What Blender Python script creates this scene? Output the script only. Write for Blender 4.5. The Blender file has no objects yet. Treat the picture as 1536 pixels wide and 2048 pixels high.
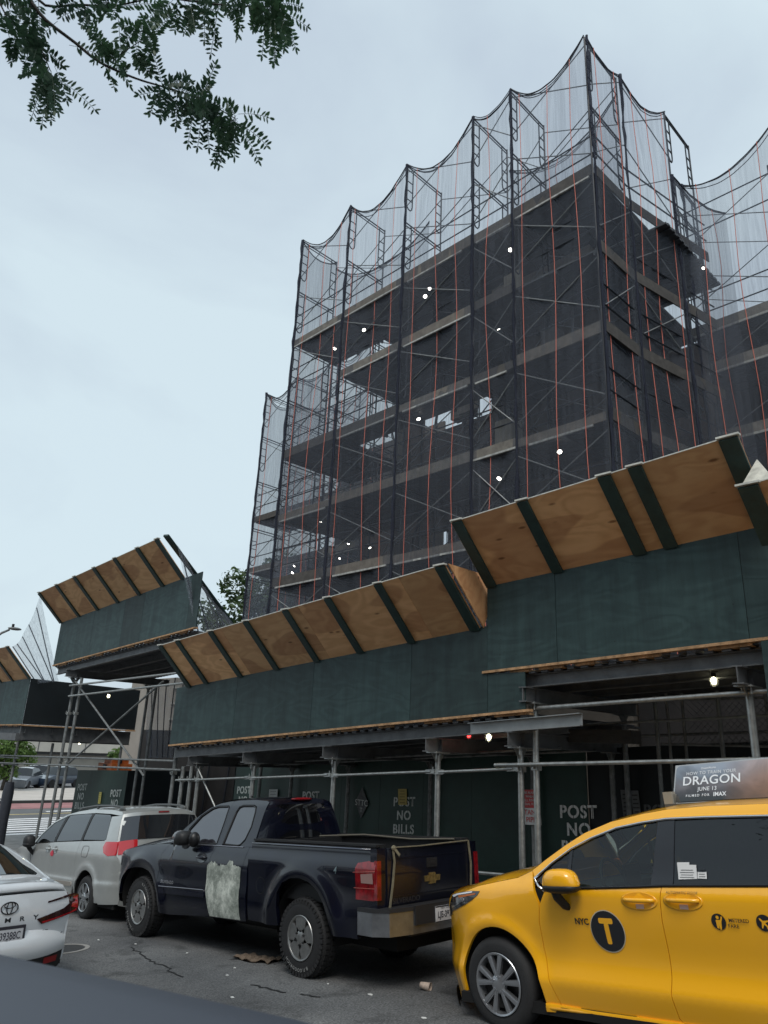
import bpy, bmesh, math, random
from mathutils import Vector, Matrix
from mathutils.geometry import delaunay_2d_cdt
random.seed(7)
SC = bpy.context.scene
C = SC.collection
# street coordinates: u runs down the street, v towards the building, z up (eye of the camera at 0,0,0)
def V(u, v, z): return Vector((v, u, z))
def lerp(a, b, t): return a + (b - a) * t
def ground(u):
    if u < 4.3: return -2.214 - 0.12 * (u - 4.3) if u > -40 else -2.214 + 0.12 * 44.3
    g = -1.87 - 0.08 * u
    if u < 25: return g
    if u > 34: return -4.2
    t = (u - 25) / 9.0
    s = t * t * (3 - 2 * t)
    return g * (1 - s) + (-4.2) * s
# ---------------------------------------------------------------- tagging
def tag(o, label, cat, group=None):
    o['label'] = label; o['category'] = cat
    if group: o['group'] = group
    return o
def thing(name, label, cat, loc=(0, 0, 0), rot=None, group=None):
    o = bpy.data.objects.new(name, None); C.objects.link(o)
    o.empty_display_size = 0.2
    o.location = loc
    if rot: o.rotation_euler = rot
    return tag(o, label, cat, group)
def world_matrix(o):
    m = Matrix.Translation(o.location) @ o.rotation_euler.to_matrix().to_4x4()
    return m
def link(name, me, mat, parent=None, world=True, label=None, kind=None):
    o = bpy.data.objects.new(name, me); C.objects.link(o)
    if mat is not None and not me.materials: me.materials.append(mat)
    if parent is not None:
        o.parent = parent
        if world:
            m = world_matrix(parent)
            if parent.parent is not None: m = parent.get('_w', m) if False else m
            o.matrix_parent_inverse = m.inverted()
    if label: o['label'] = label
    if kind: o['kind'] = kind
    return o
def dup(root, loc=None, rot=None, label=None, group=None):
    r = root.copy(); C.objects.link(r)
    if loc is not None: r.location = loc
    if rot is not None: r.rotation_euler = rot
    if label: r['label'] = label
    if group: r['group'] = group
    for ch in list(root.children):
        c = ch.copy(); C.objects.link(c); c.parent = r
        for g in list(ch.children):
            d = g.copy(); C.objects.link(d); d.parent = c
    return r
class MB:
    def __init__(s): s.v = []; s.f = []
    def add(s, vs, fs):
        b = len(s.v); s.v += [Vector(p) for p in vs]; s.f += [tuple(i + b for i in f) for f in fs]
        return s
    def hexa(s, p):                       # 8 corners: bottom ring 0-3, top ring 4-7
        return s.add(p, [(0, 3, 2, 1), (4, 5, 6, 7), (0, 1, 5, 4), (1, 2, 6, 5), (2, 3, 7, 6), (3, 0, 4, 7)])
    def box(s, x0, x1, y0, y1, z0, z1):
        return s.hexa([(x0, y0, z0), (x1, y0, z0), (x1, y1, z0), (x0, y1, z0), (x0, y0, z1), (x1, y0, z1), (x1, y1, z1), (x0, y1, z1)])
    def slab(s, q, t):                    # quad corners + thickness vector
        t = Vector(t); q = [Vector(a) for a in q]
        return s.hexa(q + [a + t for a in q])
    def beam(s, p, q, w, h, up=(0, 0, 1)):
        p = Vector(p); q = Vector(q); d = (q - p).normalized()
        x = d.cross(Vector(up)).normalized(); y = x.cross(d)
        c = [(-w/2, -h/2), (w/2, -h/2), (w/2, h/2), (-w/2, h/2)]
        return s.hexa([p + x*a + y*b for a, b in c] + [q + x*a + y*b for a, b in c])
    def tube(s, p, q, r, n=6, r2=None):
        p = Vector(p); q = Vector(q); d = (q - p).normalized()
        a = Vector((0, 0, 1)) if abs(d.z) < .9 else Vector((1, 0, 0))
        x = d.cross(a).normalized(); y = d.cross(x); r2 = r if r2 is None else r2
        vs = [p + (x*math.cos(i*2*math.pi/n) + y*math.sin(i*2*math.pi/n))*r for i in range(n)]
        vs += [q + (x*math.cos(i*2*math.pi/n) + y*math.sin(i*2*math.pi/n))*r2 for i in range(n)]
        return s.add(vs, [(i, (i+1) % n, n+(i+1) % n, n+i) for i in range(n)] + [tuple(range(n))[::-1], tuple(range(n, 2*n))])
    def path(s, pts, r, n=6, closed=False, rs=None):
        pts = [Vector(p) for p in pts]; m = len(pts); vs = []; fs = []
        px = None
        for i, p in enumerate(pts):
            if closed: d = (pts[(i+1) % m] - pts[i-1]).normalized()
            else: d = (pts[min(i+1, m-1)] - pts[max(i-1, 0)]).normalized()
            if px is None:
                a = Vector((0, 0, 1)) if abs(d.z) < .9 else Vector((1, 0, 0))
                px = d.cross(a).normalized()
            else:
                px = (px - d*px.dot(d)).normalized()
            y = d.cross(px); rr = rs[i] if rs else r
            vs += [p + (px*math.cos(k*2*math.pi/n) + y*math.sin(k*2*math.pi/n))*rr for k in range(n)]
        rng = range(m if closed else m-1)
        for i in rng:
            j = (i+1) % m
            fs += [(i*n+k, i*n+(k+1) % n, j*n+(k+1) % n, j*n+k) for k in range(n)]
        if not closed: fs += [tuple(range(n))[::-1], tuple(range((m-1)*n, m*n))]
        return s.add(vs, fs)
    def lathe(s, prof, axis_p, ax, n=32, closed=False):   # prof [(r, h)] about axis ax from axis_p
        ax = Vector(ax).normalized(); a = Vector((0, 0, 1)) if abs(ax.z) < .9 else Vector((0, 1, 0))
        x = ax.cross(a).normalized(); y = ax.cross(x); o = Vector(axis_p); m = len(prof); vs = []; fs = []
        for k in range(n):
            c, d = math.cos(k*2*math.pi/n), math.sin(k*2*math.pi/n)
            vs += [o + ax*h + (x*c + y*d)*r for r, h in prof]
        for k in range(n):
            l = (k+1) % n
            for i in range(m if closed else m-1):
                j = (i+1) % m
                fs.append((k*m+i, k*m+j, l*m+j, l*m+i))
        return s.add(vs, fs)
    def sphere(s, c, r, n=10, sq=(1, 1, 1)):
        c = Vector(c); vs = []; fs = []; m = n//2
        for i in range(m+1):
            t = math.pi*i/m
            for k in range(n):
                a = 2*math.pi*k/n
                vs.append(c + Vector((r*sq[0]*math.sin(t)*math.cos(a), r*sq[1]*math.sin(t)*math.sin(a), r*sq[2]*math.cos(t))))
        for i in range(m):
            for k in range(n):
                fs.append((i*n+k, (i+1)*n+k, (i+1)*n+(k+1) % n, i*n+(k+1) % n))
        return s.add(vs, fs)
    def mesh(s, name, smooth=False):
        me = bpy.data.meshes.new(name); me.from_pydata([tuple(p) for p in s.v], [], s.f); me.validate(); me.update()
        bm = bmesh.new(); bm.from_mesh(me); bmesh.ops.remove_doubles(bm, verts=bm.verts, dist=1e-6) if smooth else None
        bmesh.ops.recalc_face_normals(bm, faces=bm.faces); bm.to_mesh(me); bm.free()
        if smooth: me.polygons.foreach_set('use_smooth', [True]*len(me.polygons))
        return me
    def build(s, name, mat, parent=None, smooth=False, world=True, label=None, kind=None, auto=None):
        me = s.mesh(name, smooth or auto is not None)
        if auto is not None:
            me.set_sharp_from_angle(angle=math.radians(auto))
        return link(name, me, mat, parent, world, label, kind)
# ---------------------------------------------------------------- materials
MATS = {}
def nodes(name):
    m = bpy.data.materials.new(name); m.use_nodes = True
    nt = m.node_tree; b = nt.nodes['Principled BSDF']
    return m, nt, b
def P(name, col, rough=.6, metal=0, spec=.5, bump=0, bscale=60, var=0, vscale=3, coat=0, emit=None, es=0, stretch=None, coords='Object', col2=None):
    if name in MATS: return MATS[name]
    m, nt, b = nodes(name); N = nt.nodes; L = nt.links
    b.inputs['Base Color'].default_value = (*col, 1); b.inputs['Roughness'].default_value = rough
    b.inputs['Metallic'].default_value = metal; b.inputs['Specular IOR Level'].default_value = spec
    if coat:
        b.inputs['Coat Weight'].default_value = coat; b.inputs['Coat Roughness'].default_value = .03
    if emit:
        b.inputs['Emission Color'].default_value = (*emit, 1); b.inputs['Emission Strength'].default_value = es
    if var or bump or col2:
        tc = N.new('ShaderNodeTexCoord'); mp = N.new('ShaderNodeMapping'); L.new(tc.outputs[coords], mp.inputs[0])
        if stretch: mp.inputs['Scale'].default_value = stretch
        if var or col2:
            n = N.new('ShaderNodeTexNoise'); n.inputs['Scale'].default_value = vscale; n.inputs['Detail'].default_value = 8
            n.inputs['Roughness'].default_value = .65
            L.new(mp.outputs[0], n.inputs['Vector'])
            r = N.new('ShaderNodeValToRGB'); r.color_ramp.elements[0].position = .3; r.color_ramp.elements[1].position = .72
            c0 = tuple(max(0, c*(1-var)) for c in col); c1 = col2 if col2 else tuple(min(1, c*(1+var)) for c in col)
            r.color_ramp.elements[0].color = (*c0, 1); r.color_ramp.elements[1].color = (*c1, 1)
            L.new(n.outputs[0], r.inputs[0]); L.new(r.outputs[0], b.inputs['Base Color'])
        if bump:
            n2 = N.new('ShaderNodeTexNoise'); n2.inputs['Scale'].default_value = bscale; n2.inputs['Detail'].default_value = 6
            L.new(mp.outputs[0], n2.inputs['Vector'])
            bp = N.new('ShaderNodeBump'); bp.inputs['Strength'].default_value = bump; bp.inputs['Distance'].default_value = .02
            L.new(n2.outputs[0], bp.inputs['Height']); L.new(bp.outputs[0], b.inputs['Normal'])
    MATS[name] = m
    return m
def glass(name, tint, mixf, rough=.02, ior=1.5, base=(.01, .012, .014)):
    if name in MATS: return MATS[name]
    m = bpy.data.materials.new(name); m.use_nodes = True; nt = m.node_tree; N = nt.nodes; L = nt.links
    N.remove(N['Principled BSDF']); out = N['Material Output']
    tr = N.new('ShaderNodeBsdfTransparent'); tr.inputs[0].default_value = (*tint, 1)
    df = N.new('ShaderNodeBsdfDiffuse'); df.inputs[0].default_value = (*base, 1)
    m1 = N.new('ShaderNodeMixShader'); m1.inputs[0].default_value = mixf
    L.new(df.outputs[0], m1.inputs[1]); L.new(tr.outputs[0], m1.inputs[2])
    gl = N.new('ShaderNodeBsdfGlossy'); gl.inputs['Roughness'].default_value = rough; gl.inputs[0].default_value = (.95, .97, 1, 1)
    fr = N.new('ShaderNodeFresnel'); fr.inputs[0].default_value = ior
    m2 = N.new('ShaderNodeMixShader'); L.new(fr.outputs[0], m2.inputs[0]); L.new(m1.outputs[0], m2.inputs[1]); L.new(gl.outputs[0], m2.inputs[2])
    L.new(m2.outputs[0], out.inputs[0]); MATS[name] = m
    return m
def netmat(name, opac, col, streak=.5, trans=.35, scale=(26, 26, .5)):
    if name in MATS: return MATS[name]
    m = bpy.data.materials.new(name); m.use_nodes = True; nt = m.node_tree; N = nt.nodes; L = nt.links
    N.remove(N['Principled BSDF']); out = N['Material Output']
    tc = N.new('ShaderNodeTexCoord'); mp = N.new('ShaderNodeMapping'); mp.inputs['Scale'].default_value = scale; L.new(tc.outputs['Object'], mp.inputs[0])
    n = N.new('ShaderNodeTexNoise'); n.inputs['Scale'].default_value = 1; n.inputs['Detail'].default_value = 5; n.inputs['Distortion'].default_value = .6
    L.new(mp.outputs[0], n.inputs['Vector'])
    mr = N.new('ShaderNodeMapRange'); mr.inputs['From Min'].default_value = .3; mr.inputs['From Max'].default_value = .7
    mr.inputs['To Min'].default_value = opac*(1-streak); mr.inputs['To Max'].default_value = min(.97, opac*(1+streak))
    L.new(n.outputs[0], mr.inputs['Value'])
    tr = N.new('ShaderNodeBsdfTransparent')
    df = N.new('ShaderNodeBsdfDiffuse'); df.inputs[0].default_value = (*col, 1)
    tl = N.new('ShaderNodeBsdfTranslucent'); tl.inputs[0].default_value = (*[min(1, c*1.3) for c in col], 1)
    md = N.new('ShaderNodeMixShader'); md.inputs[0].default_value = trans; L.new(df.outputs[0], md.inputs[1]); L.new(tl.outputs[0], md.inputs[2])
    mx = N.new('ShaderNodeMixShader'); L.new(mr.outputs[0], mx.inputs[0]); L.new(tr.outputs[0], mx.inputs[1]); L.new(md.outputs[0], mx.inputs[2])
    L.new(mx.outputs[0], out.inputs[0]); MATS[name] = m
    return m
def plywood(name, c0, c1, knots=True, freq=9, dirt=.0, rough=.6, bump=.15, weather=False):
    if name in MATS: return MATS[name]
    m, nt, b = nodes(name); N = nt.nodes; L = nt.links
    tc = N.new('ShaderNodeTexCoord'); mp = N.new('ShaderNodeMapping'); L.new(tc.outputs['Object'], mp.inputs[0])
    mp.inputs['Scale'].default_value = (1.5, .5, 1.5)
    oi = N.new('ShaderNodeObjectInfo'); va = N.new('ShaderNodeVectorMath'); va.operation = 'ADD'
    ml = N.new('ShaderNodeMath'); ml.operation = 'MULTIPLY'; ml.inputs[1].default_value = 37; L.new(oi.outputs['Random'], ml.inputs[0])
    L.new(mp.outputs[0], va.inputs[0]); L.new(ml.outputs[0], va.inputs[1])
    n = N.new('ShaderNodeTexNoise'); n.inputs['Scale'].default_value = 1.6; n.inputs['Detail'].default_value = 2.5; n.inputs['Distortion'].default_value = .5
    L.new(va.outputs[0], n.inputs['Vector'])
    mm = N.new('ShaderNodeMath'); mm.operation = 'MULTIPLY'; mm.inputs[1].default_value = freq*14; L.new(n.outputs[0], mm.inputs[0])
    sn = N.new('ShaderNodeMath'); sn.operation = 'SINE'; L.new(mm.outputs[0], sn.inputs[0])
    n3 = N.new('ShaderNodeTexNoise'); n3.inputs['Scale'].default_value = 5; n3.inputs['Detail'].default_value = 10; n3.inputs['Roughness'].default_value = .7
    L.new(va.outputs[0], n3.inputs['Vector'])
    mr = N.new('ShaderNodeMapRange'); mr.inputs['From Min'].default_value = -1.6; mr.inputs['From Max'].default_value = 1.6
    L.new(sn.outputs[0], mr.inputs['Value'])
    ad = N.new('ShaderNodeMath'); ad.operation = 'MULTIPLY_ADD'; ad.inputs[1].default_value = .45; L.new(mr.outputs[0], ad.inputs[0])
    m4 = N.new('ShaderNodeMath'); m4.operation = 'MULTIPLY'; m4.inputs[1].default_value = .62; L.new(n3.outputs[0], m4.inputs[0]); L.new(m4.outputs[0], ad.inputs[2])
    rp = N.new('ShaderNodeValToRGB'); rp.color_ramp.elements[0].position = .3; rp.color_ramp.elements[1].position = .72
    rp.color_ramp.elements[0].color = (*c0, 1); rp.color_ramp.elements[1].color = (*c1, 1); L.new(ad.outputs[0], rp.inputs[0])
    last = rp.outputs[0]
    hsv = N.new('ShaderNodeHueSaturation'); mv = N.new('ShaderNodeMapRange'); mv.inputs['To Min'].default_value = .72; mv.inputs['To Max'].default_value = 1.25
    L.new(oi.outputs['Random'], mv.inputs['Value']); L.new(mv.outputs[0], hsv.inputs['Value']); L.new(last, hsv.inputs['Color']); last = hsv.outputs[0]
    if knots:
        vo = N.new('ShaderNodeTexVoronoi'); vo.inputs['Scale'].default_value = 3.1; L.new(va.outputs[0], vo.inputs['Vector'])
        kr = N.new('ShaderNodeValToRGB'); kr.color_ramp.elements[0].position = .05; kr.color_ramp.elements[1].position = .12
        kr.color_ramp.elements[0].color = (.3, .22, .16, 1); kr.color_ramp.elements[1].color = (1, 1, 1, 1); L.new(vo.outputs['Distance'], kr.inputs[0])
        mk = N.new('ShaderNodeMix'); mk.data_type = 'RGBA'; mk.blend_type = 'MULTIPLY'; mk.inputs[0].default_value = .9
        L.new(last, mk.inputs[6]); L.new(kr.outputs[0], mk.inputs[7]); last = mk.outputs[2]
        # patched boats / veneer bands along the sheet
        vb = N.new('ShaderNodeTexNoise'); vb.inputs['Scale'].default_value = 1.1; vb.inputs['Detail'].default_value = 1; L.new(va.outputs[0], vb.inputs['Vector'])
        br = N.new('ShaderNodeValToRGB'); br.color_ramp.interpolation = 'EASE'; br.color_ramp.elements[0].position = .46; br.color_ramp.elements[1].position = .49
        br.color_ramp.elements[0].color = (.7, .62, .6, 1); br.color_ramp.elements[1].color = (1, 1, 1, 1); L.new(vb.outputs[0], br.inputs[0])
        mb = N.new('ShaderNodeMix'); mb.data_type = 'RGBA'; mb.blend_type = 'MULTIPLY'; mb.inputs[0].default_value = .8
        L.new(last, mb.inputs[6]); L.new(br.outputs[0], mb.inputs[7]); last = mb.outputs[2]
    if weather:
        mp2 = N.new('ShaderNodeMapping'); mp2.inputs['Scale'].default_value = (3, 3, .35); L.new(tc.outputs['Object'], mp2.inputs[0])
        nw = N.new('ShaderNodeTexNoise'); nw.inputs['Scale'].default_value = 1.6; nw.inputs['Detail'].default_value = 9; nw.inputs['Roughness'].default_value = .7; L.new(mp2.outputs[0], nw.inputs['Vector'])
        rw = N.new('ShaderNodeValToRGB'); rw.color_ramp.elements[0].position = .34; rw.color_ramp.elements[1].position = .72
        rw.color_ramp.elements[0].color = (.62, .66, .68, 1); rw.color_ramp.elements[1].color = (1.35, 1.32, 1.3, 1); L.new(nw.outputs[0], rw.inputs[0])
        vs_ = N.new('ShaderNodeTexVoronoi'); vs_.inputs['Scale'].default_value = 7; L.new(tc.outputs['Object'], vs_.inputs['Vector'])
        rs_ = N.new('ShaderNodeValToRGB'); rs_.color_ramp.elements[0].position = .03; rs_.color_ramp.elements[1].position = .09
        rs_.color_ramp.elements[0].color = (.45, .45, .45, 1); rs_.color_ramp.elements[1].color = (1, 1, 1, 1); L.new(vs_.outputs['Distance'], rs_.inputs[0])
        for src in (rw, rs_):
            mw = N.new('ShaderNodeMix'); mw.data_type = 'RGBA'; mw.blend_type = 'MULTIPLY'; mw.inputs[0].default_value = 1; L.new(last, mw.inputs[6]); L.new(src.outputs[0], mw.inputs[7]); last = mw.outputs[2]
    L.new(last, b.inputs['Base Color']); b.inputs['Roughness'].default_value = rough
    bp = N.new('ShaderNodeBump'); bp.inputs['Strength'].default_value = bump; bp.inputs['Distance'].default_value = .012
    L.new(ad.outputs[0], bp.inputs['Height']); L.new(bp.outputs[0], b.inputs['Normal'])
    MATS[name] = m
    return m
M_green = plywood('painted_plywood_green', (.014, .034, .035), (.026, .054, .054), knots=False, freq=3, rough=.6, bump=.18, weather=True)
M_batten = P('batten_paint', (.018, .045, .042), .5, var=.3, vscale=6, bump=.2)
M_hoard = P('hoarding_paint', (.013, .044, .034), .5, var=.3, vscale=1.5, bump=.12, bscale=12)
M_hoardd = P('hoarding_paint_shaded', (.006, .011, .014), .6, var=.3, vscale=2)  # hoarding green with the shade of dim faces put into its colour
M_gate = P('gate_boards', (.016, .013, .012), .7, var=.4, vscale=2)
M_ply = plywood('bare_plywood', (.62, .335, .155), (.77, .46, .23), freq=3)
M_lumber = P('sawn_lumber', (.42, .25, .13), .8, var=.5, vscale=9, bump=.3)
M_edge = P('pale_board_edge', (.55, .55, .50), .7, var=.3, vscale=14)
M_steel = P('galvanised_pipe', (.36, .37, .36), .42, metal=.7, var=.3, vscale=14, bump=.1)
M_steel2 = P('weathered_pipe', (.20, .21, .21), .6, metal=.4, var=.4, vscale=9, bump=.2)
M_beam = P('steel_beam', (.125, .13, .135), .55, metal=.3, var=.3, vscale=5, bump=.1)
M_deckm = P('steel_deck', (.10, .105, .115), .55, metal=.3, var=.25, vscale=4)
M_frame = P('dark_scaffold_steel', (.018, .022, .03), .5, metal=.2, var=.3, vscale=9)
M_brace = P('galvanised_brace', (.21, .22, .22), .5, metal=.2, var=.3, vscale=9)
M_framei = P('grey_scaffold_steel', (.12, .125, .13), .5, metal=.3, var=.3, vscale=9)
M_plank = P('scaffold_plank', (.055, .050, .045), .8, var=.5, vscale=5, stretch=(1, .3, 1), bump=.3)
M_toe = P('toe_board', (.135, .118, .10), .8, var=.35, vscale=5)
M_strip = P('ledger_strip', (.34, .34, .32), .6, var=.5, vscale=9)
M_under = P('deck_underside', (.055, .06, .068), .6, metal=.2, var=.3, vscale=4)
M_net = netmat('debris_netting', .38, (.205, .225, .265), .28, .5, (14, 14, .35))
M_netd = netmat('debris_netting_folded', .8, (.05, .055, .075), .2, .25)
M_netl = netmat('debris_netting_light', .34, (.35, .38, .42), .55, .5, (30, 30, 1.2))
M_cord = P('orange_cord', (.58, .16, .11), .7)
M_rubber = P('tyre_rubber', (.017, .017, .018), .75, bump=.25, bscale=90, var=.2)
M_black = P('black_plastic', (.012, .012, .013), .55)
M_blackg = P('black_gloss', (.008, .008, .009), .12)
M_dark = P('dark_cavity', (.004, .004, .004), .9)
M_white = P('stencil_white', (.85, .88, .86), .8, var=.25, vscale=30)
M_whited = P('stencil_faded', (.60, .63, .61), .8, var=.3, vscale=30)
M_chrome = P('chrome', (.75, .76, .77), .12, metal=1)
M_alloy = P('alloy', (.42, .42, .41), .35, metal=.9, var=.15, vscale=20)
M_alloyd = P('alloy_dark', (.42, .43, .45), .3, metal=.85)
M_alloye = P('alloy_edge', (.45, .46, .47), .25, metal=.95)
# ================================================================ setting
def grid_ground(name, us, vs, zf, mat, off=0):
    mb = MB(); n = len(vs)
    vv = [V(u, v, zf(u, v) + off) for u in us for v in vs]
    ff = [(i*n+j, i*n+j+1, (i+1)*n+j+1, (i+1)*n+j) for i in range(len(us)-1) for j in range(n-1)]
    me = bpy.data.meshes.new(name); me.from_pydata([tuple(p) for p in vv], [], ff); me.update()
    if me.polygons[0].normal.z < 0: me.flip_normals()
    me.polygons.foreach_set('use_smooth', [True]*len(me.polygons))
    return link(name, me, mat)
def asphalt():
    m, nt, b = nodes('asphalt'); N = nt.nodes; L = nt.links
    tc = N.new('ShaderNodeTexCoord')
    n1 = N.new('ShaderNodeTexNoise'); n1.inputs['Scale'].default_value = .55; n1.inputs['Detail'].default_value = 6; L.new(tc.outputs['Object'], n1.inputs['Vector'])
    n2 = N.new('ShaderNodeTexNoise'); n2.inputs['Scale'].default_value = 55; n2.inputs['Detail'].default_value = 3; L.new(tc.outputs['Object'], n2.inputs['Vector'])
    n4 = N.new('ShaderNodeTexVoronoi'); n4.inputs['Scale'].default_value = 70; L.new(tc.outputs['Object'], n4.inputs['Vector'])
    r1 = N.new('ShaderNodeValToRGB'); r1.color_ramp.elements[0].position = .36; r1.color_ramp.elements[1].position = .66
    r1.color_ramp.elements[0].color = (.075, .076, .078, 1); r1.color_ramp.elements[1].color = (.145, .146, .145, 1); L.new(n1.outputs[0], r1.inputs[0])
    r2 = N.new('ShaderNodeValToRGB'); r2.color_ramp.elements[0].position = .3; r2.color_ramp.elements[1].position = .75
    r2.color_ramp.elements[0].color = (.42, .42, .42, 1); r2.color_ramp.elements[1].color = (1.75, 1.75, 1.75, 1); L.new(n2.outputs[0], r2.inputs[0])
    mx = N.new('ShaderNodeMix'); mx.data_type = 'RGBA'; mx.blend_type = 'MULTIPLY'; mx.inputs[0].default_value = 1
    L.new(r1.outputs[0], mx.inputs[6]); L.new(r2.outputs[0], mx.inputs[7])
    # fine pale stones
    r3 = N.new('ShaderNodeValToRGB'); r3.color_ramp.elements[0].position = .12; r3.color_ramp.elements[1].position = .2
    r3.color_ramp.elements[0].color = (.17, .17, .165, 1); r3.color_ramp.elements[1].color = (0, 0, 0, 1); L.new(n4.outputs['Distance'], r3.inputs[0])
    ad = N.new('ShaderNodeMix'); ad.data_type = 'RGBA'; ad.blend_type = 'ADD'; ad.inputs[0].default_value = .6
    L.new(mx.outputs[2], ad.inputs[6]); L.new(r3.outputs[0], ad.inputs[7])
    # dark stains
    n3 = N.new('ShaderNodeTexNoise'); n3.inputs['Scale'].default_value = 1.7; n3.inputs['Detail'].default_value = 9; n3.inputs['Distortion'].default_value = 1.2; L.new(tc.outputs['Object'], n3.inputs['Vector'])
    r4 = N.new('ShaderNodeValToRGB'); r4.color_ramp.elements[0].position = .3; r4.color_ramp.elements[1].position = .45
    r4.color_ramp.elements[0].color = (.5, .5, .5, 1); r4.color_ramp.elements[1].color = (1, 1, 1, 1); L.new(n3.outputs[0], r4.inputs[0])
    mz = N.new('ShaderNodeMix'); mz.data_type = 'RGBA'; mz.blend_type = 'MULTIPLY'; mz.inputs[0].default_value = 1
    L.new(ad.outputs[2], mz.inputs[6]); L.new(r4.outputs[0], mz.inputs[7]); L.new(mz.outputs[2], b.inputs['Base Color'])
    b.inputs['Roughness'].default_value = .8
    bp = N.new('ShaderNodeBump'); bp.inputs['Strength'].default_value = .6; bp.inputs['Distance'].default_value = .01
    L.new(n2.outputs[0], bp.inputs['Height']); L.new(bp.outputs[0], b.inputs['Normal'])
    return m
M_asph = asphalt()
M_conc = P('sidewalk_concrete', (.27, .26, .245), .85, var=.25, vscale=2.5, bump=.2)
M_soil = P('far_ground', (.12, .12, .11), .9, var=.3, vscale=.1)
M_tar = P('tar_crack', (.012, .012, .012), .6)
def frange(a, b, s):
    o = []; x = a
    while x < b - 1e-6: o.append(x); x += s
    return o + [b]
us = [-400, -150, -60, -40, -30] + frange(-20, 40, 1) + [60, 100, 200, 500, 900]
o = grid_ground('ground', us, [-500, -200, -60, -14, 30, 60, 200, 600], lambda u, v: ground(u) - .012, M_soil); o['kind'] = 'structure'
o = grid_ground('road', frange(-40, 36, 1), [-9, -4, 0, 4, 8.46], lambda u, v: ground(u), M_asph); o['kind'] = 'structure'
# kerb and sidewalk
o = grid_ground('sidewalk', frange(-30, 34, 1), [8.62, 10, 12.6], lambda u, v: ground(u) + .15, M_conc); o['kind'] = 'structure'
mb = MB()
for a in frange(-30, 33, 1.5):
    mb.slab([V(a, 8.46, ground(a)-.1), V(a, 8.62, ground(a)-.1), V(a+1.49, 8.62, ground(a+1.49)-.1), V(a+1.49, 8.46, ground(a+1.49)-.1)], (0, 0, .255))
o = mb.build('kerb', P('kerb_stone', (.24, .24, .235), .8, var=.3, vscale=5, bump=.2)); o['kind'] = 'structure'
# cross street at the bottom of the hill (flat)
ZF = -4.2
def flat(name, quads, mat, dz):
    mb = MB()
    for q in quads: mb.slab([V(a, b, ZF + dz - .002) for a, b in q], (0, 0, .002))
    o = mb.build(name, mat); o['kind'] = 'structure'; return o
flat('cross_street', [[(34, -20), (34, 60), (50.5, 60), (50.5, -20)]], P('asphalt_far', (.105, .107, .11), .8, var=.2, vscale=.8), .0)
flat('plaza', [[(51.0, -30), (51.0, 80), (62, 80), (62, -30)]], P('plaza_paving', (.50, .46, .42), .85, var=.15, vscale=.7), .13)
flat('far_parking', [[(62, -30), (62, 80), (84, 80), (84, -30)]], P('asphalt_far2', (.16, .16, .165), .8), .01)
mb = MB(); mb.box(-30, 80, 50.5, 51.0, ZF, ZF+.14)
o = mb.build('far_kerb', P('dark_kerb', (.04, .04, .04), .8)); o['kind'] = 'structure'
flat('red_bus_lane', [[(46.8, -20), (46.8, 60), (50.3, 60), (50.3, -20)], [(36.5, 17.5), (36.5, 60), (39.8, 60), (39.8, 15.6)]], P('red_lane_paint', (.33, .15, .15), .8, var=.3, vscale=.9), .010)
flat('yellow_line', [[(43.6, -20), (43.6, 60), (43.8, 60), (43.8, -20)]], P('yellow_paint', (.62, .50, .22), .8), .012)
flat('crosswalk', [[(31.2 + i*1.25 if False else 34.3 + i*.85, 9.0 + i*.25), (34.3 + i*.85, 14.3 + i*.35), (34.72 + i*.85, 14.6 + i*.35), (34.72 + i*.85, 9.2 + i*.25)] for i in range(9)], P('white_road_paint', (.72, .72, .72), .8, var=.15, vscale=2), .014)
flat('lane_arrow', [[(44.6, 17.5), (45.0, 17.5), (46.6, 24), (45.6, 24)]], MATS['white_road_paint'], .014)
# cracks in the asphalt near the pickup
def crack(pts, w):
    mb = MB()
    for (a, b), (c, d) in zip(pts, pts[1:]):
        mb.slab([V(a, b-w/2, ground(a)+.004), V(a, b+w/2, ground(a)+.004), V(c, d+w/2, ground(c)+.004), V(c, d-w/2, ground(c)+.004)], (0, 0, .001))
    return mb
random.seed(3)
def jag(p, q, n, j):
    return [(lerp(p[0], q[0], i/n) + random.uniform(-j, j)*(0 < i < n), lerp(p[1], q[1], i/n) + random.uniform(-j, j)*(0 < i < n)) for i in range(n+1)]
mb = crack(jag((10.15, 5.41), (9.2, 5.19), 8, .035) + jag((9.2, 5.19), (8.06, 4.98), 14, .04)[1:], .022)
mb2 = crack(jag((7.2, 5.28), (6.66, 5.33), 9, .02), .03); mb.add(mb2.v, mb2.f)
mb2 = crack(jag((6.5, 5.4), (6.26, 5.45), 5, .02), .03); mb.add(mb2.v, mb2.f)
o = mb.build('road_crack', M_tar); o['kind'] = 'structure'
# round manhole collar near the white sedan
mc = thing('manhole_cover', 'round pale rimmed manhole cover in the asphalt beside the white sedan', 'manhole', V(10.75, 4.72, ground(10.75)))
mb = MB(); mb.lathe([(.30, .001), (.30, .008), (.36, .008), (.36, .001)], (0, 0, 0), (0, 0, 1), 32); mb.build('rim', M_conc, mc, world=False)
mb = MB(); mb.lathe([(.0, .001), (.0, .006), (.295, .006), (.295, .001)], (0, 0, 0), (0, 0, 1), 32); mb.build('lid', P('cast_iron', (.05, .05, .05), .6, metal=.5, bump=.4, bscale=30), mc, world=False)
mc.rotation_euler = (-math.atan(.08), 0, 0)
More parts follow.
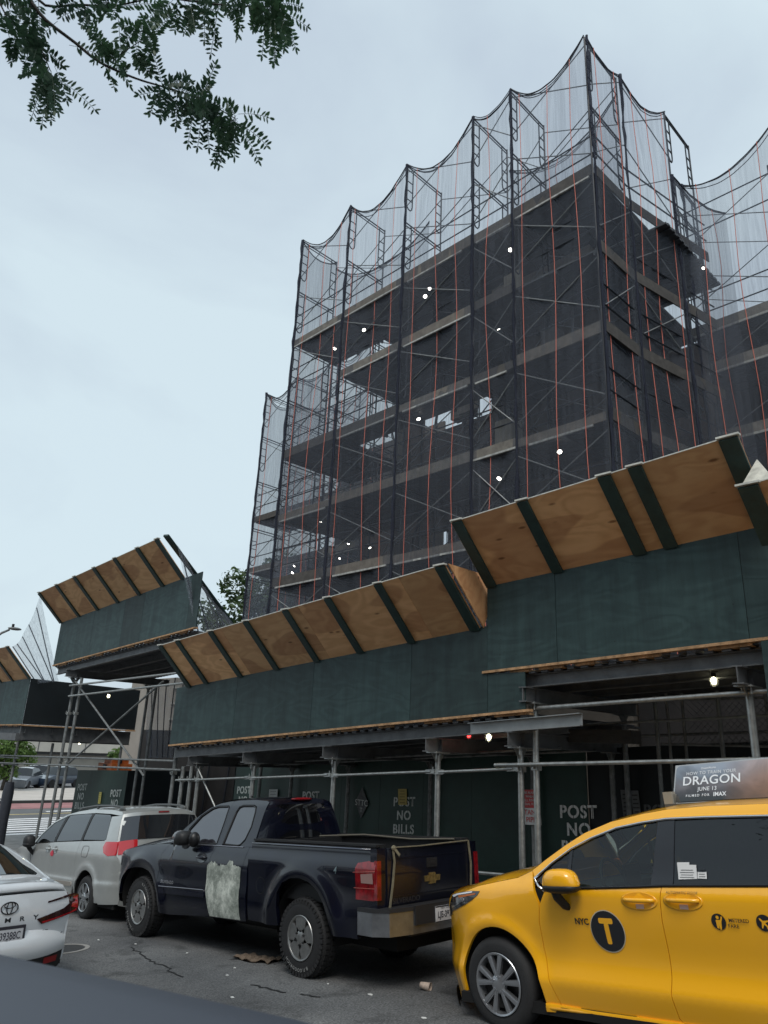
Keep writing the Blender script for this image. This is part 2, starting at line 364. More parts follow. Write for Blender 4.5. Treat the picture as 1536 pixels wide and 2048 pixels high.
# ================================================================ sky, sun, camera
w = bpy.data.worlds.new('World'); SC.world = w; w.use_nodes = True
nt = w.node_tree; N = nt.nodes; L = nt.links; bg = N['Background']
sky = N.new('ShaderNodeTexSky'); sky.sky_type = 'NISHITA'; sky.sun_disc = False
SUN_EL, SUN_ROT = math.radians(55), math.radians(235)
sky.sun_elevation = SUN_EL; sky.sun_rotation = SUN_ROT; sky.dust_density = 3; sky.air_density = 1.2
tc = N.new('ShaderNodeTexCoord'); mp = N.new('ShaderNodeMapping'); mp.inputs['Scale'].default_value = (1, 1, 2.2); L.new(tc.outputs['Generated'], mp.inputs[0])
nz = N.new('ShaderNodeTexNoise'); nz.inputs['Scale'].default_value = 1.5; nz.inputs['Detail'].default_value = 6; nz.inputs['Roughness'].default_value = .5; nz.inputs['Distortion'].default_value = .4; L.new(mp.outputs[0], nz.inputs['Vector'])
rp = N.new('ShaderNodeValToRGB'); rp.color_ramp.elements[0].position = .38; rp.color_ramp.elements[1].position = .60
rp.color_ramp.elements[0].color = (.475, .56, .64, 1); rp.color_ramp.elements[1].color = (.58, .69, .745, 1); L.new(nz.outputs[0], rp.inputs[0])
sc = N.new('ShaderNodeVectorMath'); sc.operation = 'SCALE'; sc.inputs['Scale'].default_value = 10.0; L.new(rp.outputs[0], sc.inputs[0])
mx = N.new('ShaderNodeMix'); mx.data_type = 'RGBA'; mx.inputs[0].default_value = .9; L.new(sky.outputs[0], mx.inputs[6]); L.new(sc.outputs[0], mx.inputs[7])
L.new(mx.outputs[2], bg.inputs['Color']); bg.inputs['Strength'].default_value = .1
sd = bpy.data.lights.new('sun', 'SUN'); sd.energy = 1.5; sd.angle = math.radians(25); sd.color = (1, .96, .9)
so = bpy.data.objects.new('sun', sd); C.objects.link(so)
dirv = Vector((math.sin(SUN_ROT)*math.cos(SUN_EL), math.cos(SUN_ROT)*math.cos(SUN_EL), math.sin(SUN_EL)))
so.rotation_euler = dirv.to_track_quat('Z', 'Y').to_euler(); so.location = (-10, -10, 30)
cd = bpy.data.cameras.new('camera'); co = bpy.data.objects.new('camera', cd); C.objects.link(co); SC.camera = co
p_, r_, a_ = math.radians(18.34), math.radians(2.545), math.radians(43.97)
fh = Vector((math.sin(a_), math.cos(a_), 0)); rt = Vector((math.cos(a_), -math.sin(a_), 0)); up = Vector((0, 0, 1))
Fd = fh*math.cos(p_) + up*math.sin(p_); Uc = up*math.cos(p_) - fh*math.sin(p_)
Rr = rt*math.cos(r_) + Uc*math.sin(r_); Uu = Uc*math.cos(r_) - rt*math.sin(r_)
co.matrix_world = Matrix(((Rr.x, Uu.x, -Fd.x, 0), (Rr.y, Uu.y, -Fd.y, 0), (Rr.z, Uu.z, -Fd.z, 0), (0, 0, 0, 1)))
cd.sensor_fit = 'VERTICAL'; cd.sensor_height = 36; cd.lens = 1430/2048*36
cd.clip_start = .05; cd.clip_end = 3000
cd.dof.use_dof = True; cd.dof.focus_distance = 11; cd.dof.aperture_fstop = 5.0
SC.view_settings.view_transform = 'Standard'; SC.view_settings.look = 'None'; SC.view_settings.exposure = .30; SC.view_settings.gamma = 1
SC.render.engine = 'CYCLES'; SC.cycles.transparent_max_bounces = 24; SC.cycles.max_bounces = 6
# ================================================================ building behind the scaffold
M_stone = P('stone_wall', (.115, .098, .08), .85, var=.3, vscale=1.5, bump=.3)
M_stonel = P('render_wall', (.30, .27, .22), .85, var=.25, vscale=1.2, bump=.2)
M_brick = P('brick_dark', (.085, .06, .05), .9, var=.35, vscale=7, bump=.4)
M_winglass = P('window_glass', (.02, .025, .03), .08)
def wallblock(parent, name, u0, u1, v0, v1, z0, z1, mat, wins=(), label=None):
    mb = MB(); mb.box(v0, v1, u0, u1, z0, z1)
    o = mb.build(name, mat, parent, label=label)
    return o
bd = thing('stone_building', 'dark stone building under repair behind the netted scaffold', 'building', V(10, 15, -2.5))
wallblock(bd, 'wall', 6.9, 9.4, 13.7, 19, -4, 10.9, M_stone)
wallblock(bd, 'wall', 12.4, 14.4, 14.6, 15.2, -4, 4.6, M_stone)
wallblock(bd, 'wall', 15.2, 17.2, 15.5, 15.8, -4, 7.2, M_brick)
for (a_, b_, c_, d_) in ((9.4, 15.2, -4, 5.75), (9.4, 13.3, 5.75, 6.35), (14.6, 15.2, 5.75, 6.35), (9.4, 15.2, 6.35, 9.6), (9.4, 10.8, 9.6, 10.8), (14.6, 15.2, 9.6, 10.8), (12.62, 12.8, 9.6, 10.8), (9.4, 15.2, 10.8, 12.25)):
    wallblock(bd, 'wall', a_, b_, 15.5, 15.8, c_, d_, M_brick)
wallblock(bd, 'pale_upper_wall', 7.3, 9.4, 13.75, 18, 10.9, 12.2, M_stonel, label='pale rendered upper wall with a sloping top')
wallblock(bd, 'wall', 16.2, 23, 17.3, 24, -4.4, 6.0, M_brick)
for u0, u1, z0, z1, v0 in ((7.4, 8.6, 6.6, 8.0, 13.7), (7.4, 8.6, 2.6, 4.0, 13.7), (12.9, 13.9, 2.6, 4.0, 14.6), (10.2, 11.6, 1.8, 3.6, 15.5)):
    mb = MB(); mb.box(v0-.03, v0+.02, u0, u1, z0, z1); w_ = mb.build('window', M_toe, bd)
    mb = MB(); mb.box(v0-.05, v0+.0, u0+.08, u1-.08, z0+.08, z1-.08); mb.build('pane', M_winglass, w_)
wallblock(bd, 'wall', 15.0, 20.5, 17.2, 17.28, -4, 11.0, M_stone)
wallblock(bd, 'wall', 6.05, 6.9, 17.0, 19.0, -4, 10.4, M_brick)
wg = thing('rear_wing', 'low brown wing of the building set back at the right edge behind the netting', 'building', V(3, 19, -2.2))
wallblock(wg, 'wall', -8, 6.85, 19.0, 26, -4, 12.0, P('wing_wall_dark', (.035, .03, .027), .9, var=.4, vscale=4))
wallblock(wg, 'wall', -8, 6.85, 13.8, 14.1, -4, 5.0, M_gate)
wallblock(wg, 'cornice', -8.1, 6.7, 18.85, 19.0, 11.6, 12.0, M_stone)
# ================================================================ scaffolds
def frame_mesh(depth, h, walk=True):
    """end frame in the local X (depth) / Z plane"""
    mb = MB(); r = .024
    for x in (0, depth): mb.tube((x, 0, 0), (x, 0, h), r, 7)
    mb.tube((0, 0, h-.05), (depth, 0, h-.05), r*.9, 6); mb.tube((0, 0, h-.15), (depth, 0, h-.15), r*.7, 6)
    for x, s in ((0, 1), (depth, -1)):
        xi = x + s*.24
        pts = [(xi, 0, h-.05), (xi, 0, .62), (xi - s*.02, 0, .52), (xi - s*.07, 0, .46), (xi - s*.15, 0, .46), (x, 0, .56)]
        mb.path(pts, r*.8, 6)
        for z in (.80, 1.12, 1.44): mb.tube((x, 0, z), (xi, 0, z+.0), r*.7, 5)
    return mb.mesh('scaffold_frame')
FR = {}
def frames(parent, spots, depth=1.5, h=2.0, mat=None):
    key = (depth, h)
    if key not in FR: FR[key] = frame_mesh(depth, h)
    for (u, v, z, rot) in spots:
        o = bpy.data.objects.new('scaffold_frame', FR[key]); C.objects.link(o)
        if not FR[key].materials: FR[key].materials.append(M_frame)
        o.parent = parent; o.location = V(u, v, z) - parent.location; o.rotation_euler = (0, 0, rot)
def simple(parent, name, fn, mat, **k):
    mb = MB(); fn(mb); return mb.build(name, mat, parent, **k)
ms = thing('pipe_scaffold', 'tall dark pipe scaffold wrapped in netting along the front of the stone building', 'scaffold', V(11.5, 11.8, -2.5))
US = [16.75, 14.34, 11.87, 9.42, 8.20, 6.08]
V0, V1 = 11.8, 13.3
LZ = [2.31 + 2*i for i in range(7)]
sp = []
for u in US:
    for z in LZ: sp.append((u, V0, z, 0))
frames(ms, sp)
# return of the scaffold round the corner
for z in LZ[2:]:
    frames(ms, [(5.66, 15.1, z, 0)])
def brace(mb, p, q, parent=None):
    m_ = MB(); m_.tube(p, q, .014, 5); m_.build('cross_brace', M_brace, parent or CUR[0])
CUR = [ms]
for a, b in zip(US, US[1:]):
    for i, z in enumerate(LZ):
        mb = MB()
        for v in (V0, V1):
            brace(mb, V(a, v, z+.5), V(b, v, z+1.75))
            brace(mb, V(a, v, z+1.75), V(b, v, z+.5))
DZ = [12.31, 10.31, 8.35, 6.38, 4.35]
def deck(parent, u0, u1, v0, v1, z, toe=True):
    mb = MB()
    n = max(3, int((v1-v0)/.25))
    for i in range(n):                   # planks side by side with gaps
        a = v0 + (v1-v0)*i/n; b = v0 + (v1-v0)*(i+1)/n - .02
        mb.box(a, b, u1, u0, z-.055, z)
    for k in range(3):                   # bearers below
        uu = lerp(u1+.1, u0-.1, k/2); mb.box(v0, v1, uu-.03, uu+.03, z-.13, z-.056)
    mb.build('plank_deck', M_under, parent)
TR = random.Random(31)
M_toe2 = P('toe_board_dark', (.065, .058, .052), .8, var=.4, vscale=6)
M_toe3 = P('toe_board_pale', (.15, .135, .115), .8, var=.4, vscale=6)
def toe(parent, u0, u1, v, z, h=.26):
    j = TR.uniform(-.03, .03); h *= TR.uniform(.7, 1.05); mt = TR.choice((M_toe, M_toe, M_toe2, M_toe3))
    simple(parent, 'toe_board', lambda m: m.box(v-.03, v, u1, u0, z-.10+j, z-.10+h+j), mt)
    if TR.random() < .72:
        e = TR.uniform(0, .5); simple(parent, 'ledger_strip', lambda m: m.box(v-.045, v-.0, u1+e*TR.random(), u0-e*TR.random(), z-.15+j, z-.105+j), M_strip)
random.seed(5)
skip = {(4, 0), (3, 4)}
for di, z in enumerate(DZ):
    for bi, (a, b) in enumerate(zip(US, US[1:])):
        if (di, bi) == (1, 0): continue
        if di == 1 and bi == 4:
            deck(ms, a, b, V0+.05, V1+.4, z)
            continue
        deck(ms, a, b, V0+.05, V1+((.25 if di == 0 else 1.3) if bi == 0 else -.65 if (di, bi) in ((2, 2), (2, 1)) else 1.2), z)
        toe(ms, a-.03, b+.03, V0+.02, z, .26 if di else .30)
# guard rails on each lift
for di, z in enumerate(DZ):
    for hgt in (.55, 1.05):
        mb = MB(); mb.tube(V(US[0]+.1, V0+.06, z+hgt), V(US[-1]-.05, V0+.06, z+hgt), .019, 5)
        mb.build('guard_rail', M_frame, ms)
        if di: 
            mb = MB(); mb.tube(V(US[0]+.1, V1-.04, z+hgt), V(US[-1]-.05, V1-.04, z+hgt), .019, 5)
            mb.build('guard_rail', M_framei, ms)
# inner landings deeper in, glimpsed between the lifts, and stair flights
for (u0, u1, v0, v1, z) in ((14.3, 9.6, 15.9, 17.0, 8.6), (13.8, 10.6, 14.6, 16.6, 7.0), (9.3, 6.2, 14.2, 16.6, 12.25), (12.2, 9.6, 14.3, 15.6, 5.3)):
    deck(ms, u0, u1, v0, v1, z); simple(ms, 'ledger_strip', lambda m: m.box(v0-.06, v0-.01, u1, u0, z-.15, z-.09), M_strip)
for (u0, u1, z) in ((12.3, 9.9, 9.0), (12.3, 9.9, 6.9), (9.9, 12.3, 4.8)):
    mb = MB()
    for v in (14.3, 14.95):
        mb.beam(V(u0, v, z-2), V(u1, v, z), .05, .16)
        mb.tube(V(u0, v, z-1.05), V(u1, v, z+.95), .02, 5)
        for k in range(5): mb.tube(V(lerp(u0, u1, k/4), v, z-2+k*.5), V(lerp(u0, u1, k/4), v, z-1.05+k*.5), .015, 5)
    for k in range(9):
        t = (k+.5)/9; uu = lerp(u0, u1, t); mb.box(14.3, 14.95, uu-.12, uu+.12, z-2+2*t-.02, z-2+2*t+.02)
    mb.build('stair_flight', M_framei, ms)
# extra inner standards
for u in (15.6, 13.9, 12.2, 10.7, 9.6):
    for v in (14.9,):
        mb = MB(); mb.tube(V(u, v, .5), V(u, v, 10.6), .026, 6); mb.build('inner_standard', M_frame, ms)
for z in (3, 5.2, 7.2, 9.1):
    mb = MB(); mb.tube(V(15.6, 14.9, z), V(9.6, 14.9, z), .022, 5); mb.build('ledger', M_frame, ms)
    for a, b in ((15.6, 13.9), (13.9, 12.2), (12.2, 10.7), (10.7, 9.6)): brace(None, V(a, 14.9, z-1.6), V(b, 14.9, z))
# props, leaning pipes and hanging sheets on the lifts
pr_ = random.Random(77)
for di, z in enumerate(DZ[1:] + [2.4]):
    for k in range(9):
        u = pr_.uniform(6.4, 14.2); v = pr_.uniform(12.9, 14.3); top = z + pr_.uniform(1.2, 1.85)
        mb = MB(); mb.tube(V(u, v, z), V(u + pr_.uniform(-.5, .5), v + pr_.uniform(-.2, .3), top), pr_.uniform(.02, .04), 6); mb.build('prop', pr_.choice((M_framei, M_frame, M_toe2)), ms)
    for k in range(4):
        u = pr_.uniform(6.6, 10.6); v = pr_.uniform(12.6, 13.3); a = pr_.uniform(.3, .9); h = pr_.uniform(.3, 1.2)
        mb = MB(); mb.box(v, v+pr_.uniform(.05, .5), u, u+a, z+.002, z+h); mb.build('stacked_material', pr_.choice((M_toe, M_toe2, M_toe3, M_stone, M_stonel)), ms)
for u in (6.95, 8.1, 9.3, 10.6, 14.35):
    mb = MB(); mb.box(14.55, 14.9, u, u+.35, -3.5, 12.1); mb.build('column', M_stone, bd)
# corner return decks and rails
for z in DZ:
    deck(ms, 6.9, 6.03, 13.35, 16.7, z)
    for (a, b) in (((6.04, 11.84), (6.0, 13.3)), ((5.98, 13.34), (5.42, 16.4))):
        mb = MB(); mb.slab([V(a[0]-.02, a[1], z-.1), V(b[0]-.02, b[1], z-.1), V(b[0]-.02, b[1], z+.18), V(a[0]-.02, a[1], z+.18)], (0, .03, 0))
        mb.build('toe_board', M_toe2, ms)
        for h_ in (.55, 1.05):
            mb = MB(); mb.tube(V(a[0], a[1], z+h_), V(b[0], b[1], z+h_), .02, 5); mb.build('guard_rail', M_frame, ms)
mb = MB()
for z in LZ[3:]:
    brace(mb, V(6.0, 13.3, z+.5), V(5.66, 15.1, z+1.8)); brace(mb, V(6.0, 13.3, z+1.8), V(5.66, 15.1, z+.5))
    brace(mb, V(6.05, 11.8, z+.5), V(6.0, 13.3, z+1.8))
# corrugated steel deck projecting at the corner
mb = MB()
for k in range(26):
    v = 13.6 + k*.125; h = .05 if k % 2 else 0
    mb.box(v+.5, v+.625, 5.5, 7.3, 12.02+h, 12.07+h)
mb.build('corrugated_deck', M_under, ms)
# frames standing proud of the top at the far end
rs = thing('rear_scaffold', 'lower pipe scaffold stepping down at the left behind the tall one', 'scaffold', V(20, 15.3, -3.5))
CUR[0] = rs
RU = [23.35, 21.2, 19.05, 16.95]
RZ = [.2 + 2*i for i in range(7)]
frames(rs, [(u, 15.3, z, 0) for u in RU for z in RZ])
mb = MB()
for a, b in zip(RU, RU[1:]):
    for i, z in enumerate(RZ):
        mb = MB()
        for v in (15.3, 16.8):
            brace(mb, V(a, v, z+.5), V(b, v, z+1.75))
            if v > 16 or i > 3: brace(mb, V(a, v, z+1.75), V(b, v, z+.5))
for z in (8.5, 6.4, 4.3):
    for a, b in zip(RU, RU[1:]):
        deck(rs, a, b, 15.35, 17.1, z); toe(rs, a-.03, b+.03, 15.32, z)
    for h_ in (.55, 1.05):
        mb = MB(); mb.tube(V(RU[0], 15.36, z+h_), V(RU[-1], 15.36, z+h_), .02, 5); mb.build('guard_rail', M_frame, rs)
ws = thing('wing_scaffold', 'pipe scaffold with wide deck bands set back at the right edge of the picture', 'scaffold', V(3, 17.4, -2.3))
CUR[0] = ws
WU = [6.4, 4.0, 1.6, -.8]
frames(ws, [(u, 17.4, z, 0) for u in WU for z in [1.1 + 2*i for i in range(7)]])
for a, b in zip(WU, WU[1:]):
    mb = MB()
    for z in [1.1 + 2*i for i in range(7)]:
        brace(mb, V(a, 17.4, z+.5), V(b, 17.4, z+1.75)); brace(mb, V(a, 18.9, z+1.75), V(b, 18.9, z+.5))
        if z > 10: brace(mb, V(a, 17.4, z+1.75), V(b, 17.4, z+.5))
for z in (10.95, 9.75, 7.8, 5.8):
    for a, b in zip(WU, WU[1:]):
        deck(ws, a, b, 17.45, 19.0, z); toe(ws, a-.02, b+.02, 17.42, z)
        simple(ws, 'ledger_strip', lambda m: m.box(17.36, 17.39, b, a, z-.16, z-.10), M_edge)
        simple(ws, 'edge_band', lambda m: m.box(17.37, 17.40, b, a, z-.09, z+.16), P('edge_band_pale', (.24, .215, .18), .8, var=.3, vscale=5))
for z in (11.5, 12.05, 14.1, 14.9):
    mb = MB(); mb.tube(V(6.4, 17.46, z), V(-1, 17.46, z), .02, 5); mb.build('guard_rail', M_frame, ws)
# ================================================================ netting
def net(p0, p1, z0, z1, zb, sag, name_i, label, ncord=2, mat=None, nrm=-1, cords=True, folds=.05, grp='debris nets hung between the scaffold poles', bundle=True, seed=0, dz=0):
    """net from pole p0 (u,v) to p1, tops z0,z1, hanging to zb"""
    rnd = random.Random(seed)
    a = Vector(p0); b = Vector(p1); d = (b-a); ln = d.length; nn = Vector((-d.y, d.x)).normalized() * nrm
    root = thing('debris_net', label, 'netting', V((a.x+b.x)/2, (a.y+b.y)/2, zb), group=grp)
    nx = max(14, int(ln*12)); nz = 40
    ph = [rnd.uniform(0, 6.28) for _ in range(6)]
    def pt(s, t):
        zt = lerp(z0, z1, s) - sag*4*s*(1-s)*(1 + .12*math.sin(s*3+ph[0])) ; z = lerp(zt, zb, t)
        q = a + d*s
        edge = min(1, 4*s*(1-s)+.15)
        f = folds*edge*min(1, .25+t*5)*(math.sin(s*ln*7+ph[1]+1.2*math.sin(t*6+ph[4]))*.5 + math.sin(s*ln*17+ph[2]+t*3)*.35) * (1.0 if t < .25 else .55)
        f += .10*edge*min(1, t*6)*math.sin(t*math.pi*7*.5+ph[3])*math.sin(s*3.1)
        return Vector((q.y + nn.y*(f+.03), q.x + nn.x*(f+.03), z))
    mb = MB(); vs = [pt(i/nx, j/nz) for i in range(nx+1) for j in range(nz+1)]
    fs = [(i*(nz+1)+j, i*(nz+1)+j+1, (i+1)*(nz+1)+j+1, (i+1)*(nz+1)+j) for i in range(nx) for j in range(nz)]
    mb.add(vs, fs); mb.build('mesh_sheet', mat or M_net, root, smooth=True)
    # gathered hem and rope along the top edge
    for k in range(3):
        off = rnd.uniform(-.03, .03); pts = []
        for i in range(nx+1):
            s = i/nx; q = pt(s, 0); pts.append(q + Vector((0, 0, off*2 - sag*k*.10*4*s*(1-s)*1.0)))
        mbk = MB(); mbk.path(pts, .011 if k else .018, 5); mbk.build('hem_rope', M_netd if k else M_frame, root)
    if cords:
        for k in range(ncord):
            s = (k + .5 + rnd.uniform(-.2, .2))/ncord
            pts = [pt(s + .012*math.sin(t*.9+k), t/14) + Vector((nn.y*.02, nn.x*.02, 0)) for t in range(15)]
            mbk = MB(); mbk.path(pts, .0085, 4); mbk.build('cord', M_cord, root)
    if bundle:
        pts = []; rs_ = []
        for i in range(46):
            z = lerp(z0, zb, i/45); pts.append(Vector((a.y + nn.y*.04 + rnd.uniform(-.015, .015), a.x + nn.x*.04 + rnd.uniform(-.015, .015), z))); rs_.append(rnd.uniform(.02, .055))
        mbk = MB(); mbk.path(pts, .03, 6, rs=rs_); mbk.build('gathered_edge', M_netd, root, smooth=True)
    return root
TOP = 16.3
names = ['netting over the leftmost full bay of the tall scaffold', 'netting over the second bay of the tall scaffold from the left', 'netting over the third bay of the tall scaffold from the left', 'netting over the fourth bay of the tall scaffold, just left of the narrow one', 'netting over the narrow bay of the tall scaffold', 'netting over the wide front bay that rises to the highest corner pole']
for i, (a, b) in enumerate(zip(US, US[1:])):
    net((a, V0), (b, V0), TOP, TOP, 1.5, .72 if b-a < -2 else .3, i, names[i] if i != 4 else 'netting over the wide front bay that rises to the highest corner pole' , ncord=3 if a-b > 2 else 1, nrm=1, seed=i)
# fix labels: the fourth interval is the narrow one
nets = [o for o in C.objects if o.name.startswith('debris_net')]
nets[3]['label'] = 'netting over the narrow bay of the tall scaffold'
net((16.75, V0), (16.75, V1), TOP, TOP, 1.5, .35, 6, 'netting across the left end of the tall scaffold', ncord=1, nrm=-1, seed=11)
net((16.75, V1), (12.5, V1+.2), TOP-.3, TOP-.6, 12.4, .9, 7, 'netting on the back of the tall scaffold above its left end', ncord=2, nrm=1, seed=12, bundle=False)
net((6.06, V0), (6.0, V1), TOP, TOP, 1.5, .25, 8, 'netting on the short end just right of the highest corner pole', ncord=2, nrm=1, seed=13)
net((6.0, V1), (5.66, 15.1), TOP, TOP, 1.5, .45, 9, 'netting on the side bay right of the short end', ncord=3, nrm=1, seed=14)
net((5.66, 15.1), (5.2, 17.4), 14.2, 14.2, 1.5, .25, 10, 'netting in the inner corner between the tall scaffold and the wing', ncord=1, nrm=1, seed=15)
net((5.6, 15.6), (2.9, 17.2), 14.2, 17.2, 1.5, .9, 11, 'big sagging net at the right edge of the picture in front of the wing scaffold', ncord=4, nrm=1, seed=16)
net((2.9, 17.2), (-1, 17.2), 17.2, 16.6, 1.5, .6, 12, 'netting past the right edge on the wing scaffold', ncord=3, nrm=1, seed=17)
net((23.35, 15.3), (21.2, 15.3), 14.2, 14.2, -1, .5, 13, 'pale netting at the far left bay of the rear scaffold', ncord=2, nrm=1, seed=18)
net((21.2, 15.3), (19.05, 15.3), 14.2, 14.2, -1, .5, 14, 'netting over the rear scaffold bay beside the tall one', ncord=2, nrm=1, seed=19)
net((19.05, 15.3), (16.95, 15.3), 14.2, 14.2, -1, .5, 15, 'netting over the rear scaffold bay hidden half behind the tall one', ncord=2, nrm=1, seed=20)
net((23.35, 15.3), (23.35, 16.8), 14.2, 14.2, -1, .4, 16, 'netting across the left end of the rear scaffold', ncord=0, nrm=-1, seed=21)
net((23.35, 16.85), (16.95, 16.85), 14.2, 14.2, 8.6, .9, 17, 'netting hung on the back of the rear scaffold', ncord=3, nrm=1, seed=22, bundle=False)
net((9.4, V1+.1), (6.1, V1+.1), 15.6, 15.9, 12.4, .7, 18, 'netting on the back of the tall scaffold near its highest corner', ncord=3, nrm=1, seed=23, bundle=False)
# ================================================================ work lamps under the decks
M_lamp = P('lamp_globe', (.9, .9, .85), .4, emit=(1, .96, .88), es=14)
M_lampw = P('warm_bulb', (.9, .85, .6), .4, emit=(1, .93, .62), es=11)
M_lampr = P('red_bulb', (.8, .05, .04), .4, emit=(1, .04, .04), es=5)
lamps = [((15.29,12.3,11.76),'round work light in the leftmost full bay under the top deck'), ((13.96,12.3,11.86),'tilted work light under the top deck, second bay from the left'),
 ((11.50,12.3,11.88),'lower of the two work lights close together under the top deck'), ((11.34,12.3,12.05),'higher of the two work lights close together under the top deck'),
 ((8.65,12.3,11.89),'work light beside the pole of the narrow bay under the top deck'), ((9.02,12.3,9.76),'slanting work light low in the narrow bay'),
 ((11.61,12.3,8.19),'work light in front of the bright gap through the scaffold'), ((16.43,12.3,4.97),'larger work light at the lower left behind the net'),
 ((14.08,12.3,5.25),'left one of the pair of bright round lights above the sloped boards'), ((13.22,12.3,4.98),'right one of the pair of bright round lights above the sloped boards'),
 ((14.41,12.3,4.88),'small work light below the pair of bright ones'), ((15.35,12.3,6.11),'work light near the left pole, just under the second lowest deck'),
 ((16.55,12.35,4.79),'small faint work light at the lower left behind the net'), ((7.48,12.3,6.13),'bright round work light in the wide right bay above the sloped boards'),
 ((9.06,12.3,5.91),'bright work light beside the narrow bay above the sloped boards'), ((5.5,16.2,11.95),'work light at the right end of the top deck')]
lm = MB(); lm.sphere((0, 0, 0), .062, 12, (1, 1, .6)); lg_me = lm.mesh('globe', True); lg_me.materials.append(M_lamp)
lm = MB(); lm.lathe([(.02, .11), (.03, .05), (.075, .02), (.07, .015)], (0, 0, 0), (0, 0, 1), 12); lh_me = lm.mesh('holder', True); lh_me.materials.append(M_black)
for (p, lab) in lamps:
    t = thing('work_lamp', lab, 'lamp', V(*p), group='work lights under the scaffold decks')
    for nm, me in (('globe', lg_me), ('holder', lh_me)):
        o = bpy.data.objects.new(nm, me); C.objects.link(o); o.parent = t
    sc_ = .38 + .42*((hash_ := int(p[0]*100+p[2]*37)) % 5)/4; t.scale = (sc_, sc_, sc_); t.rotation_euler = (.5*((hash_ % 7)-3)/3, .4*((hash_ % 3)-1), 0)
# ================================================================ sidewalk sheds
VF = 8.4                                  # outer face of the boards
def brd(mb, q, th): mb.slab(q, th)
def fascia(parent, joints, zb, ht, v=VF, mat=None):
    for a, b in zip(joints, joints[1:]):   # a > b
        h0 = ht(a) if callable(ht) else ht; h1 = ht(b) if callable(ht) else ht
        mb = MB(); g = .004
        mb.slab([V(a-g, v, zb(a)), V(b+g, v, zb(b)), V(b+g, v, zb(b)+h1), V(a-g, v, zb(a)+h0)], (.022, 0, 0))
        mb.build('fascia_board', mat or M_green, parent)
def slant(parent, joints, zt, bats, v=VF, out=.82, rise=.80, sheet=2.44, capu=None):
    """plywood sheets leaning outwards at the top, battens on the street side"""
    a0, b0 = joints
    us_ = []; x = a0
    while x > b0 + .05: us_.append(x); x -= sheet
    us_.append(b0)
    for a, b in zip(us_, us_[1:]):
        mb = MB(); mb.slab([V(a-.003, v, zt(a)), V(b+.003, v, zt(b)), V(b+.003, v-out, zt(b)+rise), V(a-.003, v-out, zt(a)+rise)], (.012, 0, .012))
        mb.build('sloped_plywood', M_ply, parent)
    for bt in bats:
        u, w = bt if isinstance(bt, tuple) else (bt, .15)
        mb = MB(); mb.slab([V(u+w/2, v, zt(u)-.005), V(u-w/2, v, zt(u)-.005), V(u-w/2, v-out, zt(u)+rise-.005), V(u+w/2, v-out, zt(u)+rise-.005)], (-.026, 0, -.026))
        mb.build('batten', M_batten, parent)
        mb = MB(); mb.box(v-out-.045, v-out+.03, u-w/2-.02, u+w/2+.02, zt(u)+rise-.0, zt(u)+rise+.022); mb.build('batten_cap', M_edge, parent)
    mb = MB(); mb.slab([V(a0, v-out-.004, zt(a0)+rise+.002), V(b0, v-out-.004, zt(b0)+rise+.002), V(b0, v-out-.004, zt(b0)+rise+.016), V(a0, v-out-.004, zt(a0)+rise+.016)], (.03, 0, 0))
    mb.build('pale_top_edge', M_edge, parent)
def deckwork(parent, u0, u1, zb, v0=VF, v1=11.7, seed=1, edge=True, side=None):
    rnd = random.Random(seed)
    # corrugated steel deck
    mb = MB(); n = int((u0-u1)/.1)
    for i in range(n):
        a = u0 - i*.1; b = a - .1; h = .035 if i % 2 else 0
        mb.slab([V(a, v0+.05, zb(a)-.06-h), V(b, v0+.05, zb(b)-.06-h), V(b, v1, zb(b)-.06-h), V(a, v1, zb(a)-.06-h)], (0, 0, .03))
    mb.build('corrugated_deck', M_deckm, parent)
    # pale plank under the fascia and short blocks
    if edge:
        mb = MB(); mb.slab([V(u0+.05, v0-.03, zb(u0)-.035), V(u1-.05, v0-.03, zb(u1)-.035), V(u1-.05, v0+.06, zb(u1)-.035), V(u0+.05, v0+.06, zb(u0)-.035)], (0, 0, .033))
        mb.build('edge_plank', M_lumber, parent)
        x = u0 - .4; mb = MB()
        while x > u1 + .4:
            l = rnd.uniform(.25, .55)
            mb = MB(); mb.slab([V(x, v0+.02, zb(x)-.068), V(x-l, v0+.02, zb(x-l)-.068), V(x-l, v0+.3, zb(x-l)-.068), V(x, v0+.3, zb(x)-.068)], (0, 0, .032)); mb.build('packing_block', M_lumber, parent)
            x -= l + rnd.uniform(.1, .7)
    # edge girder (channel) and inner stringers
    for k, v in enumerate((v0+.16, v0+1.0, v0+1.8, v0+2.6)):
        mb = MB()
        for dz0, dz1, w in ((-.27, -.255, .05), (-.255, -.11, .008), (-.11, -.096, .05)):
            mb.slab([V(u0, v-w, zb(u0)+dz0), V(u1, v-w, zb(u1)+dz0), V(u1, v+w, zb(u1)+dz0), V(u0, v+w, zb(u0)+dz0)], (0, 0, dz1-dz0))
        mb.build('stringer', M_beam, parent)
def ibeam(parent, u, v0, v1, z, h=.2):
    mb = MB(); mb.box(v0, v1, u-.06, u+.06, z-.015, z); mb.box(v0, v1, u-.006, u+.006, z-h+.015, z-.015); mb.box(v0, v1, u-.06, u+.06, z-h, z-h+.015)
    mb.box(v0+.3, v0+.31, u-.058, u+.058, z-h+.015, z-.015)
    return mb.build('cross_beam', M_beam, parent)
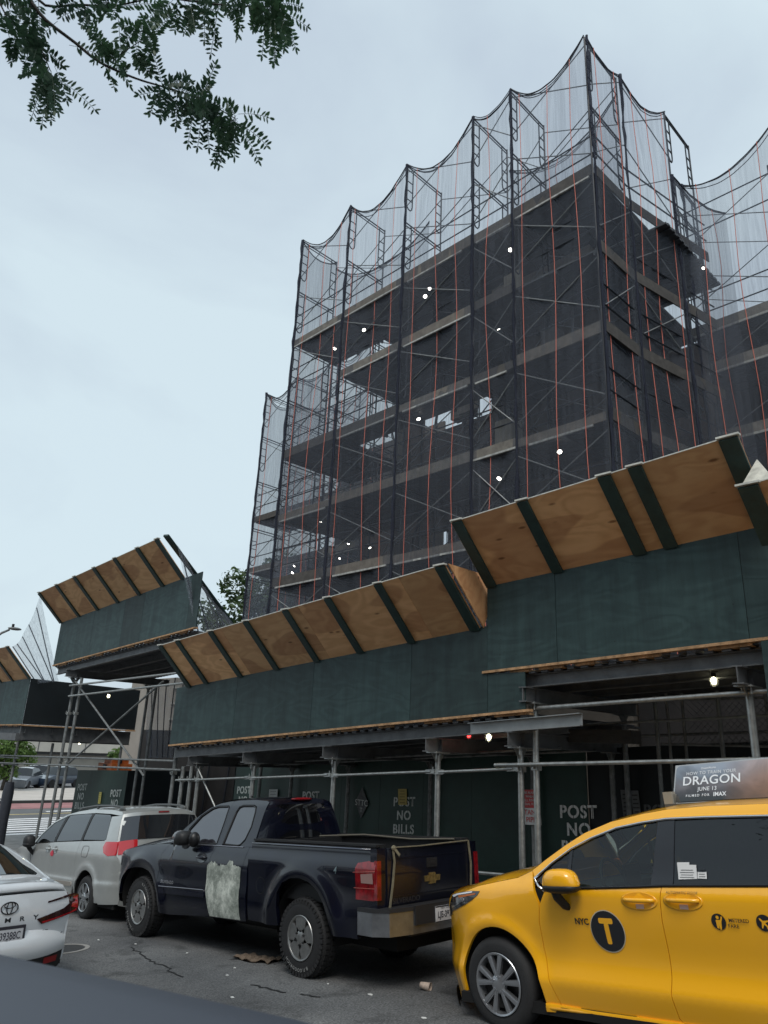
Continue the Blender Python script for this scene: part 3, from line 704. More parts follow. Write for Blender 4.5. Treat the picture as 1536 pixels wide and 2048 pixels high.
def post(parent, u, v, z1, mat=None, r=.043, z0=None, head=True, mid=None):
    g = ground(u) + .15 if z0 is None else z0
    mb = MB(); mb.tube(V(u, v, g+.02), V(u, v, z1-.05), r, 12)
    p = mb.build('post', mat or M_steel, parent, auto=40)
    mb = MB(); mb.box(v-.13, v+.13, u-.13, u+.13, g, g+.02)
    if head:
        mb.box(v-.16, v+.16, u-.10, u+.10, z1-.018, z1-.003)
        for s in (-1, 1):
            mb.add([V(u+.005, v+s*.04, z1-.16), V(u+.005, v+s*.15, z1-.02), V(u+.005, v+s*.04, z1-.02), V(u-.005, v+s*.04, z1-.16), V(u-.005, v+s*.15, z1-.02), V(u-.005, v+s*.04, z1-.02)], [(0, 1, 2), (5, 4, 3), (0, 3, 4, 1), (1, 4, 5, 2), (2, 5, 3, 0)])
            mb.tube(V(u+.07*s, v+.12*s, z1-.10), V(u+.07*s, v+.12*s, z1+.01), .01, 6)
    mb.build('post_plates', mat or M_steel, parent)
    if mid:
        for z in mid:
            mb = MB(); mb.box(v-.055, v+.055, u-.05, u+.05, z-.035, z+.035); mb.tube(V(u, v-.09, z), V(u, v+.06, z), .014, 6); mb.tube(V(u+.05, v-.06, z), V(u+.05, v-.06, z+.07), .010, 6)
            mb.build('clamp', M_steel, parent)
def pipe(parent, p, q, r=.024, mat=None, name='rail', flatends=False):
    mb = MB(); mb.tube(p, q, r, 10)
    if flatends:
        d = (Vector(q)-Vector(p)).normalized()
        for e, s in ((Vector(p), 1), (Vector(q), -1)): mb.beam(e - d*.09*s, e + d*.10*s, .016, .06)
    return mb.build(name, mat or M_steel, parent, auto=40)
def hoarding(parent, u0, u1, v, z0f, z1f, mat, sheet=1.22):
    x = u0
    while x > u1 + .01:
        y = max(u1, x - sheet); mb = MB()
        mb.slab([V(x-.003, v, z0f(x)), V(y+.003, v, z0f(y)), V(y+.003, v, z1f(y)), V(x-.003, v, z1f(x))], (.02, 0, 0)); mb.build('hoarding_board', mat, parent)
        x = y
# --- middle (lower) shed
zbU = lambda u: 1.13 + .053*(6.42-u)
zbL = lambda u: .59 - .0744*(u-5.87)
sh = thing('lower_shed', 'long green sidewalk shed behind the dark pickup with seven narrow battens on its sloped boards', 'sidewalk shed', V(10.5, 9.5, ground(10.5)+.15), group='green sidewalk sheds over the pavement')
fascia(sh, [15.25, 12.8, 10.36, 7.93, 6.42], zbL, 1.23)
fascia(sh, [6.42, 5.78], zbL, lambda u: zbU(6.42) - .04 - zbL(u) - .053*0)
zTL = lambda u: zbL(u) + 1.215
slant(sh, (14.80, 6.55), zTL, [14.70, 13.98, 12.7, 11.48, 10.27, 9.12, 7.92, (6.64, .17)])
mb = MB(); mb.add([V(6.50, VF, zTL(6.5)), V(6.50, VF-.82, zTL(6.5)+.8), V(6.50, VF+.35, zTL(6.5)+.8), V(6.48, VF, zTL(6.5)), V(6.48, VF-.82, zTL(6.5)+.8), V(6.48, VF+.35, zTL(6.5)+.8)], [(0, 1, 2), (5, 4, 3), (0, 3, 4, 1), (1, 4, 5, 2), (2, 5, 3, 0)])
mb.build('end_plywood', M_ply, sh)
deckwork(sh, 15.2, 5.75, zbL)
pipe(sh, V(6.9, 8.52, zbL(6.9)-.19), V(5.05, 8.52, zbL(5.05)-.19), .0, name='channel_end') if False else None
mb = MB()
for dz0, dz1, w0, w1 in ((-.27, -.258, -.05, .03), (-.258, -.12, .018, .03), (-.12, -.108, -.05, .03)):
    mb.slab([V(6.8, 8.47+w0, zbL(6.8)+dz0), V(4.98, 8.47+w0, zbL(4.98)+dz0), V(4.98, 8.47+w1, zbL(4.98)+dz0), V(6.8, 8.47+w1, zbL(6.8)+dz0)], (0, 0, dz1-dz0))
mb.build('channel_end', P('bare_channel', (.30, .31, .31), .45, metal=.6, var=.2), sh)
rl = lambda u: -.84*1.03 + .0725*(15.5-u)            # guard rail
LP = [14.95, 14.6, 14.3, 12.3, 9.92, 7.55, 6.05]
for i, u in enumerate(LP):
    zt = zbL(u) - .27 - (.2 if i > 2 else .14)
    post(sh, u, 8.65, zt, mid=[rl(u)] if i else [rl(u), -.2], head=i > 1)
    if i > 1:
        ibeam(sh, u, 8.36, 11.6, zbL(u)-.272)
        post(sh, u, 11.15, zt, M_steel2)
for a, b in zip(LP[2:], LP[3:]): pipe(sh, V(a-.08, 8.58, rl(a)), V(b+.08, 8.58, rl(b)), .021, flatends=True)
pipe(sh, V(15.1, 8.58, rl(15.1)), V(14.3, 8.58, rl(14.3)), .021)
lr = lambda u: -1.45*1.03 - .0744*(u-6.05)
pipe(sh, V(7.55, 8.58, lr(7.55)), V(6.05, 8.58, lr(6.05)), .021, flatends=True)
pipe(sh, V(9.92, 8.58, lr(9.92)), V(7.55, 8.58, lr(7.55)), .021, flatends=True)
pipe(sh, V(14.28, 8.6, -.55), V(12.7, 8.75, -2.1), .02, name='diagonal_brace')
pipe(sh, V(12.25, 8.62, -.95), V(13.0, 9.4, -1.75), .02, name='diagonal_brace', mat=M_frame)
for v in (9.6, 10.6): pipe(sh, V(14.3, v, -.45), V(6.0, v, .12), .02, M_steel2)
# --- upper (right) shed
zbU = lambda u: 1.13 + .053*(6.42-u)
us2 = thing('upper_shed', 'highest green sidewalk shed over the yellow taxi with two battens set close together', 'sidewalk shed', V(3.5, 9.5, ground(3.5)+.15), group='green sidewalk sheds over the pavement')
fascia(us2, [6.425, 5.26, 2.82, .4, -1.5], zbU, 1.25)
zTU = lambda u: zbU(u) + 1.235
slant(us2, (6.45, 2.42), zTU, [(6.33, .17), (5.20, .16), (4.0, .17), (3.60, .17), (2.52, .2)])
deckwork(us2, 6.45, -1.5, zbU, seed=4)
mb = MB(); mb.box(8.43, 11.7, 6.36, 6.41, zbL(6.4)+1.2, zbU(6.4)+1.2); mb.build('end_board', M_green, us2)
for u in (5.80, 2.98, .3):
    zt = zbU(u)-.27-.2
    post(us2, u, 8.65, zt, mid=[.62+.053*(5.8-u), -.15+.06*(5.8-u)])
    ibeam(us2, u, 8.36, 11.6, zbU(u)-.272); post(us2, u, 11.15, zt, M_steel2)
pipe(us2, V(5.85, 8.60, .615), V(.3, 8.60, .615+.053*5.5), .028)
pipe(us2, V(6.42, 8.56, -.145), V(.3, 8.56, -.145+.06*6.1), .026)
for u in (4.9, 4.0): pipe(us2, V(u, 10.4, ground(u)+.15), V(u, 10.4, zbU(u)-.3), .03, M_steel2, name='inner_post')
for v, z in ((9.9, .45), (10.6, .3)): pipe(us2, V(6.3, v, z), V(0, v, z+.3), .02, M_steel2)
mb = MB(); mb.box(10.2, 10.5, 5.5, 6.6, .30, .48); mb.box(9.8, 10.1, 5.0, 6.0, .22, .4); mb.build('timber_bearers', M_plank, us2)
# --- third shed at the right border
ts = thing('end_shed', 'green shed end cut off by the right border, beyond the highest shed', 'sidewalk shed', V(1, 9.5, ground(1)+.15), group='green sidewalk sheds over the pavement')
zbT = lambda u: .33 + .06*(2.6-u)
fascia(ts, [2.70, .3, -1.5], zbT, .96, v=8.36)
slant(ts, (2.46, -1.5), lambda u: 2.28 + .08*(2.46-u), [(2.38, .2), 1.2, 0], v=8.12, out=.54, rise=.50)
mb = MB(); mb.add([V(2.47, 7.62, 2.80), V(2.15, 7.62, 2.83), V(2.36, 7.9, 3.18), V(2.47, 7.65, 2.80), V(2.15, 7.65, 2.83), V(2.36, 7.93, 3.18)], [(0, 1, 2), (5, 4, 3), (0, 3, 4, 1), (1, 4, 5, 2), (2, 5, 3, 0)])
mb.build('triangular_offcut', P('white_stained_board', (.55, .53, .46), .8, var=.4, vscale=6), ts)
post(ts, 2.72, 8.6, .3, head=False)
# --- raised shed (vehicle gateway)
zbG = lambda u: 2.01 + .058*(22.89-u)
gs = thing('gateway_shed', 'raised green shed bridging the truck gateway at the left, on tall twin posts', 'sidewalk shed', V(19, 9.5, ground(19)+.15), group='green sidewalk sheds over the pavement')
fascia(gs, [22.95, 20.5, 18.6, 17.5, 15.2, 14.75], zbG, 1.30)
zTG = lambda u: zbG(u) + 1.30
slant(gs, (23.0, 15.55), zTG, [22.92, 21.6, 20.33, 19.07, 17.83, (16.6, .15), (15.62, .16)])
deckwork(gs, 22.9, 14.8, zbG, seed=6)
for u in (21.75, 21.25, 15.35):
    for v in (8.65, 11.0): post(gs, u, v, zbG(u)-.46, M_steel2, head=u > 21.5 or u < 16, mid=[-.7, .6] if v < 9 else None)
for u in (21.6, 15.4): ibeam(gs, u, 8.3, 11.6, zbG(u)-.27)
pipe(gs, V(22.5, 8.6, 1.95), V(16.9, 8.75, -.85), .026, M_steel2, name='diagonal_brace')
pipe(gs, V(21.2, 8.66, -.75), V(16.6, 8.75, 1.35), .026, M_steel2, name='diagonal_brace')
pipe(gs, V(21.8, 8.56, 1.38), V(15.3, 8.56, 1.50), .027); pipe(gs, V(21.75, 8.56, 1.08), V(14.6, 8.56, 1.27), .027)
pipe(gs, V(26.5, 8.56, -.95), V(14.9, 8.56, -.62), .024, M_steel2); pipe(gs, V(26.5, 8.56, -.72), V(15.4, 8.7, -.45), .024, M_steel2)
mb = MB(); mb.beam(V(15.2, 7.58, zTG(15.2)+.80), V(16.62, 10.5, 3.05), .14, .05); mb.build('return_batten', M_batten, gs)
# light netting by the gateway
def loose(name_lab, quad, mat, folds=9, amp=.12, nx=40, nz=24, sagx=.3, seed=1):
    rnd = random.Random(seed); root = thing('draped_net', name_lab, 'netting', quad[3])
    a, b, c, d = [Vector(q) for q in quad]; n = (b-a).cross(d-a).normalized(); vs = []
    for i in range(nx+1):
        for j in range(nz+1):
            s, t = i/nx, j/nz
            p = (a*(1-s)+b*s)*(1-t) + (d*(1-s)+c*s)*t
            p = p + n*amp*math.sin(s*folds*3.1+t*2+seed)*(.4+t*.6) + Vector((0, 0, -sagx*4*s*(1-s)*(1-t)))
            vs.append(p)
    mb = MB(); mb.add(vs, [(i*(nz+1)+j, i*(nz+1)+j+1, (i+1)*(nz+1)+j+1, (i+1)*(nz+1)+j) for i in range(nx) for j in range(nz)])
    mb.build('mesh_sheet', mat, root, smooth=True)
    for k in range(5):
        s = (k+.4)/5; i = int(s*nx); mbk = MB(); mbk.path([vs[i*(nz+1)+j]+n*.02 for j in range(nz+1)], .018, 5); mbk.build('fold', M_netd, root)
    return root
loose('pale net draped between the gateway shed and the lower shed at the far left', [V(26.2, 8.1, 2.75), V(23.1, 7.7, 4.1), V(22.9, 8.6, 1.55), V(24.9, 8.7, 1.55)], M_netl, seed=2, sagx=.45, amp=.05, folds=5)
loose('net hanging behind the long sloping batten right of the gateway shed', [V(15.2, 7.9, 4.4), V(16.5, 10.4, 3.1), V(15.0, 10.4, 2.0), V(14.9, 8.45, 2.4)], M_netl, seed=3, sagx=.1, amp=.04, folds=5)
loose('net hanging in the gateway opening beside the pale far building', [V(23.0, 11.6, 1.9), V(20.4, 11.6, 2.0), V(20.6, 11.7, -.5), V(22.6, 11.7, -.6)], M_net, seed=4, sagx=.1, amp=.06)
# --- leftmost shed
zbF = lambda u: .27 + .012*(24.7-u)
fs_ = thing('corner_shed', 'green shed at the left border seen at its corner, with a wrapped post', 'sidewalk shed', V(28, 9.5, ground(28)+.15), group='green sidewalk sheds over the pavement')
fascia(fs_, [34, 31.6, 29.2, 26.9, 24.7], zbF, 1.42)
slant(fs_, (34, 24.62), lambda u: zbF(u)+1.41, [33.5, 32.2, 31, 29.8, 28.6, 27.4, 26.25, (24.72, .16)], out=.86, rise=.9)
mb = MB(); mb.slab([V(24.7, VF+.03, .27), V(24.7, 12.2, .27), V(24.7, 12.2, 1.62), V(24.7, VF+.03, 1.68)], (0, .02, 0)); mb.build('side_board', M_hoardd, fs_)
mb = MB(); mb.box(VF, 12.2, 24.64, 24.72, .22, .265); mb.build('edge_plank', M_lumber, fs_)
deckwork(fs_, 34, 24.7, zbF, seed=8)
ibeam(fs_, 25.0, 8.3, 12.2, -.0, .24)
mb = MB(); mb.box(8.44, 12.1, 24.78, 24.86, -.20, .2); mb.build('side_girder', M_beam, fs_)
mb = MB(); mb.box(8.2, 8.3, 24.4, 34, -.22, -.01); mb.build('outer_girder', M_beam, fs_)
for u, v in ((25.4, 8.65), (25.0, 9.6), (24.9, 11.9), (29, 8.65), (33, 8.65)): post(fs_, u, v, -.22, M_steel2, head=False)
mb = MB(); mb.lathe([(.16, 0), (.17, .4), (.15, 1.2), (.16, 2.0), (.12, 2.3)], V(24.4, 8.3, ground(24.4)+.1), (0, 0, 1), 14); mb.build('post_wrap', P('dark_wrap', (.03, .034, .045), .5, bump=.6, bscale=8), fs_, smooth=True)
for z in (-.75, -.95, -2.0): pipe(fs_, V(33, 8.6, z-.1), V(24.9, 8.6, z), .022, M_steel2)
# ================================================================ hoardings
MSTY = {}
def letters2d(txt, size, bold=.0, spacing=1.0, shear=0):
    cu = bpy.data.curves.new('t', 'FONT'); cu.body = txt; cu.size = size; cu.offset = bold*size; cu.space_character = spacing; cu.shear = shear
    cu.resolution_u = 6; cu.align_x = 'CENTER'
    ob = bpy.data.objects.new('t', cu); C.objects.link(ob); dg = bpy.context.evaluated_depsgraph_get(); me = bpy.data.meshes.new_from_object(ob.evaluated_get(dg))
    bpy.data.objects.remove(ob); return me
def text_on(parent, name, txt, size, org, ex, ey, mat, bold=0, spacing=1.0, stencil=False, thick=None, world=True, shear=0, sx=1.0, mapf=None):
    """flat lettering: org centre-bottom, ex / ey world axes"""
    me = letters2d(txt, size, bold, spacing, shear)
    bm = bmesh.new(); bm.from_mesh(me); bpy.data.meshes.remove(me)
    if stencil:
        xs = [v.co.x for v in bm.verts]; x0, x1 = min(xs), max(xs)
        isl = []; seen = set()
        for f in bm.faces:
            if f in seen: continue
            st = [f]; grp = []; seen.add(f)
            while st:
                g = st.pop(); grp.append(g)
                for e in g.edges:
                    for h in e.link_faces:
                        if h not in seen: seen.add(h); st.append(h)
            cx_ = [v.co.x for g in grp for v in g.verts]; isl.append((min(cx_), max(cx_)))
        for a, b in isl:
            wd = b-a
            if wd < size*.3: continue
            c_ = a + wd*(.5 if wd > size*.5 else .46); hw = size*.022
            for pl in (c_-hw, c_+hw):
                fcs = [f for f in bm.faces if min(v.co.x for v in f.verts) >= a-1e-4 and max(v.co.x for v in f.verts) <= b+1e-4]
                gm = list({v for f in fcs for v in f.verts}) + list({e for f in fcs for e in f.edges}) + fcs
                bmesh.ops.bisect_plane(bm, geom=gm, plane_co=(pl, 0, 0), plane_no=(1, 0, 0))
            dele = [f for f in bm.faces if c_-hw < f.calc_center_median().x < c_+hw]
            bmesh.ops.delete(bm, geom=dele, context='FACES')
    if mapf:
        bmesh.ops.triangulate(bm, faces=bm.faces)
        for v in bm.verts: v.co = mapf(v.co.x*sx, v.co.y)
    else:
        O = Vector(org); X = Vector(ex); Y = Vector(ey)
        for v in bm.verts: v.co = O + X*v.co.x*sx + Y*v.co.y
    me = bpy.data.meshes.new(name); bm.to_mesh(me); bm.free()
    return link(name, me, mat, parent, world)
XD = V(-1, 0, .0745); YD = Vector((0, 0, 1))
zgr = lambda u: ground(u) + .15
h1 = thing('green_hoarding', 'dark green plywood hoarding stencilled POST NO BILLS behind the pickup and taxi', 'hoarding', V(10, 11.3, zgr(10)), group='green site hoardings under the sheds')
zh = lambda u: -.53 + .066*(16.9-u)
hoarding(h1, 16.9, 13.9, 11.3, zgr, zh, P('hoarding_paint_lit', (.010, .034, .027), .5, var=.25, vscale=1.5, bump=.12, bscale=12))  # better lit panels get their own tone, lighting put into the colour
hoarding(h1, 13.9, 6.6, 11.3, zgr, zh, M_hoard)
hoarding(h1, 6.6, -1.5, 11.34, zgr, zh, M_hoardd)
def pnb(parent, u, v, ztop, mat, words=('POST', 'NO', 'BILLS'), s=.235, st=True, lead=.24):
    for i, wd in enumerate(words):
        text_on(parent, 'stencil_lettering', wd, s, V(u, v, ztop - s*.72 - i*lead), XD, YD, mat, bold=.03, spacing=1.12, stencil=st)
pnb(h1, 6.78, 11.285, -.74, M_white, s=.27, lead=.27)
pnb(h1, 10.75, 11.296, -.90, M_whited, lead=.255)
pnb(h1, 13.72, 11.29, -.99, M_whited)
pnb(h1, 16.42, 11.296, -1.05, P('stencil_pale', (.5, .54, .52), .8, var=.25, vscale=30))
pnb(h1, 5.35, 11.33, -.62, P('stencil_very_faded', (.12, .13, .135), .8))
# diamond sign
dm = thing('diamond_sign', 'grey diamond sign with worn letters on the dark hoarding behind the pickup cab', 'sign', V(11.97, 11.28, -1.1))
mb = MB(); mb.add([(-.015, 0, -.31), (-.015, -.2, 0), (-.015, 0, .31), (-.015, .2, 0), (0, 0, -.31), (0, -.2, 0), (0, 0, .31), (0, .2, 0)], [(0, 1, 2, 3), (7, 6, 5, 4), (0, 4, 5, 1), (1, 5, 6, 2), (2, 6, 7, 3), (3, 7, 4, 0)])
mb.build('plate', P('grey_plate', (.10, .105, .11), .6, var=.5, vscale=12), dm, world=False)
text_on(dm, 'lettering', 'STTC', .17, (-.019, 0, -.06), (0, -1, 0), (0, 0, 1), M_whited, world=False)
text_on(dm, 'lettering', 'T', .13, (-.019, 0, -.19), (0, -1, 0), (0, 0, 1), M_whited, world=False)
# notices
def notice(name, lab, u, v, z, w, h, col, rows=5, cat='notice', ink=(.12, .10, .04), words=None):
    t = thing(name, lab, cat, V(u, v, z)); t.rotation_euler = (-.07, 0, 0)
    mb = MB(); mb.box(-.006, 0, -w/2, w/2, -h/2, h/2); mb.build('sheet', P('paper_%s' % lab[:14], col, .7, var=.12, vscale=8), t, world=False)
    mb = MB(); rnd = random.Random(len(lab))
    for i in range(rows):
        z_ = h*.36 - i*h*.72/max(1, rows-1); ww = w*rnd.uniform(.25, .42); mb.box(-.009, -.0065, -ww, ww, z_-h*.022, z_+h*.022)
    mb.build('small_print', P('ink_%s' % lab[:14], ink, .7), t, world=False)
    return t
notice('yellow_permit', 'yellow permit sheet pasted over the word POST on the dark hoarding', 10.78, 11.28, -.90, .24, .30, (.50, .40, .13), ink=(.2, .16, .05))
notice('yellow_permit', 'small yellow permit on the left hoarding between two stencils', 25.0, 11.46, -1.95, .18, .36, (.50, .46, .13), ink=(.2, .16, .05))
notice('white_permit', 'small white permit sheet beside the post above the pickup cab', 15.1, 11.26, -1.22, .34, .36, (.45, .46, .45), ink=(.2, .2, .2))
notice('white_permit', 'left one of two narrow grey notices above the taxi bonnet', 5.93, 11.32, -.70, .13, .5, (.17, .18, .185), rows=7, ink=(.06, .06, .06))
notice('white_permit', 'right one of two narrow grey notices above the taxi bonnet', 5.76, 11.32, -.70, .13, .5, (.17, .18, .185), rows=7, ink=(.06, .06, .06))
sg = thing('standpipe_sign', 'red and white sign reading STAND PIPE half hidden between two posts', 'sign', V(6.28, 9.2, -.68), (-.06, 0, 0))
mb = MB(); mb.box(-.006, 0, -.16, .16, -.02, .22); mb.build('red_plate', P('sign_red', (.36, .03, .03), .5, var=.2, vscale=9), sg, world=False)
mb = MB(); mb.box(-.006, 0, -.16, .16, -.24, -.022); mb.build('white_plate', P('sign_white', (.42, .42, .41), .5, var=.15, vscale=9), sg, world=False)
for i, t_ in enumerate(('FIRE ALARM', 'WHEN', 'BELL RINGS', 'DIAL 911')): text_on(sg, 'lettering', t_, .045, (-.009, 0, .165-i*.05), (0, -1, 0), (0, 0, 1), MATS['sign_white'], world=False, bold=.01)
for i, t_ in enumerate(('STAND', 'PIPE')): text_on(sg, 'lettering', t_, .095, (-.009, 0, -.11-i*.095), (0, -1, 0), (0, 0, 1), MATS['sign_red'], world=False, bold=.01)
sgp = MB(); sgp.tube(V(6.28, 9.25, zgr(6.3)), V(6.28, 9.25, -.45), .02, 8); sgp.build('sign_pole', M_steel2, sg)
# left hoarding (box beyond the gateway)
h2 = thing('corner_hoarding', 'lighter green hoarding stencilled POST NO BILLS beyond the gateway, with a yellow permit', 'hoarding', V(25, 11.5, zgr(25)), group='green site hoardings under the sheds')
zh2 = lambda u: -1.0 - .045*(u-23.3)
M_h3 = P('hoarding_paint_mid', (.020, .048, .041), .55, var=.2, vscale=1.2)  # lit street face of the left hoarding, its light put into the colour
hoarding(h2, 27.2, 23.3, 11.5, zgr, zh2, M_h3)
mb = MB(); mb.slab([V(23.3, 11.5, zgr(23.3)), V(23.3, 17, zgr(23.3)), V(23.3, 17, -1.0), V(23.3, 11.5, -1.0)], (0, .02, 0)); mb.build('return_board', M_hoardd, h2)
pnb(h2, 26.6, 11.49, -1.60, MATS['stencil_pale'], s=.30, lead=.30, st=False)
pnb(h2, 23.95, 11.49, -1.62, MATS['stencil_pale'], words=('POST', 'NO'), s=.30, lead=.30, st=False)
# dark gate in the gateway
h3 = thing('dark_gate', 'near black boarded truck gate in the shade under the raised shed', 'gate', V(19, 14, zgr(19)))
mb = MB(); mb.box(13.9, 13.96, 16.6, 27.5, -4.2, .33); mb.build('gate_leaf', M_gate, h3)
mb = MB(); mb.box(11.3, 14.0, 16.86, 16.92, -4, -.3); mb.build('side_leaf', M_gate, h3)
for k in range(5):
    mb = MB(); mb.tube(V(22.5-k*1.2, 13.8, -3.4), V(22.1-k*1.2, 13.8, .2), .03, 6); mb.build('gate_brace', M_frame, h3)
# chain link screen behind the right shed
cl = thing('chain_link_fence', 'chain link screen in the dark under the highest shed', 'fence', V(4, 10.5, .2))
mb = MB(); s = .09
for k in range(-40, 60):
    u0 = 4.75 - k*s
    for sg_ in (1, -1):
        pts = []
        za, zb_ = .26, .86; du = (zb_-za)*sg_
        ua, ub = u0, u0-du
        lo, hi = 1.0, 4.75
        if min(ua, ub) < lo or max(ua, ub) > hi: continue
        mb.tube(V(ua, 10.5, za), V(ub, 10.5, zb_), .0035, 4)
mb.build('wire_mesh', P('fence_wire', (.10, .10, .11), .5, metal=.4), cl)
for u in (4.78, 4.55, 3.42, 1): pipe(cl, V(u, 10.52, zgr(u)), V(u, 10.52, .95), .022, M_steel2, name='fence_post')
for z in (.24, .86): pipe(cl, V(4.9, 10.52, z), V(.9, 10.52, z+.02), .018, M_steel2, name='fence_rail')
# caged lamps of the sheds
def caged(lab, p, mat, es=None):
    t = thing('caged_lamp', lab, 'lamp', V(*p), group='caged bulbs under the sheds')
    mb = MB(); mb.sphere((0, 0, 0), .035, 12, (1, 1, 1.35)); mb.build('bulb', mat, t, smooth=True, world=False)
    mb = MB(); mb.lathe([(.03, .1), (.035, .045), (.0, .045)], (0, 0, 0), (0, 0, 1), 12); mb.lathe([(.0, .13), (.06, .12), (.06, .11), (0, .11)], (0, 0, 0), (0, 0, 1), 12); mb.build('socket', M_black, t, world=False)
    mb = MB()
    for k in range(6):
        a = k*math.pi/3; mb.path([(.045*math.cos(a)*q, .045*math.sin(a)*q, z) for q, z in ((.8, .05), (1.1, 0), (.9, -.045), (.2, -.07))], .003, 4)
    mb.build('cage', M_steel, t, world=False)
caged('bright caged bulb hanging over the taxi sign', (3.60, 9.3, .98), M_lampw)
caged('red caged bulb left of the white one above the hoarding', (7.24, 9.0, .27), M_lampr)
caged('white caged bulb right of the red one', (6.86, 9.0, .24), M_lampw)
caged('caged bulb under the gateway shed, left one', (21.2, 9.5, 1.15), M_lampw)
caged('caged bulb by the net at the right end of the gateway shed', (18.5, 10.5, 1.2), M_lampw)
caged('caged bulb under the corner shed in front of the pale overpass', (27.0, 11.3, -.25), M_lampw)
# ================================================================ vehicle tools (local axes: x across, y forward, z up)
def cr(pts, n=6):
    """Catmull-Rom through points"""
    out = []; P_ = [pts[0]] + list(pts) + [pts[-1]]
    for i in range(1, len(P_)-2):
        p0, p1, p2, p3 = P_[i-1:i+3]
        for k in range(n):
            t = k/n
            out.append(tuple(.5*((2*p1[j]) + (-p0[j]+p2[j])*t + (2*p0[j]-5*p1[j]+4*p2[j]-p3[j])*t*t + (-p0[j]+3*p1[j]-3*p2[j]+p3[j])*t**3) for j in range(len(p1))))
    out.append(tuple(pts[-1])); return out
def interp(tab):
    ds = cr(tab, 8)
    def f(x):
        if x <= ds[0][0]: return ds[0][1]
        if x >= ds[-1][0]: return ds[-1][1]
        lo, hi = 0, len(ds)-1
        while hi-lo > 1:
            m = (lo+hi)//2
            if ds[m][0] <= x: lo = m
            else: hi = m
        a, b = ds[lo], ds[hi]; t = (x-a[0])/max(1e-9, b[0]-a[0]); return a[1] + (b[1]-a[1])*t
    return f
def densify(poly, s):
    out = []; n = len(poly)
    for i in range(n):
        a, b = poly[i], poly[(i+1) % n]; l = math.hypot(b[0]-a[0], b[1]-a[1]); k = max(1, int(math.ceil(l/s)))
        for j in range(k): out.append((lerp(a[0], b[0], j/k), lerp(a[1], b[1], j/k)))
    return out
def area(p): return .5*sum(p[i][0]*p[(i+1) % len(p)][1] - p[(i+1) % len(p)][0]*p[i][1] for i in range(len(p)))
def inset(poly, d):
    n = len(poly); out = []
    for i in range(n):
        a, b, c = poly[i-1], poly[i], poly[(i+1) % n]
        e1 = Vector((b[0]-a[0], b[1]-a[1])); e2 = Vector((c[0]-b[0], c[1]-b[1]))
        if e1.length < 1e-7 or e2.length < 1e-7: out.append(b); continue
        e1.normalize(); e2.normalize(); n1 = Vector((-e1.y, e1.x)); n2 = Vector((-e2.y, e2.x)); m = n1+n2
        if m.length < .2: out.append((b[0]+n1.x*d, b[1]+n1.y*d)); continue
        m.normalize(); k = d/max(.5, m.dot(n1)); out.append((b[0]+m.x*k, b[1]+m.y*k))
    return out
def pip(p, poly):
    x, y = p; c = False; n = len(poly); j = n-1
    for i in range(n):
        xi, yi = poly[i]; xj, yj = poly[j]
        if (yi > y) != (yj > y) and x < (xj-xi)*(y-yi)/(yj-yi) + xi: c = not c
        j = i
    return c
def dpoly(p, poly):
    m = 9e9; n = len(poly)
    for i in range(n):
        a, b = poly[i], poly[(i+1) % n]; dx, dy = b[0]-a[0], b[1]-a[1]; l = dx*dx+dy*dy
        t = 0 if l == 0 else max(0, min(1, ((p[0]-a[0])*dx + (p[1]-a[1])*dy)/l))
        d = math.hypot(p[0]-a[0]-dx*t, p[1]-a[1]-dy*t); m = min(m, d)
    return m
def tri2d(poly, sp):
    poly = densify(poly, sp)
    xs = [p[0] for p in poly]; ys = [p[1] for p in poly]; pts = list(poly)
    x = min(xs) + sp*.5; row = 0
    while x < max(xs):
        y = min(ys) + sp*(.5 if row % 2 else .25)
        while y < max(ys):
            if pip((x, y), poly) and dpoly((x, y), poly) > sp*.45: pts.append((x, y))
            y += sp
        x += sp*.9; row += 1
    n = len(poly)
    vs, es, fs, *_ = delaunay_2d_cdt([Vector(p) for p in pts], [(i, (i+1) % n) for i in range(n)], [], 1, 1e-5)
    return [(v.x, v.y) for v in vs], [tuple(f) for f in fs], n
def panel(parent, name, poly, W, mat, side=-1, gap=.003, flange=.02, sp=.045, off=0, label=None, mapf=None):
    """a sheet whose outline is given in side view (forward, up); W gives the half width there"""
    if area(poly) < 0: poly = poly[::-1]
    if gap: poly = inset(densify(poly, sp), gap)
    v2, f2, n = tri2d(poly, sp)
    if mapf is None:
        def mapf(a, c): return Vector((side*(W(a, c)+off), a, c))
    vs = [mapf(a, c) for a, c in v2]; h = .004; nr = []
    for a, c in v2:
        ta = mapf(a+h, c) - mapf(a-h, c); tc_ = mapf(a, c+h) - mapf(a, c-h); q = ta.cross(tc_).normalized(); nr.append(q)
    sgn = 1
    q0 = vs[0]
    if side*nr[len(nr)//2].x < 0: sgn = -1
    nr = [q*sgn for q in nr]
    fs = []
    for f in f2:
        a, b, c = vs[f[0]], vs[f[1]], vs[f[2]]
        fs.append(f if (b-a).cross(c-a).dot(nr[f[0]]) > 0 else f[::-1])
    if flange:                            # rolled-in edge
        dp = densify(poly, sp); nb = len(vs); m = len(dp)
        P0 = [mapf(a, c) for a, c in dp]
        for i, p in enumerate(P0):
            q = Vector((p.x - side*flange, p.y, p.z)); vs += [p, q]; nr += [Vector((0, 0, 0)), Vector((0, 0, 0))]
        for i in range(m):
            j = (i+1) % m; fs.append((nb+2*i, nb+2*j, nb+2*j+1, nb+2*i+1))
    me = bpy.data.meshes.new(name); me.from_pydata([tuple(v) for v in vs], [], fs); me.update()
    me.polygons.foreach_set('use_smooth', [True]*len(me.polygons))
    me.normals_split_custom_set_from_vertices([tuple(x) for x in nr])
    return link(name, me, mat, parent, False, label)
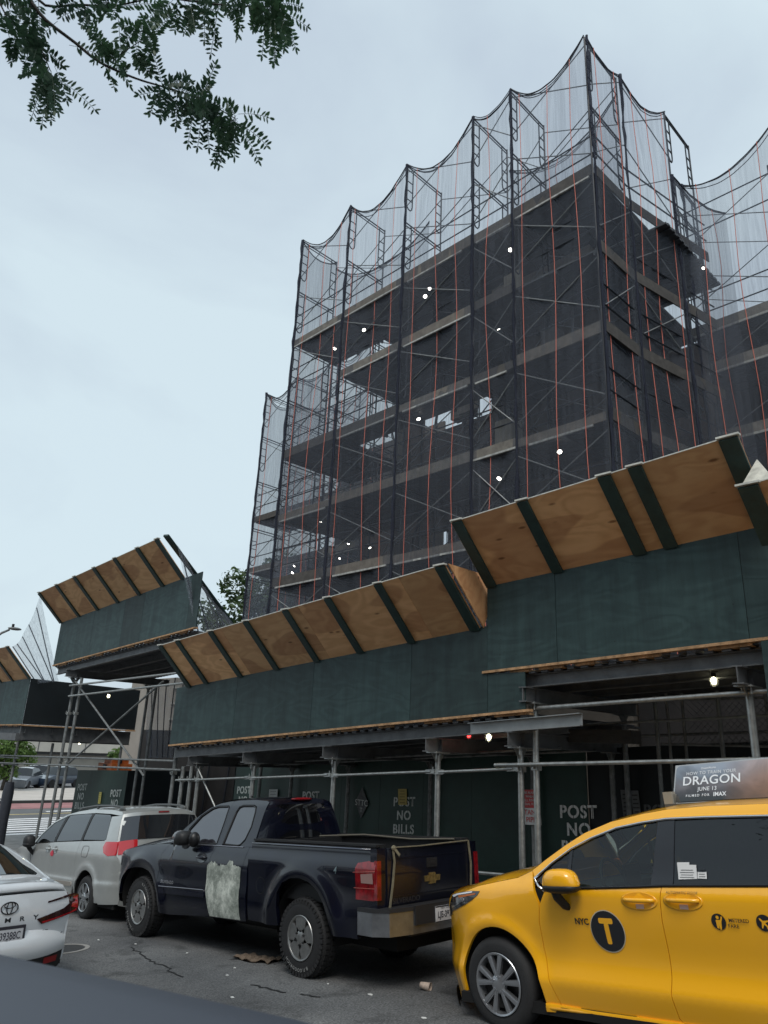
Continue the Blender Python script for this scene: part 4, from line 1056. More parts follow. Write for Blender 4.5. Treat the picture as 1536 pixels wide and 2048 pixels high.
def both(parent, name, poly, W, mat, **k):
    panel(parent, name, poly, W, mat, side=-1, **k); return panel(parent, name, poly, W, mat, side=1, **k)
def strip(parent, name, edge, W, mat, crown=.05, p=2.5, e0=-1, e1=1, nx=22, off=0, label=None, out=None, bump=None, thick=0):
    """sheet spanning the car between the two side edges; crown bulges along the outward normal"""
    m = len(edge); vs = []
    for i, (a, c) in enumerate(edge):
        w_ = W(a, c); A = edge[max(0, i-1)]; B = edge[min(m-1, i+1)]
        d = Vector((B[0]-A[0], B[1]-A[1])).normalized(); n = Vector((-d.y, d.x))
        if out is not None and n.dot(Vector(out)) < 0: n = -n
        cc = crown(i/(m-1)) if callable(crown) else crown
        for k in range(nx+1):
            t = lerp(e0, e1, k/nx)
            t = math.copysign(abs(t)**.8, t) if e0 == -1 and e1 == 1 else t
            h = cc*(1-abs(t)**p) + off + (bump(t, i/(m-1)) if bump else 0)
            vs.append((w_*t, a + n.x*h, c + n.y*h))
    fs = [(i*(nx+1)+k, i*(nx+1)+k+1, (i+1)*(nx+1)+k+1, (i+1)*(nx+1)+k) for i in range(m-1) for k in range(nx)]
    mb = MB(); mb.add(vs, fs); return mb.build(name, mat, parent, smooth=True, world=False, label=label)
def ring_arch(parent, W, cy, cz, r0, r1, side, mat, depth=.28, a0=-15, a1=195, name='wheel_arch_liner', off=0):
    """dark liner inside the wheel opening"""
    mb = MB(); n = 26; vs = []
    for i in range(n+1):
        t = math.radians(lerp(a0, a1, i/n)); a = cy + r0*math.cos(t); c = cz + r0*math.sin(t)
        x = W(a, min(c, 1.0)) - .012 + off
        vs += [(side*x, a, c), (side*(x-depth), a, c)]
    mb.add(vs, [(2*i, 2*i+2, 2*i+3, 2*i+1) for i in range(n)]); 
    k = len(vs); mb.add([(side*(W(cy, cz)-depth), cy + r0*1.02*math.cos(math.radians(lerp(a0, a1, i/n))), cz + r0*1.02*math.sin(math.radians(lerp(a0, a1, i/n)))) for i in range(n+1)], [tuple(range(n+1))])
    return mb.build(name, mat, parent, smooth=False, world=False)
def arc(cy, cz, r, a0, a1, n=14, ry=None):
    ry = r if ry is None else ry
    return [(cy + r*math.cos(math.radians(lerp(a0, a1, i/n))), cz + ry*math.sin(math.radians(lerp(a0, a1, i/n)))) for i in range(n+1)]
def wheel(parent, x, y, z, side, R_, rr, wd, rimmat, spokes=5, double=False, lug=5, tyre_text=None, chunky=False, rot=0, spw=.05, edge=None):
    """x outer face of the tyre"""
    ax = Vector((side, 0, 0)); o0 = Vector((x, y, z))
    mb = MB()
    prof = [(rr, -.015), (rr+.012, 0), (rr+(R_-rr)*.5, .006), (R_-.035, -.004), (R_-.012, -.022), (R_, -.05), (R_, -wd+.05), (R_-.012, -wd+.022), (R_-.04, -wd+.004), (rr+.01, -wd), (rr, -wd+.02)]
    mb.lathe(prof, o0, ax, 48)
    if chunky:
        for k in range(44):
            t = 2*math.pi*k/44; c, s = math.cos(t), math.sin(t)
            for (rad0, rad1, h0, h1) in ((R_-.055, R_-.012, .004, -.03), (R_-.004, R_+.010, -.045, -.10), (R_-.004, R_+.010, -.13, -.19)):
                tt = t + (.06 if h0 == -.13 else 0)
                pts = []
                for hh in (h0, h1):
                    for rad in (rad0, rad1):
                        for dt in (-.045, .045):
                            pts.append(o0 + ax*hh + Vector((0, math.cos(tt+dt)*rad, math.sin(tt+dt)*rad)))
                mb.add(pts, [(0, 1, 3, 2), (4, 6, 7, 5), (0, 2, 6, 4), (1, 5, 7, 3), (2, 3, 7, 6), (0, 4, 5, 1)])
    ty = mb.build('tyre', M_rubber, parent, world=False, auto=35)
    rim = MB(); rim.lathe([(rr+.006, .004), (rr+.001, .010), (rr-.012, .006), (rr-.022, -.02), (rr-.03, -wd*.8)], o0, ax, 40)
    rim.lathe([(0, .012), (.045, .010), (.07, .0), (.075, -.03)], o0, ax, 24)
    n = spokes
    def sp(t, w0, w1, r0=.05, r1=None, bend=0, h0=-.002, h1=-.006, th=.035):
        r1 = rr-.012 if r1 is None else r1
        a = Vector((0, math.cos(t), math.sin(t))); b = Vector((0, -math.sin(t), math.cos(t)))
        t2 = t+bend; a2 = Vector((0, math.cos(t2), math.sin(t2))); b2 = Vector((0, -math.sin(t2), math.cos(t2)))
        q = []
        for hh0, hh1 in ((h0-th, h1-th), (h0, h1)):
            q += [o0+ax*hh0 + a*r0 - b*w0, o0+ax*hh1 + a2*r1 - b2*w1, o0+ax*hh1 + a2*r1 + b2*w1, o0+ax*hh0 + a*r0 + b*w0]
        rim.hexa(q)
    for k in range(n):
        t = rot + 2*math.pi*k/n
        if double:
            for s in (-1, 1):
                sp(t + s*.10, .016, .024, bend=s*.17, h0=.004, h1=.002); sp(t+s*.10, .004, .012, bend=s*.17, h0=.010, h1=.006, th=.01)
        else: sp(t, spw*.62, spw, h0=.0, h1=.0)
    rm = rim.build('rim', rimmat, parent, world=False, auto=40)
    bk = MB(); bk.lathe([(0, -.07), (rr-.02, -.07)], o0, ax, 32); bk.build('brake_shadow', M_dark if not double else M_black, parent, world=False)
    lg = MB()
    for k in range(lug):
        t = rot + .3 + 2*math.pi*k/lug; c = o0 + ax*(.008 if not chunky else .01) + Vector((0, math.cos(t), math.sin(t)))*(.055 if not chunky else .07)
        lg.lathe([(0, .006), (.010, .006), (.012, -.01)], c, ax, 8)
    lg.build('lug_nuts', M_black if chunky else M_alloyd, parent, world=False)
    if tyre_text:
        for (txt, cen) in tyre_text:
            me = letters2d(txt, .045, .01, 1.35); R0 = (R_+rr)/2 - .012
            for v in me.vertices:
                t = cen - v.co.x/R0*(-side)*-1; rad = R0 + v.co.y
                v.co = o0 + ax*.0085 + Vector((0, math.cos(t)*rad, math.sin(t)*rad))
            link('tyre_lettering', me, P('tyre_white', (.33, .33, .32), .8), ty, False)
    return ty
def decal(parent, name, txt, size, a, c, W, mat, side=-1, bold=0, spacing=1, shear=0, off=.006, sx=1, tilt=0):
    return text_on(parent, name, txt, size, None, None, None, mat, bold, spacing, world=False, shear=shear, sx=sx,
                   mapf=lambda x, y: Vector((side*(W(a + side*x, c + y + tilt*x) + off), a + side*x, c + y + tilt*x)))
def paint(name, col, rough=.3, flake=0, coat=1.0):
    return P(name, col, rough, metal=flake, spec=.5, coat=coat)
# ================================================================ yellow taxi van
SL = -math.atan(.125)
tx = thing('yellow_taxi', 'yellow taxi van with a black T disc on its door and a roof advert', 'taxi', V(4.31, 5.8+.86, -2.25), (SL, 0, 0))
hw = .86
R2 = lambda pts: [(a-.045*c, c+.045*a) for a, c in pts]
M_tax = P('taxi_yellow', (.96, .46, .010), .30, spec=.5, coat=1)
prof = interp([(.0, -.13), (.2, -.085), (.32, -.05), (.40, -.028), (.445, -.024), (.50, -.038), (.56, -.052), (.62, -.056), (.70, -.048), (.80, -.030), (.90, -.014), (1.0, -.004), (1.07, -.002), (1.11, -.010), (1.16, -.035), (1.2, -.06), (1.3, -.10), (1.45, -.155), (1.6, -.215), (1.68, -.26), (1.75, -.33)])
def Wt(a, c):
    w_ = hw + prof(c)
    if a > .15: w_ -= .36*((a-.15)/.65)**2.2 * (1.0 if a < .8 else 1)
    if a < -3.4: w_ -= .25*((-3.4-a)/.8)**2
    d = math.hypot(a, c-.36)
    if d < .62 and a < .6: w_ += .028*math.exp(-((d-.46)/.07)**2)
    d = math.hypot(a+3.06, c-.36)
    if d < .62: w_ += .028*math.exp(-((d-.46)/.07)**2)
    # bonnet shoulder
    if a > -.45 and c > .92: w_ -= .35*max(0, c-.92)**1.5*min(1, (a+.45)/.4)
    return w_
def soft(W, n=0): return W
arch = R2([(.412, .225), (.423, .335), (.393, .501), (.311, .633), (.195, .736), (.049, .789), (-.099, .785), (-.237, .724), (-.355, .622), (-.416, .516), (-.452, .381), (-.462, .244)])
arch = cr(arch, 3)
hood = R2([(.62, .985), (.50, 1.015), (.337, 1.052), (.176, 1.108), (-.053, 1.158), (-.25, 1.198), (-.405, 1.262)])
roof = R2([(-.405, 1.262), (-.53, 1.35), (-.716, 1.468), (-.899, 1.57), (-1.141, 1.66), (-1.417, 1.722), (-1.634, 1.758), (-1.963, 1.784), (-2.423, 1.80)]) + [(-3.2, 1.685), (-3.75, 1.63), (-4.0, 1.50)]
chrome = R2([(-.44, 1.205), (-.6, 1.328), (-.783, 1.445), (-.965, 1.53), (-1.203, 1.615), (-1.418, 1.657), (-1.634, 1.688), (-1.96, 1.704), (-2.417, 1.717)]) + [(-3.2, 1.595), (-3.7, 1.55)]
belt = R2([(-.54, 1.124), (-.93, 1.162), (-1.428, 1.203), (-1.615, 1.222), (-2.38, 1.272)]) + [(-3.2, 1.18), (-3.75, 1.22)]
gapF = R2([(-.562, 1.121), (-.496, 1.007), (-.471, .872), (-.476, .681), (-.522, .463), (-.591, .283)])
gapB = R2([(-1.61, 1.223), (-1.594, 1.138), (-1.582, .984), (-1.583, .795), (-1.579, .611), (-1.569, .501), (-1.590, .36), (-1.63, .31)])
gapC = [(-2.66, 1.17), (-2.67, .9), (-2.72, .6), (-2.80, .25)]
frontE = [(.62, .985), (.66, .93), (.70, .86), (.755, .77), (.79, .68), (.80, .55), (.81, .40), (.80, .28), (.79, .19), (.72, .13)]
frontE = R2([(p[0]+.0, p[1]) for p in frontE]) if False else frontE
sillT = R2([(-.465, .272), (-.89, .297), (-1.6, .335)]) + [(-2.80, .25)]
fender = hood[::-1][:1] + [(-.50, 1.10)] + [p for p in gapF[1:]] + [(-.475, .235)] + arch[::-1] + [(.55, .14), (.72, .13)] + frontE[::-1][1:] + hood[1:-1]
both(tx, 'front_fender', fender, Wt, M_tax, flange=.03)
door = gapF + [sillT[1]] + [(gapB[-1][0], sillT[2][1]-.005)] + gapB[::-1] + [belt[2], belt[1], belt[0]]
both(tx, 'front_door', door, Wt, M_tax)
sdoor = gapB + [sillT[2], (-2.80, .25)] + gapC[::-1] + [belt[5] if False else (-2.62, 1.165), belt[4]]
both(tx, 'sliding_door', sdoor, Wt, M_tax)
rarch = arc(-3.06, .36, .42, -12, 192, 20)
quarter = gapC + [(-2.80, .22)] + [p for p in rarch if p[1] > .22 and p[0] > -9][::1] + [(-3.9, .25), (-4.05, .35), (-4.1, .8), (-4.05, 1.2), (-4.0, 1.50), (-3.75, 1.55), (-3.75, 1.22), (-3.2, 1.18), (-2.66, 1.17)]
both(tx, 'rear_quarter', quarter, Wt, M_tax)
sill = [(-.475, .268)] + sillT[1:] + [(-2.80, .20)] + R2([(-1.6, .285), (-.883, .249), (-.461, .228)])
both(tx, 'sill', sill, lambda a, c: Wt(a, .43)-.03 - abs(c-.25)*.3, M_tax, gap=0, flange=.1)
rail = roof + chrome[::-1]
both(tx, 'roof_rail', rail, Wt, M_tax, gap=.001)
strip(tx, 'roof', roof[3:], lambda a, c: Wt(a, c), M_tax, crown=lambda t: .045, p=2.6, out=(0, 1))
strip(tx, 'bonnet', hood, Wt, M_tax, crown=lambda t: .07+.02*t, p=3, out=(0, 1))
strip(tx, 'windscreen', roof[:5], Wt, glass('car_glass', (.55, .66, .62), .8), crown=.06, p=2.2, out=(1, .6), off=-.004)
strip(tx, 'front_bumper', frontE, Wt, M_tax, crown=lambda t: .13+.06*math.sin(t*3.1), p=3.2, out=(1, 0))
strip(tx, 'air_dam', [(.77, .17), (.78, .13), (.70, .11)], lambda a, c: Wt(a, .3)-.01, M_black, crown=.14, p=3.2, out=(1, 0), off=.02)
strip(tx, 'tailgate', [(-3.74, 1.635), (-3.99, 1.50), (-4.04, 1.2), (-4.09, .8), (-4.04, .35), (-3.9, .25)], Wt, M_tax, crown=.08, p=5, out=(-1, 0))
both(tx, 'tail_light', [(-3.78, 1.16), (-4.03, 1.18), (-4.06, .98), (-3.80, .98)], Wt, P('taxi_tail_lens', (.30, .01, .012), .15, coat=1), gap=0, off=.008)
strip(tx, 'rear_window', [(-3.95, 1.49), (-4.03, 1.18)], lambda a, c: Wt(a, c)-.06, M_winglass, crown=.08, p=5, out=(-1, 0), off=.012)
for s in (-1, 1):
    mbx = MB(); mbx.path([(s*(Wt(a, c)+.004), a, c) for a, c in R2([(-.562, 1.118), (-.50, 1.15)]) + chrome], .011, 6); mbx.build('window_chrome', M_chrome, tx, smooth=True, world=False)
    mbx = MB(); mbx.path([(s*(Wt(a, c)+.004), a, c+.002) for a, c in belt[:6]], .011, 6); mbx.build('belt_trim', M_blackg, tx, smooth=True, world=False)
    mbx = MB(); mbx.path([(s*(Wt(a, c)+.002), a, c+.0) for a, c in [(q[0], q[1]-.02) for q in sillT]], .012, 6); mbx.build('sill_lip', M_tax, tx, smooth=True, world=False)
# glass and pillars
G1 = glass('taxi_front_glass', (.62, .80, .74), .82, .01, 1.5)
G2 = glass('privacy_glass', (.05, .06, .065), .5, .01, 1.55)
M_pillar = P('pillar_black', (.018, .02, .025), .25, spec=.5)
divT, divB = R2([(-.797, 1.44)])[0], R2([(-.785, 1.142)])[0]
tri = R2([(-.47, 1.205), (-.6, 1.318), (-.70, 1.385)]) + [divT] + [(divB[0]+.0, divB[1])] + R2([(-.56, 1.135)])
wF = [divT] + R2([(-.965, 1.52), (-1.203, 1.603), (-1.418, 1.645), (-1.561, 1.668), (-1.512, 1.215), (-1.428, 1.205), (-.93, 1.165)]) + [divB]
wB = R2([(-1.703, 1.682), (-1.96, 1.694), (-2.417, 1.707)]) + [(-2.75, 1.60), (-2.74, 1.165)] + R2([(-2.38, 1.275), (-1.695, 1.23)])
wC = [(-2.82, 1.60), (-3.2, 1.59), (-3.6, 1.545), (-3.62, 1.2), (-2.80, 1.17)]
pB = R2([(-1.561, 1.672), (-1.634, 1.686), (-1.703, 1.684), (-1.695, 1.228), (-1.61, 1.222), (-1.512, 1.213)])
both(tx, 'quarter_glass', tri, Wt, G1, gap=.004, off=-.006, flange=0)
both(tx, 'door_window', wF, Wt, G1, gap=.003, off=-.006, flange=0)
both(tx, 'sliding_door_window', wB, Wt, G2, gap=.003, off=-.006, flange=0)
both(tx, 'rear_side_window', wC, Wt, G2, gap=.003, off=-.006, flange=0)
both(tx, 'door_pillar', pB, Wt, M_pillar, gap=.001, flange=.05)
both(tx, 'rear_pillar', [(-2.75, 1.60), (-2.82, 1.60), (-2.80, 1.165), (-2.74, 1.165)], Wt, M_pillar, gap=0)
both(tx, 'rear_pillar', [(-3.6, 1.545), (-3.75, 1.54), (-3.75, 1.22), (-3.62, 1.2)], Wt, M_pillar, gap=0)
both(tx, 'window_divider', [divT, (divT[0]+.03, divT[1]-.012), (divB[0]+.03, divB[1]+.002), divB], Wt, M_pillar, gap=0, off=.0)
both(tx, 'mirror_base', R2([(-.47, 1.20), (-.60, 1.30), (-.60, 1.14), (-.56, 1.13)]), Wt, M_blackg, gap=.004, off=-.003)
# headlight
hl = R2([(.60, .955), (.56, 1.0), (.44, 1.03), (.25, 1.062), (.153, 1.066), (.175, 1.035), (.24, .99), (.33, .945), (.45, .90), (.58, .855), (.66, .80), (.70, .80), (.66, .88)])
for s in (-1, 1):
    hp = panel(tx, 'headlight', hl, Wt, P('lamp_lens', (.03, .032, .035), .05, coat=1), side=s, off=.006, gap=0)
    panel(hp, 'reflector', R2([(.60, .93), (.50, .985), (.36, 1.0), (.34, .975), (.46, .925), (.58, .88)]), Wt, M_chrome, side=s, off=.009, gap=0)
    panel(hp, 'signal_strip', R2([(.44, 1.008), (.2, 1.048), (.2, 1.036), (.42, .99)]), Wt, P('amber_lens', (.45, .12, .02), .2), side=s, off=.009, gap=0)
    panel(hp, 'light_guide', R2([(.55, .998), (.46, 1.022), (.24, 1.060), (.24, 1.05), (.44, 1.012), (.52, .985)]), Wt, P('lamp_white', (.8, .82, .85), .2), side=s, off=.009, gap=0)
# doors handles, fuel, mirror
def handle(parent, a, c, W, mat, side, L_=.13, badge=True, dark=None):
    mb = MB(); x = W(a, c)
    mb.lathe([(0, .0005), (1, .0005), (1.08, .004), (1.0, -.004)], (0, 0, 0), (side, 0, 0), 30)
    for v in mb.v: v.y = v.y*L_*1.08 + a; v.z = v.z*.058 + c; v.x = v.x + side*(W(v.y, v.z))
    h = mb.build('handle_recess', mat, parent, smooth=True, world=False)
    mb = MB(); pts = []; rs = []
    for k in range(11):
        t = k/10*2-1; y = a + t*L_*.96; bow = .034*(1-t*t)**.6; pts.append((side*(W(y, c+.008)+bow+.004), y, c+.008)); rs.append(.013+.004*(1-t*t))
    mb.path(pts, .014, 10, rs=rs); hh = mb.build('door_handle', mat, parent, smooth=True, world=False)
    if dark:
        mb = MB(); mb.lathe([(0, .008), (.010, .008), (.012, 0)], (side*(W(a, c)+.034), a+dark, c+.008), (side, 0, 0), 12); mb.build('key_cap', M_black, hh, world=False)
    if badge:
        mb = MB(); mb.box(-.001, .001, a-.035, a+.03, c-.052, c-.02)
        for v in mb.v: v.x = side*(W(v.y, v.z)+.005+v.x)
        mb.build('pale_guard', P('pale_vinyl', (.75, .55, .45), .5), h, world=False)
for s in (-1, 1):
    h1_ = R2([(-1.42, 1.108)])[0]; h2_ = R2([(-1.77, 1.133)])[0]
    handle(tx, h1_[0], h1_[1], Wt, M_tax, s, dark=-.075); handle(tx, h2_[0], h2_[1], Wt, M_tax, s, dark=.075)
def mirror(parent, a, c, W, side, shell, base, w_=.16, h_=.075, dpt=.10, out=.12):
    x = W(a, 1.1)
    mb = MB(); mb.sphere((0, 0, 0), 1, 18)
    for v in mb.v:
        v.x = math.copysign(abs(v.x)**.75, v.x); v.y = math.copysign(abs(v.y)**.7, v.y); v.z = math.copysign(abs(v.z)**.65, v.z)
        v.y *= (1 - .18*v.z); v.x = side*(x+out) + v.x*dpt; v.y = a + v.y*w_; v.z = c + v.z*h_
    top = mb.build('mirror_shell', shell, parent, smooth=True, world=False)
    mb = MB(); mb.sphere((0, 0, 0), 1, 18)
    for v in mb.v:
        v.x = math.copysign(abs(v.x)**.7, v.x); v.y = math.copysign(abs(v.y)**.6, v.y); v.z = min(v.z, .35)
        v.x = side*(x+out) + v.x*dpt*1.02; v.y = a + v.y*w_*1.03; v.z = c - h_*.62 + v.z*h_*.55
    mb.build('mirror_underside', base, top, smooth=True, world=False)
    mb = MB(); mb.path([(side*(x+out-.01), a+w_*.45, c-h_*.9), (side*(x+out*.6), a+w_*.55, c-h_*1.5), (side*(x+.02), a+w_*.35, c-h_*2.3), (side*(x-.02), a+w_*.25, c-h_*2.5)], .03, 8, rs=[.045, .04, .034, .03]); mb.build('mirror_arm', base, top, smooth=True, world=False)
for s in (-1, 1): mirror(tx, -.862, 1.19, Wt, s, M_tax, M_black, w_=.155, h_=.085)
# wheels
for a in (0, -3.06):
    for s in (-1, 1):
        wt = MB(); ring_arch(tx, Wt, a, .37, .435 if a == 0 else .42, .5, s, M_dark, off=-.02)
        wheel(tx, s*(hw-.035), a, .357, s, .357, .232, .215, M_alloyd, spokes=5, double=True, rot=.25)
mb = MB(); mb.box(-.80, .80, -3.9, .45, .18, .26); mb.build('underbody', M_dark, tx, world=False)
mb = MB(); mb.box(-.70, .70, -.45, .5, .3, .98); mb.box(-.74, .74, -3.9, -.42, .26, 1.0); mb.build('engine_bay_and_floor', M_dark, tx, world=False)
# interior
M_int = P('cabin_grey', (.045, .05, .05), .8)
for (x, y) in ((-.38, -1.55), (.38, -1.55), (-.38, -2.5), (.38, -2.5)):
    mb = MB(); mb.sphere((x, y, .92), .25, 12, (.95, 1.1, .5)); mb.sphere((x, y-.24, 1.15), .24, 12, (.95, .4, 1.25)); mb.sphere((x, y-.27, 1.47), .12, 10, (1, .45, .8)); mb.build('seat', M_int, tx, smooth=True, world=False)
mb = MB(); mb.box(-.76, .76, -.95, -.45, .9, 1.10); mb.build('dashboard', M_int, tx, world=False)
mb = MB(); mb.path([(-.38 + .19*math.cos(t*.35), -1.02 + .05*math.sin(t*.35), 1.13 + .18*math.sin(t*.35)) for t in range(18)], .016, 8, closed=True); mb.tube((-.38, -.9, 1.05), (-.38, -1.02, 1.12), .03); mb.build('steering_wheel', M_black, tx, smooth=True, world=False)
mb = MB(); mb.box(-.16, .1, -1.02, -.99, 1.09, 1.25); mb.build('screen', M_blackg, tx, world=False)
panel(tx, 'yellow_sticker', R2([(-1.16, 1.585), (-1.44, 1.60), (-1.38, 1.545), (-1.2, 1.55)]), Wt, P('yellow_sticker', (.55, .60, .08), .5), side=1, off=-.03, gap=0, flange=0)
# graphics on the near side
def disc(parent, name, a, c, r, W, mat, side=-1, off=.005):
    return panel(parent, name, [(a + r*math.cos(t*math.pi/16), c + r*math.sin(t*math.pi/16)) for t in range(32)], W, mat, side=side, gap=0, flange=0, off=off, sp=.04)
M_decal = P('decal_black', (.012, .014, .018), .35, coat=.5)
Tc = R2([(-1.11, .872)])[0]
disc(tx, 'pale_ring', Tc[0], Tc[1], .150, Wt, P('decal_grey', (.55, .5, .38), .4)); d_ = disc(tx, 'taxi_disc', Tc[0], Tc[1], .143, Wt, M_decal, off=.007)
def roundbar(a0, a1, c0, c1, r):
    q = []
    for (x, y, s) in ((a1-r, c1-r, 0), (a0+r, c1-r, 90), (a0+r, c0+r, 180), (a1-r, c0+r, 270)):
        q += [(x + r*math.cos(math.radians(s+k*30)), y + r*math.sin(math.radians(s+k*30))) for k in range(4)]
    return q
panel(d_, 'letter_bar', roundbar(Tc[0]-.062, Tc[0]+.062, Tc[1]+.052, Tc[1]+.092, .012), Wt, M_tax, off=.009, gap=0, flange=0)
panel(d_, 'letter_stem', roundbar(Tc[0]-.020, Tc[0]+.020, Tc[1]-.092, Tc[1]+.056, .012), Wt, M_tax, off=.009, gap=0, flange=0)
q = R2([(-.893, .90)])[0]; decal(tx, 'city_lettering', 'NYC', .062, q[0], q[1], Wt, M_decal, off=.010, bold=.035, spacing=.98, sx=1.0)
mc_ = R2([(-2.012, 1.023)])[0]; d_ = disc(tx, 'fare_disc', mc_[0], mc_[1], .052, Wt, M_decal)
hd = disc(d_, 'figure_head', mc_[0]+.002, mc_[1]+.028, .011, Wt, M_tax, off=.009)
panel(d_, 'figure_body', [(mc_[0]+.018, mc_[1]+.012), (mc_[0]-.014, mc_[1]+.012), (mc_[0]-.026, mc_[1]+.036), (mc_[0]-.034, mc_[1]+.032), (mc_[0]-.020, mc_[1]-.004), (mc_[0]-.012, mc_[1]-.05), (mc_[0]-.001, mc_[1]-.05), (mc_[0]+.001, mc_[1]-.02), (mc_[0]+.004, mc_[1]-.045), (mc_[0]+.018, mc_[1]-.04)], Wt, M_tax, off=.009, gap=0, flange=0)
q = R2([(-2.150, 1.032)])[0]; decal(tx, 'fare_lettering', 'METERED', .032, q[0]-.008, q[1]-.0, Wt, M_decal, off=.012, bold=.02, spacing=1.05); q = R2([(-2.115, .994)])[0]; decal(tx, 'fare_lettering', 'FARE', .032, q[0], q[1], Wt, M_decal, off=.012, bold=.015, spacing=1.1)
ac = R2([(-2.325, 1.044)])[0]; d_ = disc(tx, 'airport_disc', ac[0], ac[1], .052, Wt, M_decal)
def rotp(pts, cx, cy, t): return [(cx + x*math.cos(t) - y*math.sin(t), cy + x*math.sin(t) + y*math.cos(t)) for x, y in pts]
panel(d_, 'plane_mark', rotp([(0, .04), (.006, .032), (.007, .012), (.036, -.008), (.036, -.016), (.007, -.006), (.005, -.026), (.014, -.034), (.014, -.040), (0, -.035), (-.014, -.040), (-.014, -.034), (-.005, -.026), (-.007, -.006), (-.036, -.016), (-.036, -.008), (-.007, .012), (-.006, .032)], ac[0], ac[1], -.75), Wt, M_tax, off=.009, gap=0, flange=0, sp=.01)
q = R2([(-1.77, 1.182)])[0]; decal(tx, 'door_lettering', 'AUTOMATIC DOOR', .026, q[0], q[1]+.0, Wt, M_decal, off=.013, shear=.25, spacing=1.05)
M_pap = P('paper_white', (.62, .61, .60), .6)
for poly in (R2([(-1.724, 1.386), (-1.821, 1.391), (-1.821, 1.374), (-1.874, 1.376), (-1.881, 1.285), (-1.738, 1.273)]), R2([(-1.884, 1.331), (-1.951, 1.334), (-1.954, 1.289), (-1.884, 1.288)])):
    sk = panel(tx, 'window_notice', poly, Wt, M_pap, off=.003, gap=0, flange=0)
    for i in range(4):
        a0, c0 = poly[0]; zz = min(p[1] for p in poly) + .012 + i*.016; xm = (min(p[0] for p in poly)+max(p[0] for p in poly))/2; hwid = (max(p[0] for p in poly)-min(p[0] for p in poly))*(.36 - .05*(i % 2))
        panel(sk, 'small_print', [(xm-hwid, zz), (xm+hwid, zz), (xm+hwid, zz+.004), (xm-hwid, zz+.004)], Wt, M_decal, off=.005, gap=0, flange=0)
# roof sign (its own thing: bolted on top, so a part of the taxi)
rsx = MB(); rb0 = R2([(-1.515, 1.77)])[0]
xs_ = -.34
base = MB(); base.box(xs_-.02, .36, -2.95, -1.585, 1.685, 1.725); rbase = base.build('sign_base', P('sign_base_metal', (.12, .12, .115), .45, metal=.5), tx, world=False)
for k in range(5):
    mb = MB(); mb.lathe([(0, .004), (.006, .004), (.007, 0)], (xs_-.02, -1.62-k*.3, 1.705), (-1, 0, 0), 8); mb.build('rivet', M_alloye, rbase, world=False)
mb = MB()
def prism_sign(y0, y1, off, z0=1.725, z1=2.035, r=.05):
    # trapezoid cross-section (leaning faces)
    b0, b1 = .30+off, .10+off
    return [(-b0, y0, z0), (b0, y0, z0), (b0, y1, z0), (-b0, y1, z0), (-b1, y0, z1), (b1, y0, z1), (b1, y1, z1), (-b1, y1, z1)]
mb.hexa(prism_sign(-2.92, -1.63, 0)); sbody = mb.build('sign_housing', P('sign_frame', (.40, .41, .41), .4, metal=.4), tx, world=False)
mb = MB(); mb.box(-.36, -.28, -1.66, -1.585, 1.725, 1.82); mb.box(-.33, .33, -1.66, -1.61, 1.725, 1.80); mb.build('sign_foot', P('sign_foot_metal', (.34, .32, .27), .5, metal=.3), tx, world=False)
SX = lambda c: .303 - .20*(c-1.725)/.31
def signface(a, c): return Vector((-SX(c)-.006, a, c))
# advert: stormy sky artwork kept generic
m, nt_, b_ = nodes('advert_sky'); N_ = nt_.nodes; L_ = nt_.links
tc_ = N_.new('ShaderNodeTexCoord'); sx_ = N_.new('ShaderNodeSeparateXYZ'); L_.new(tc_.outputs['Object'], sx_.inputs[0])
nn = N_.new('ShaderNodeTexNoise'); nn.inputs['Scale'].default_value = 3; nn.inputs['Detail'].default_value = 6; nn.inputs['Distortion'].default_value = 1; L_.new(tc_.outputs['Object'], nn.inputs['Vector'])
mrg = N_.new('ShaderNodeMapRange'); mrg.inputs['From Min'].default_value = 1.73; mrg.inputs['From Max'].default_value = 2.05; L_.new(sx_.outputs[2], mrg.inputs['Value'])
ad_ = N_.new('ShaderNodeMath'); ad_.operation = 'MULTIPLY_ADD'; ad_.inputs[1].default_value = .9; ad_.inputs[2].default_value = -.42; L_.new(nn.outputs[0], ad_.inputs[0])
a2_ = N_.new('ShaderNodeMath'); a2_.operation = 'ADD'; L_.new(ad_.outputs[0], a2_.inputs[0]); L_.new(mrg.outputs[0], a2_.inputs[1])
rp_ = N_.new('ShaderNodeValToRGB'); e = rp_.color_ramp.elements; e[0].position = .1; e[0].color = (.012, .014, .014, 1); e[1].position = .95; e[1].color = (.26, .30, .36, 1)
x_ = rp_.color_ramp.elements.new(.32); x_.color = (.05, .045, .05, 1); x_ = rp_.color_ramp.elements.new(.5); x_.color = (.12, .11, .12, 1); x_ = rp_.color_ramp.elements.new(.7); x_.color = (.13, .155, .19, 1)
L_.new(a2_.outputs[0], rp_.inputs[0])
gr = N_.new('ShaderNodeMapRange'); gr.inputs['From Min'].default_value = -2.05; gr.inputs['From Max'].default_value = -2.5; L_.new(sx_.outputs[1], gr.inputs['Value'])
mm_ = N_.new('ShaderNodeMath'); mm_.operation = 'MULTIPLY'; L_.new(gr.outputs[0], mm_.inputs[0]); L_.new(nn.outputs[0], mm_.inputs[1])
mxx = N_.new('ShaderNodeMix'); mxx.data_type = 'RGBA'; mxx.inputs[7].default_value = (.55, .26, .12, 1); L_.new(mm_.outputs[0], mxx.inputs[0]); L_.new(rp_.outputs[0], mxx.inputs[6])
L_.new(mxx.outputs[2], b_.inputs['Base Color']); b_.inputs['Roughness'].default_value = .15; b_.inputs['Coat Weight'].default_value = .6
ad_poly = roundbar(-2.90, -1.645, 1.737, 2.027, .035)
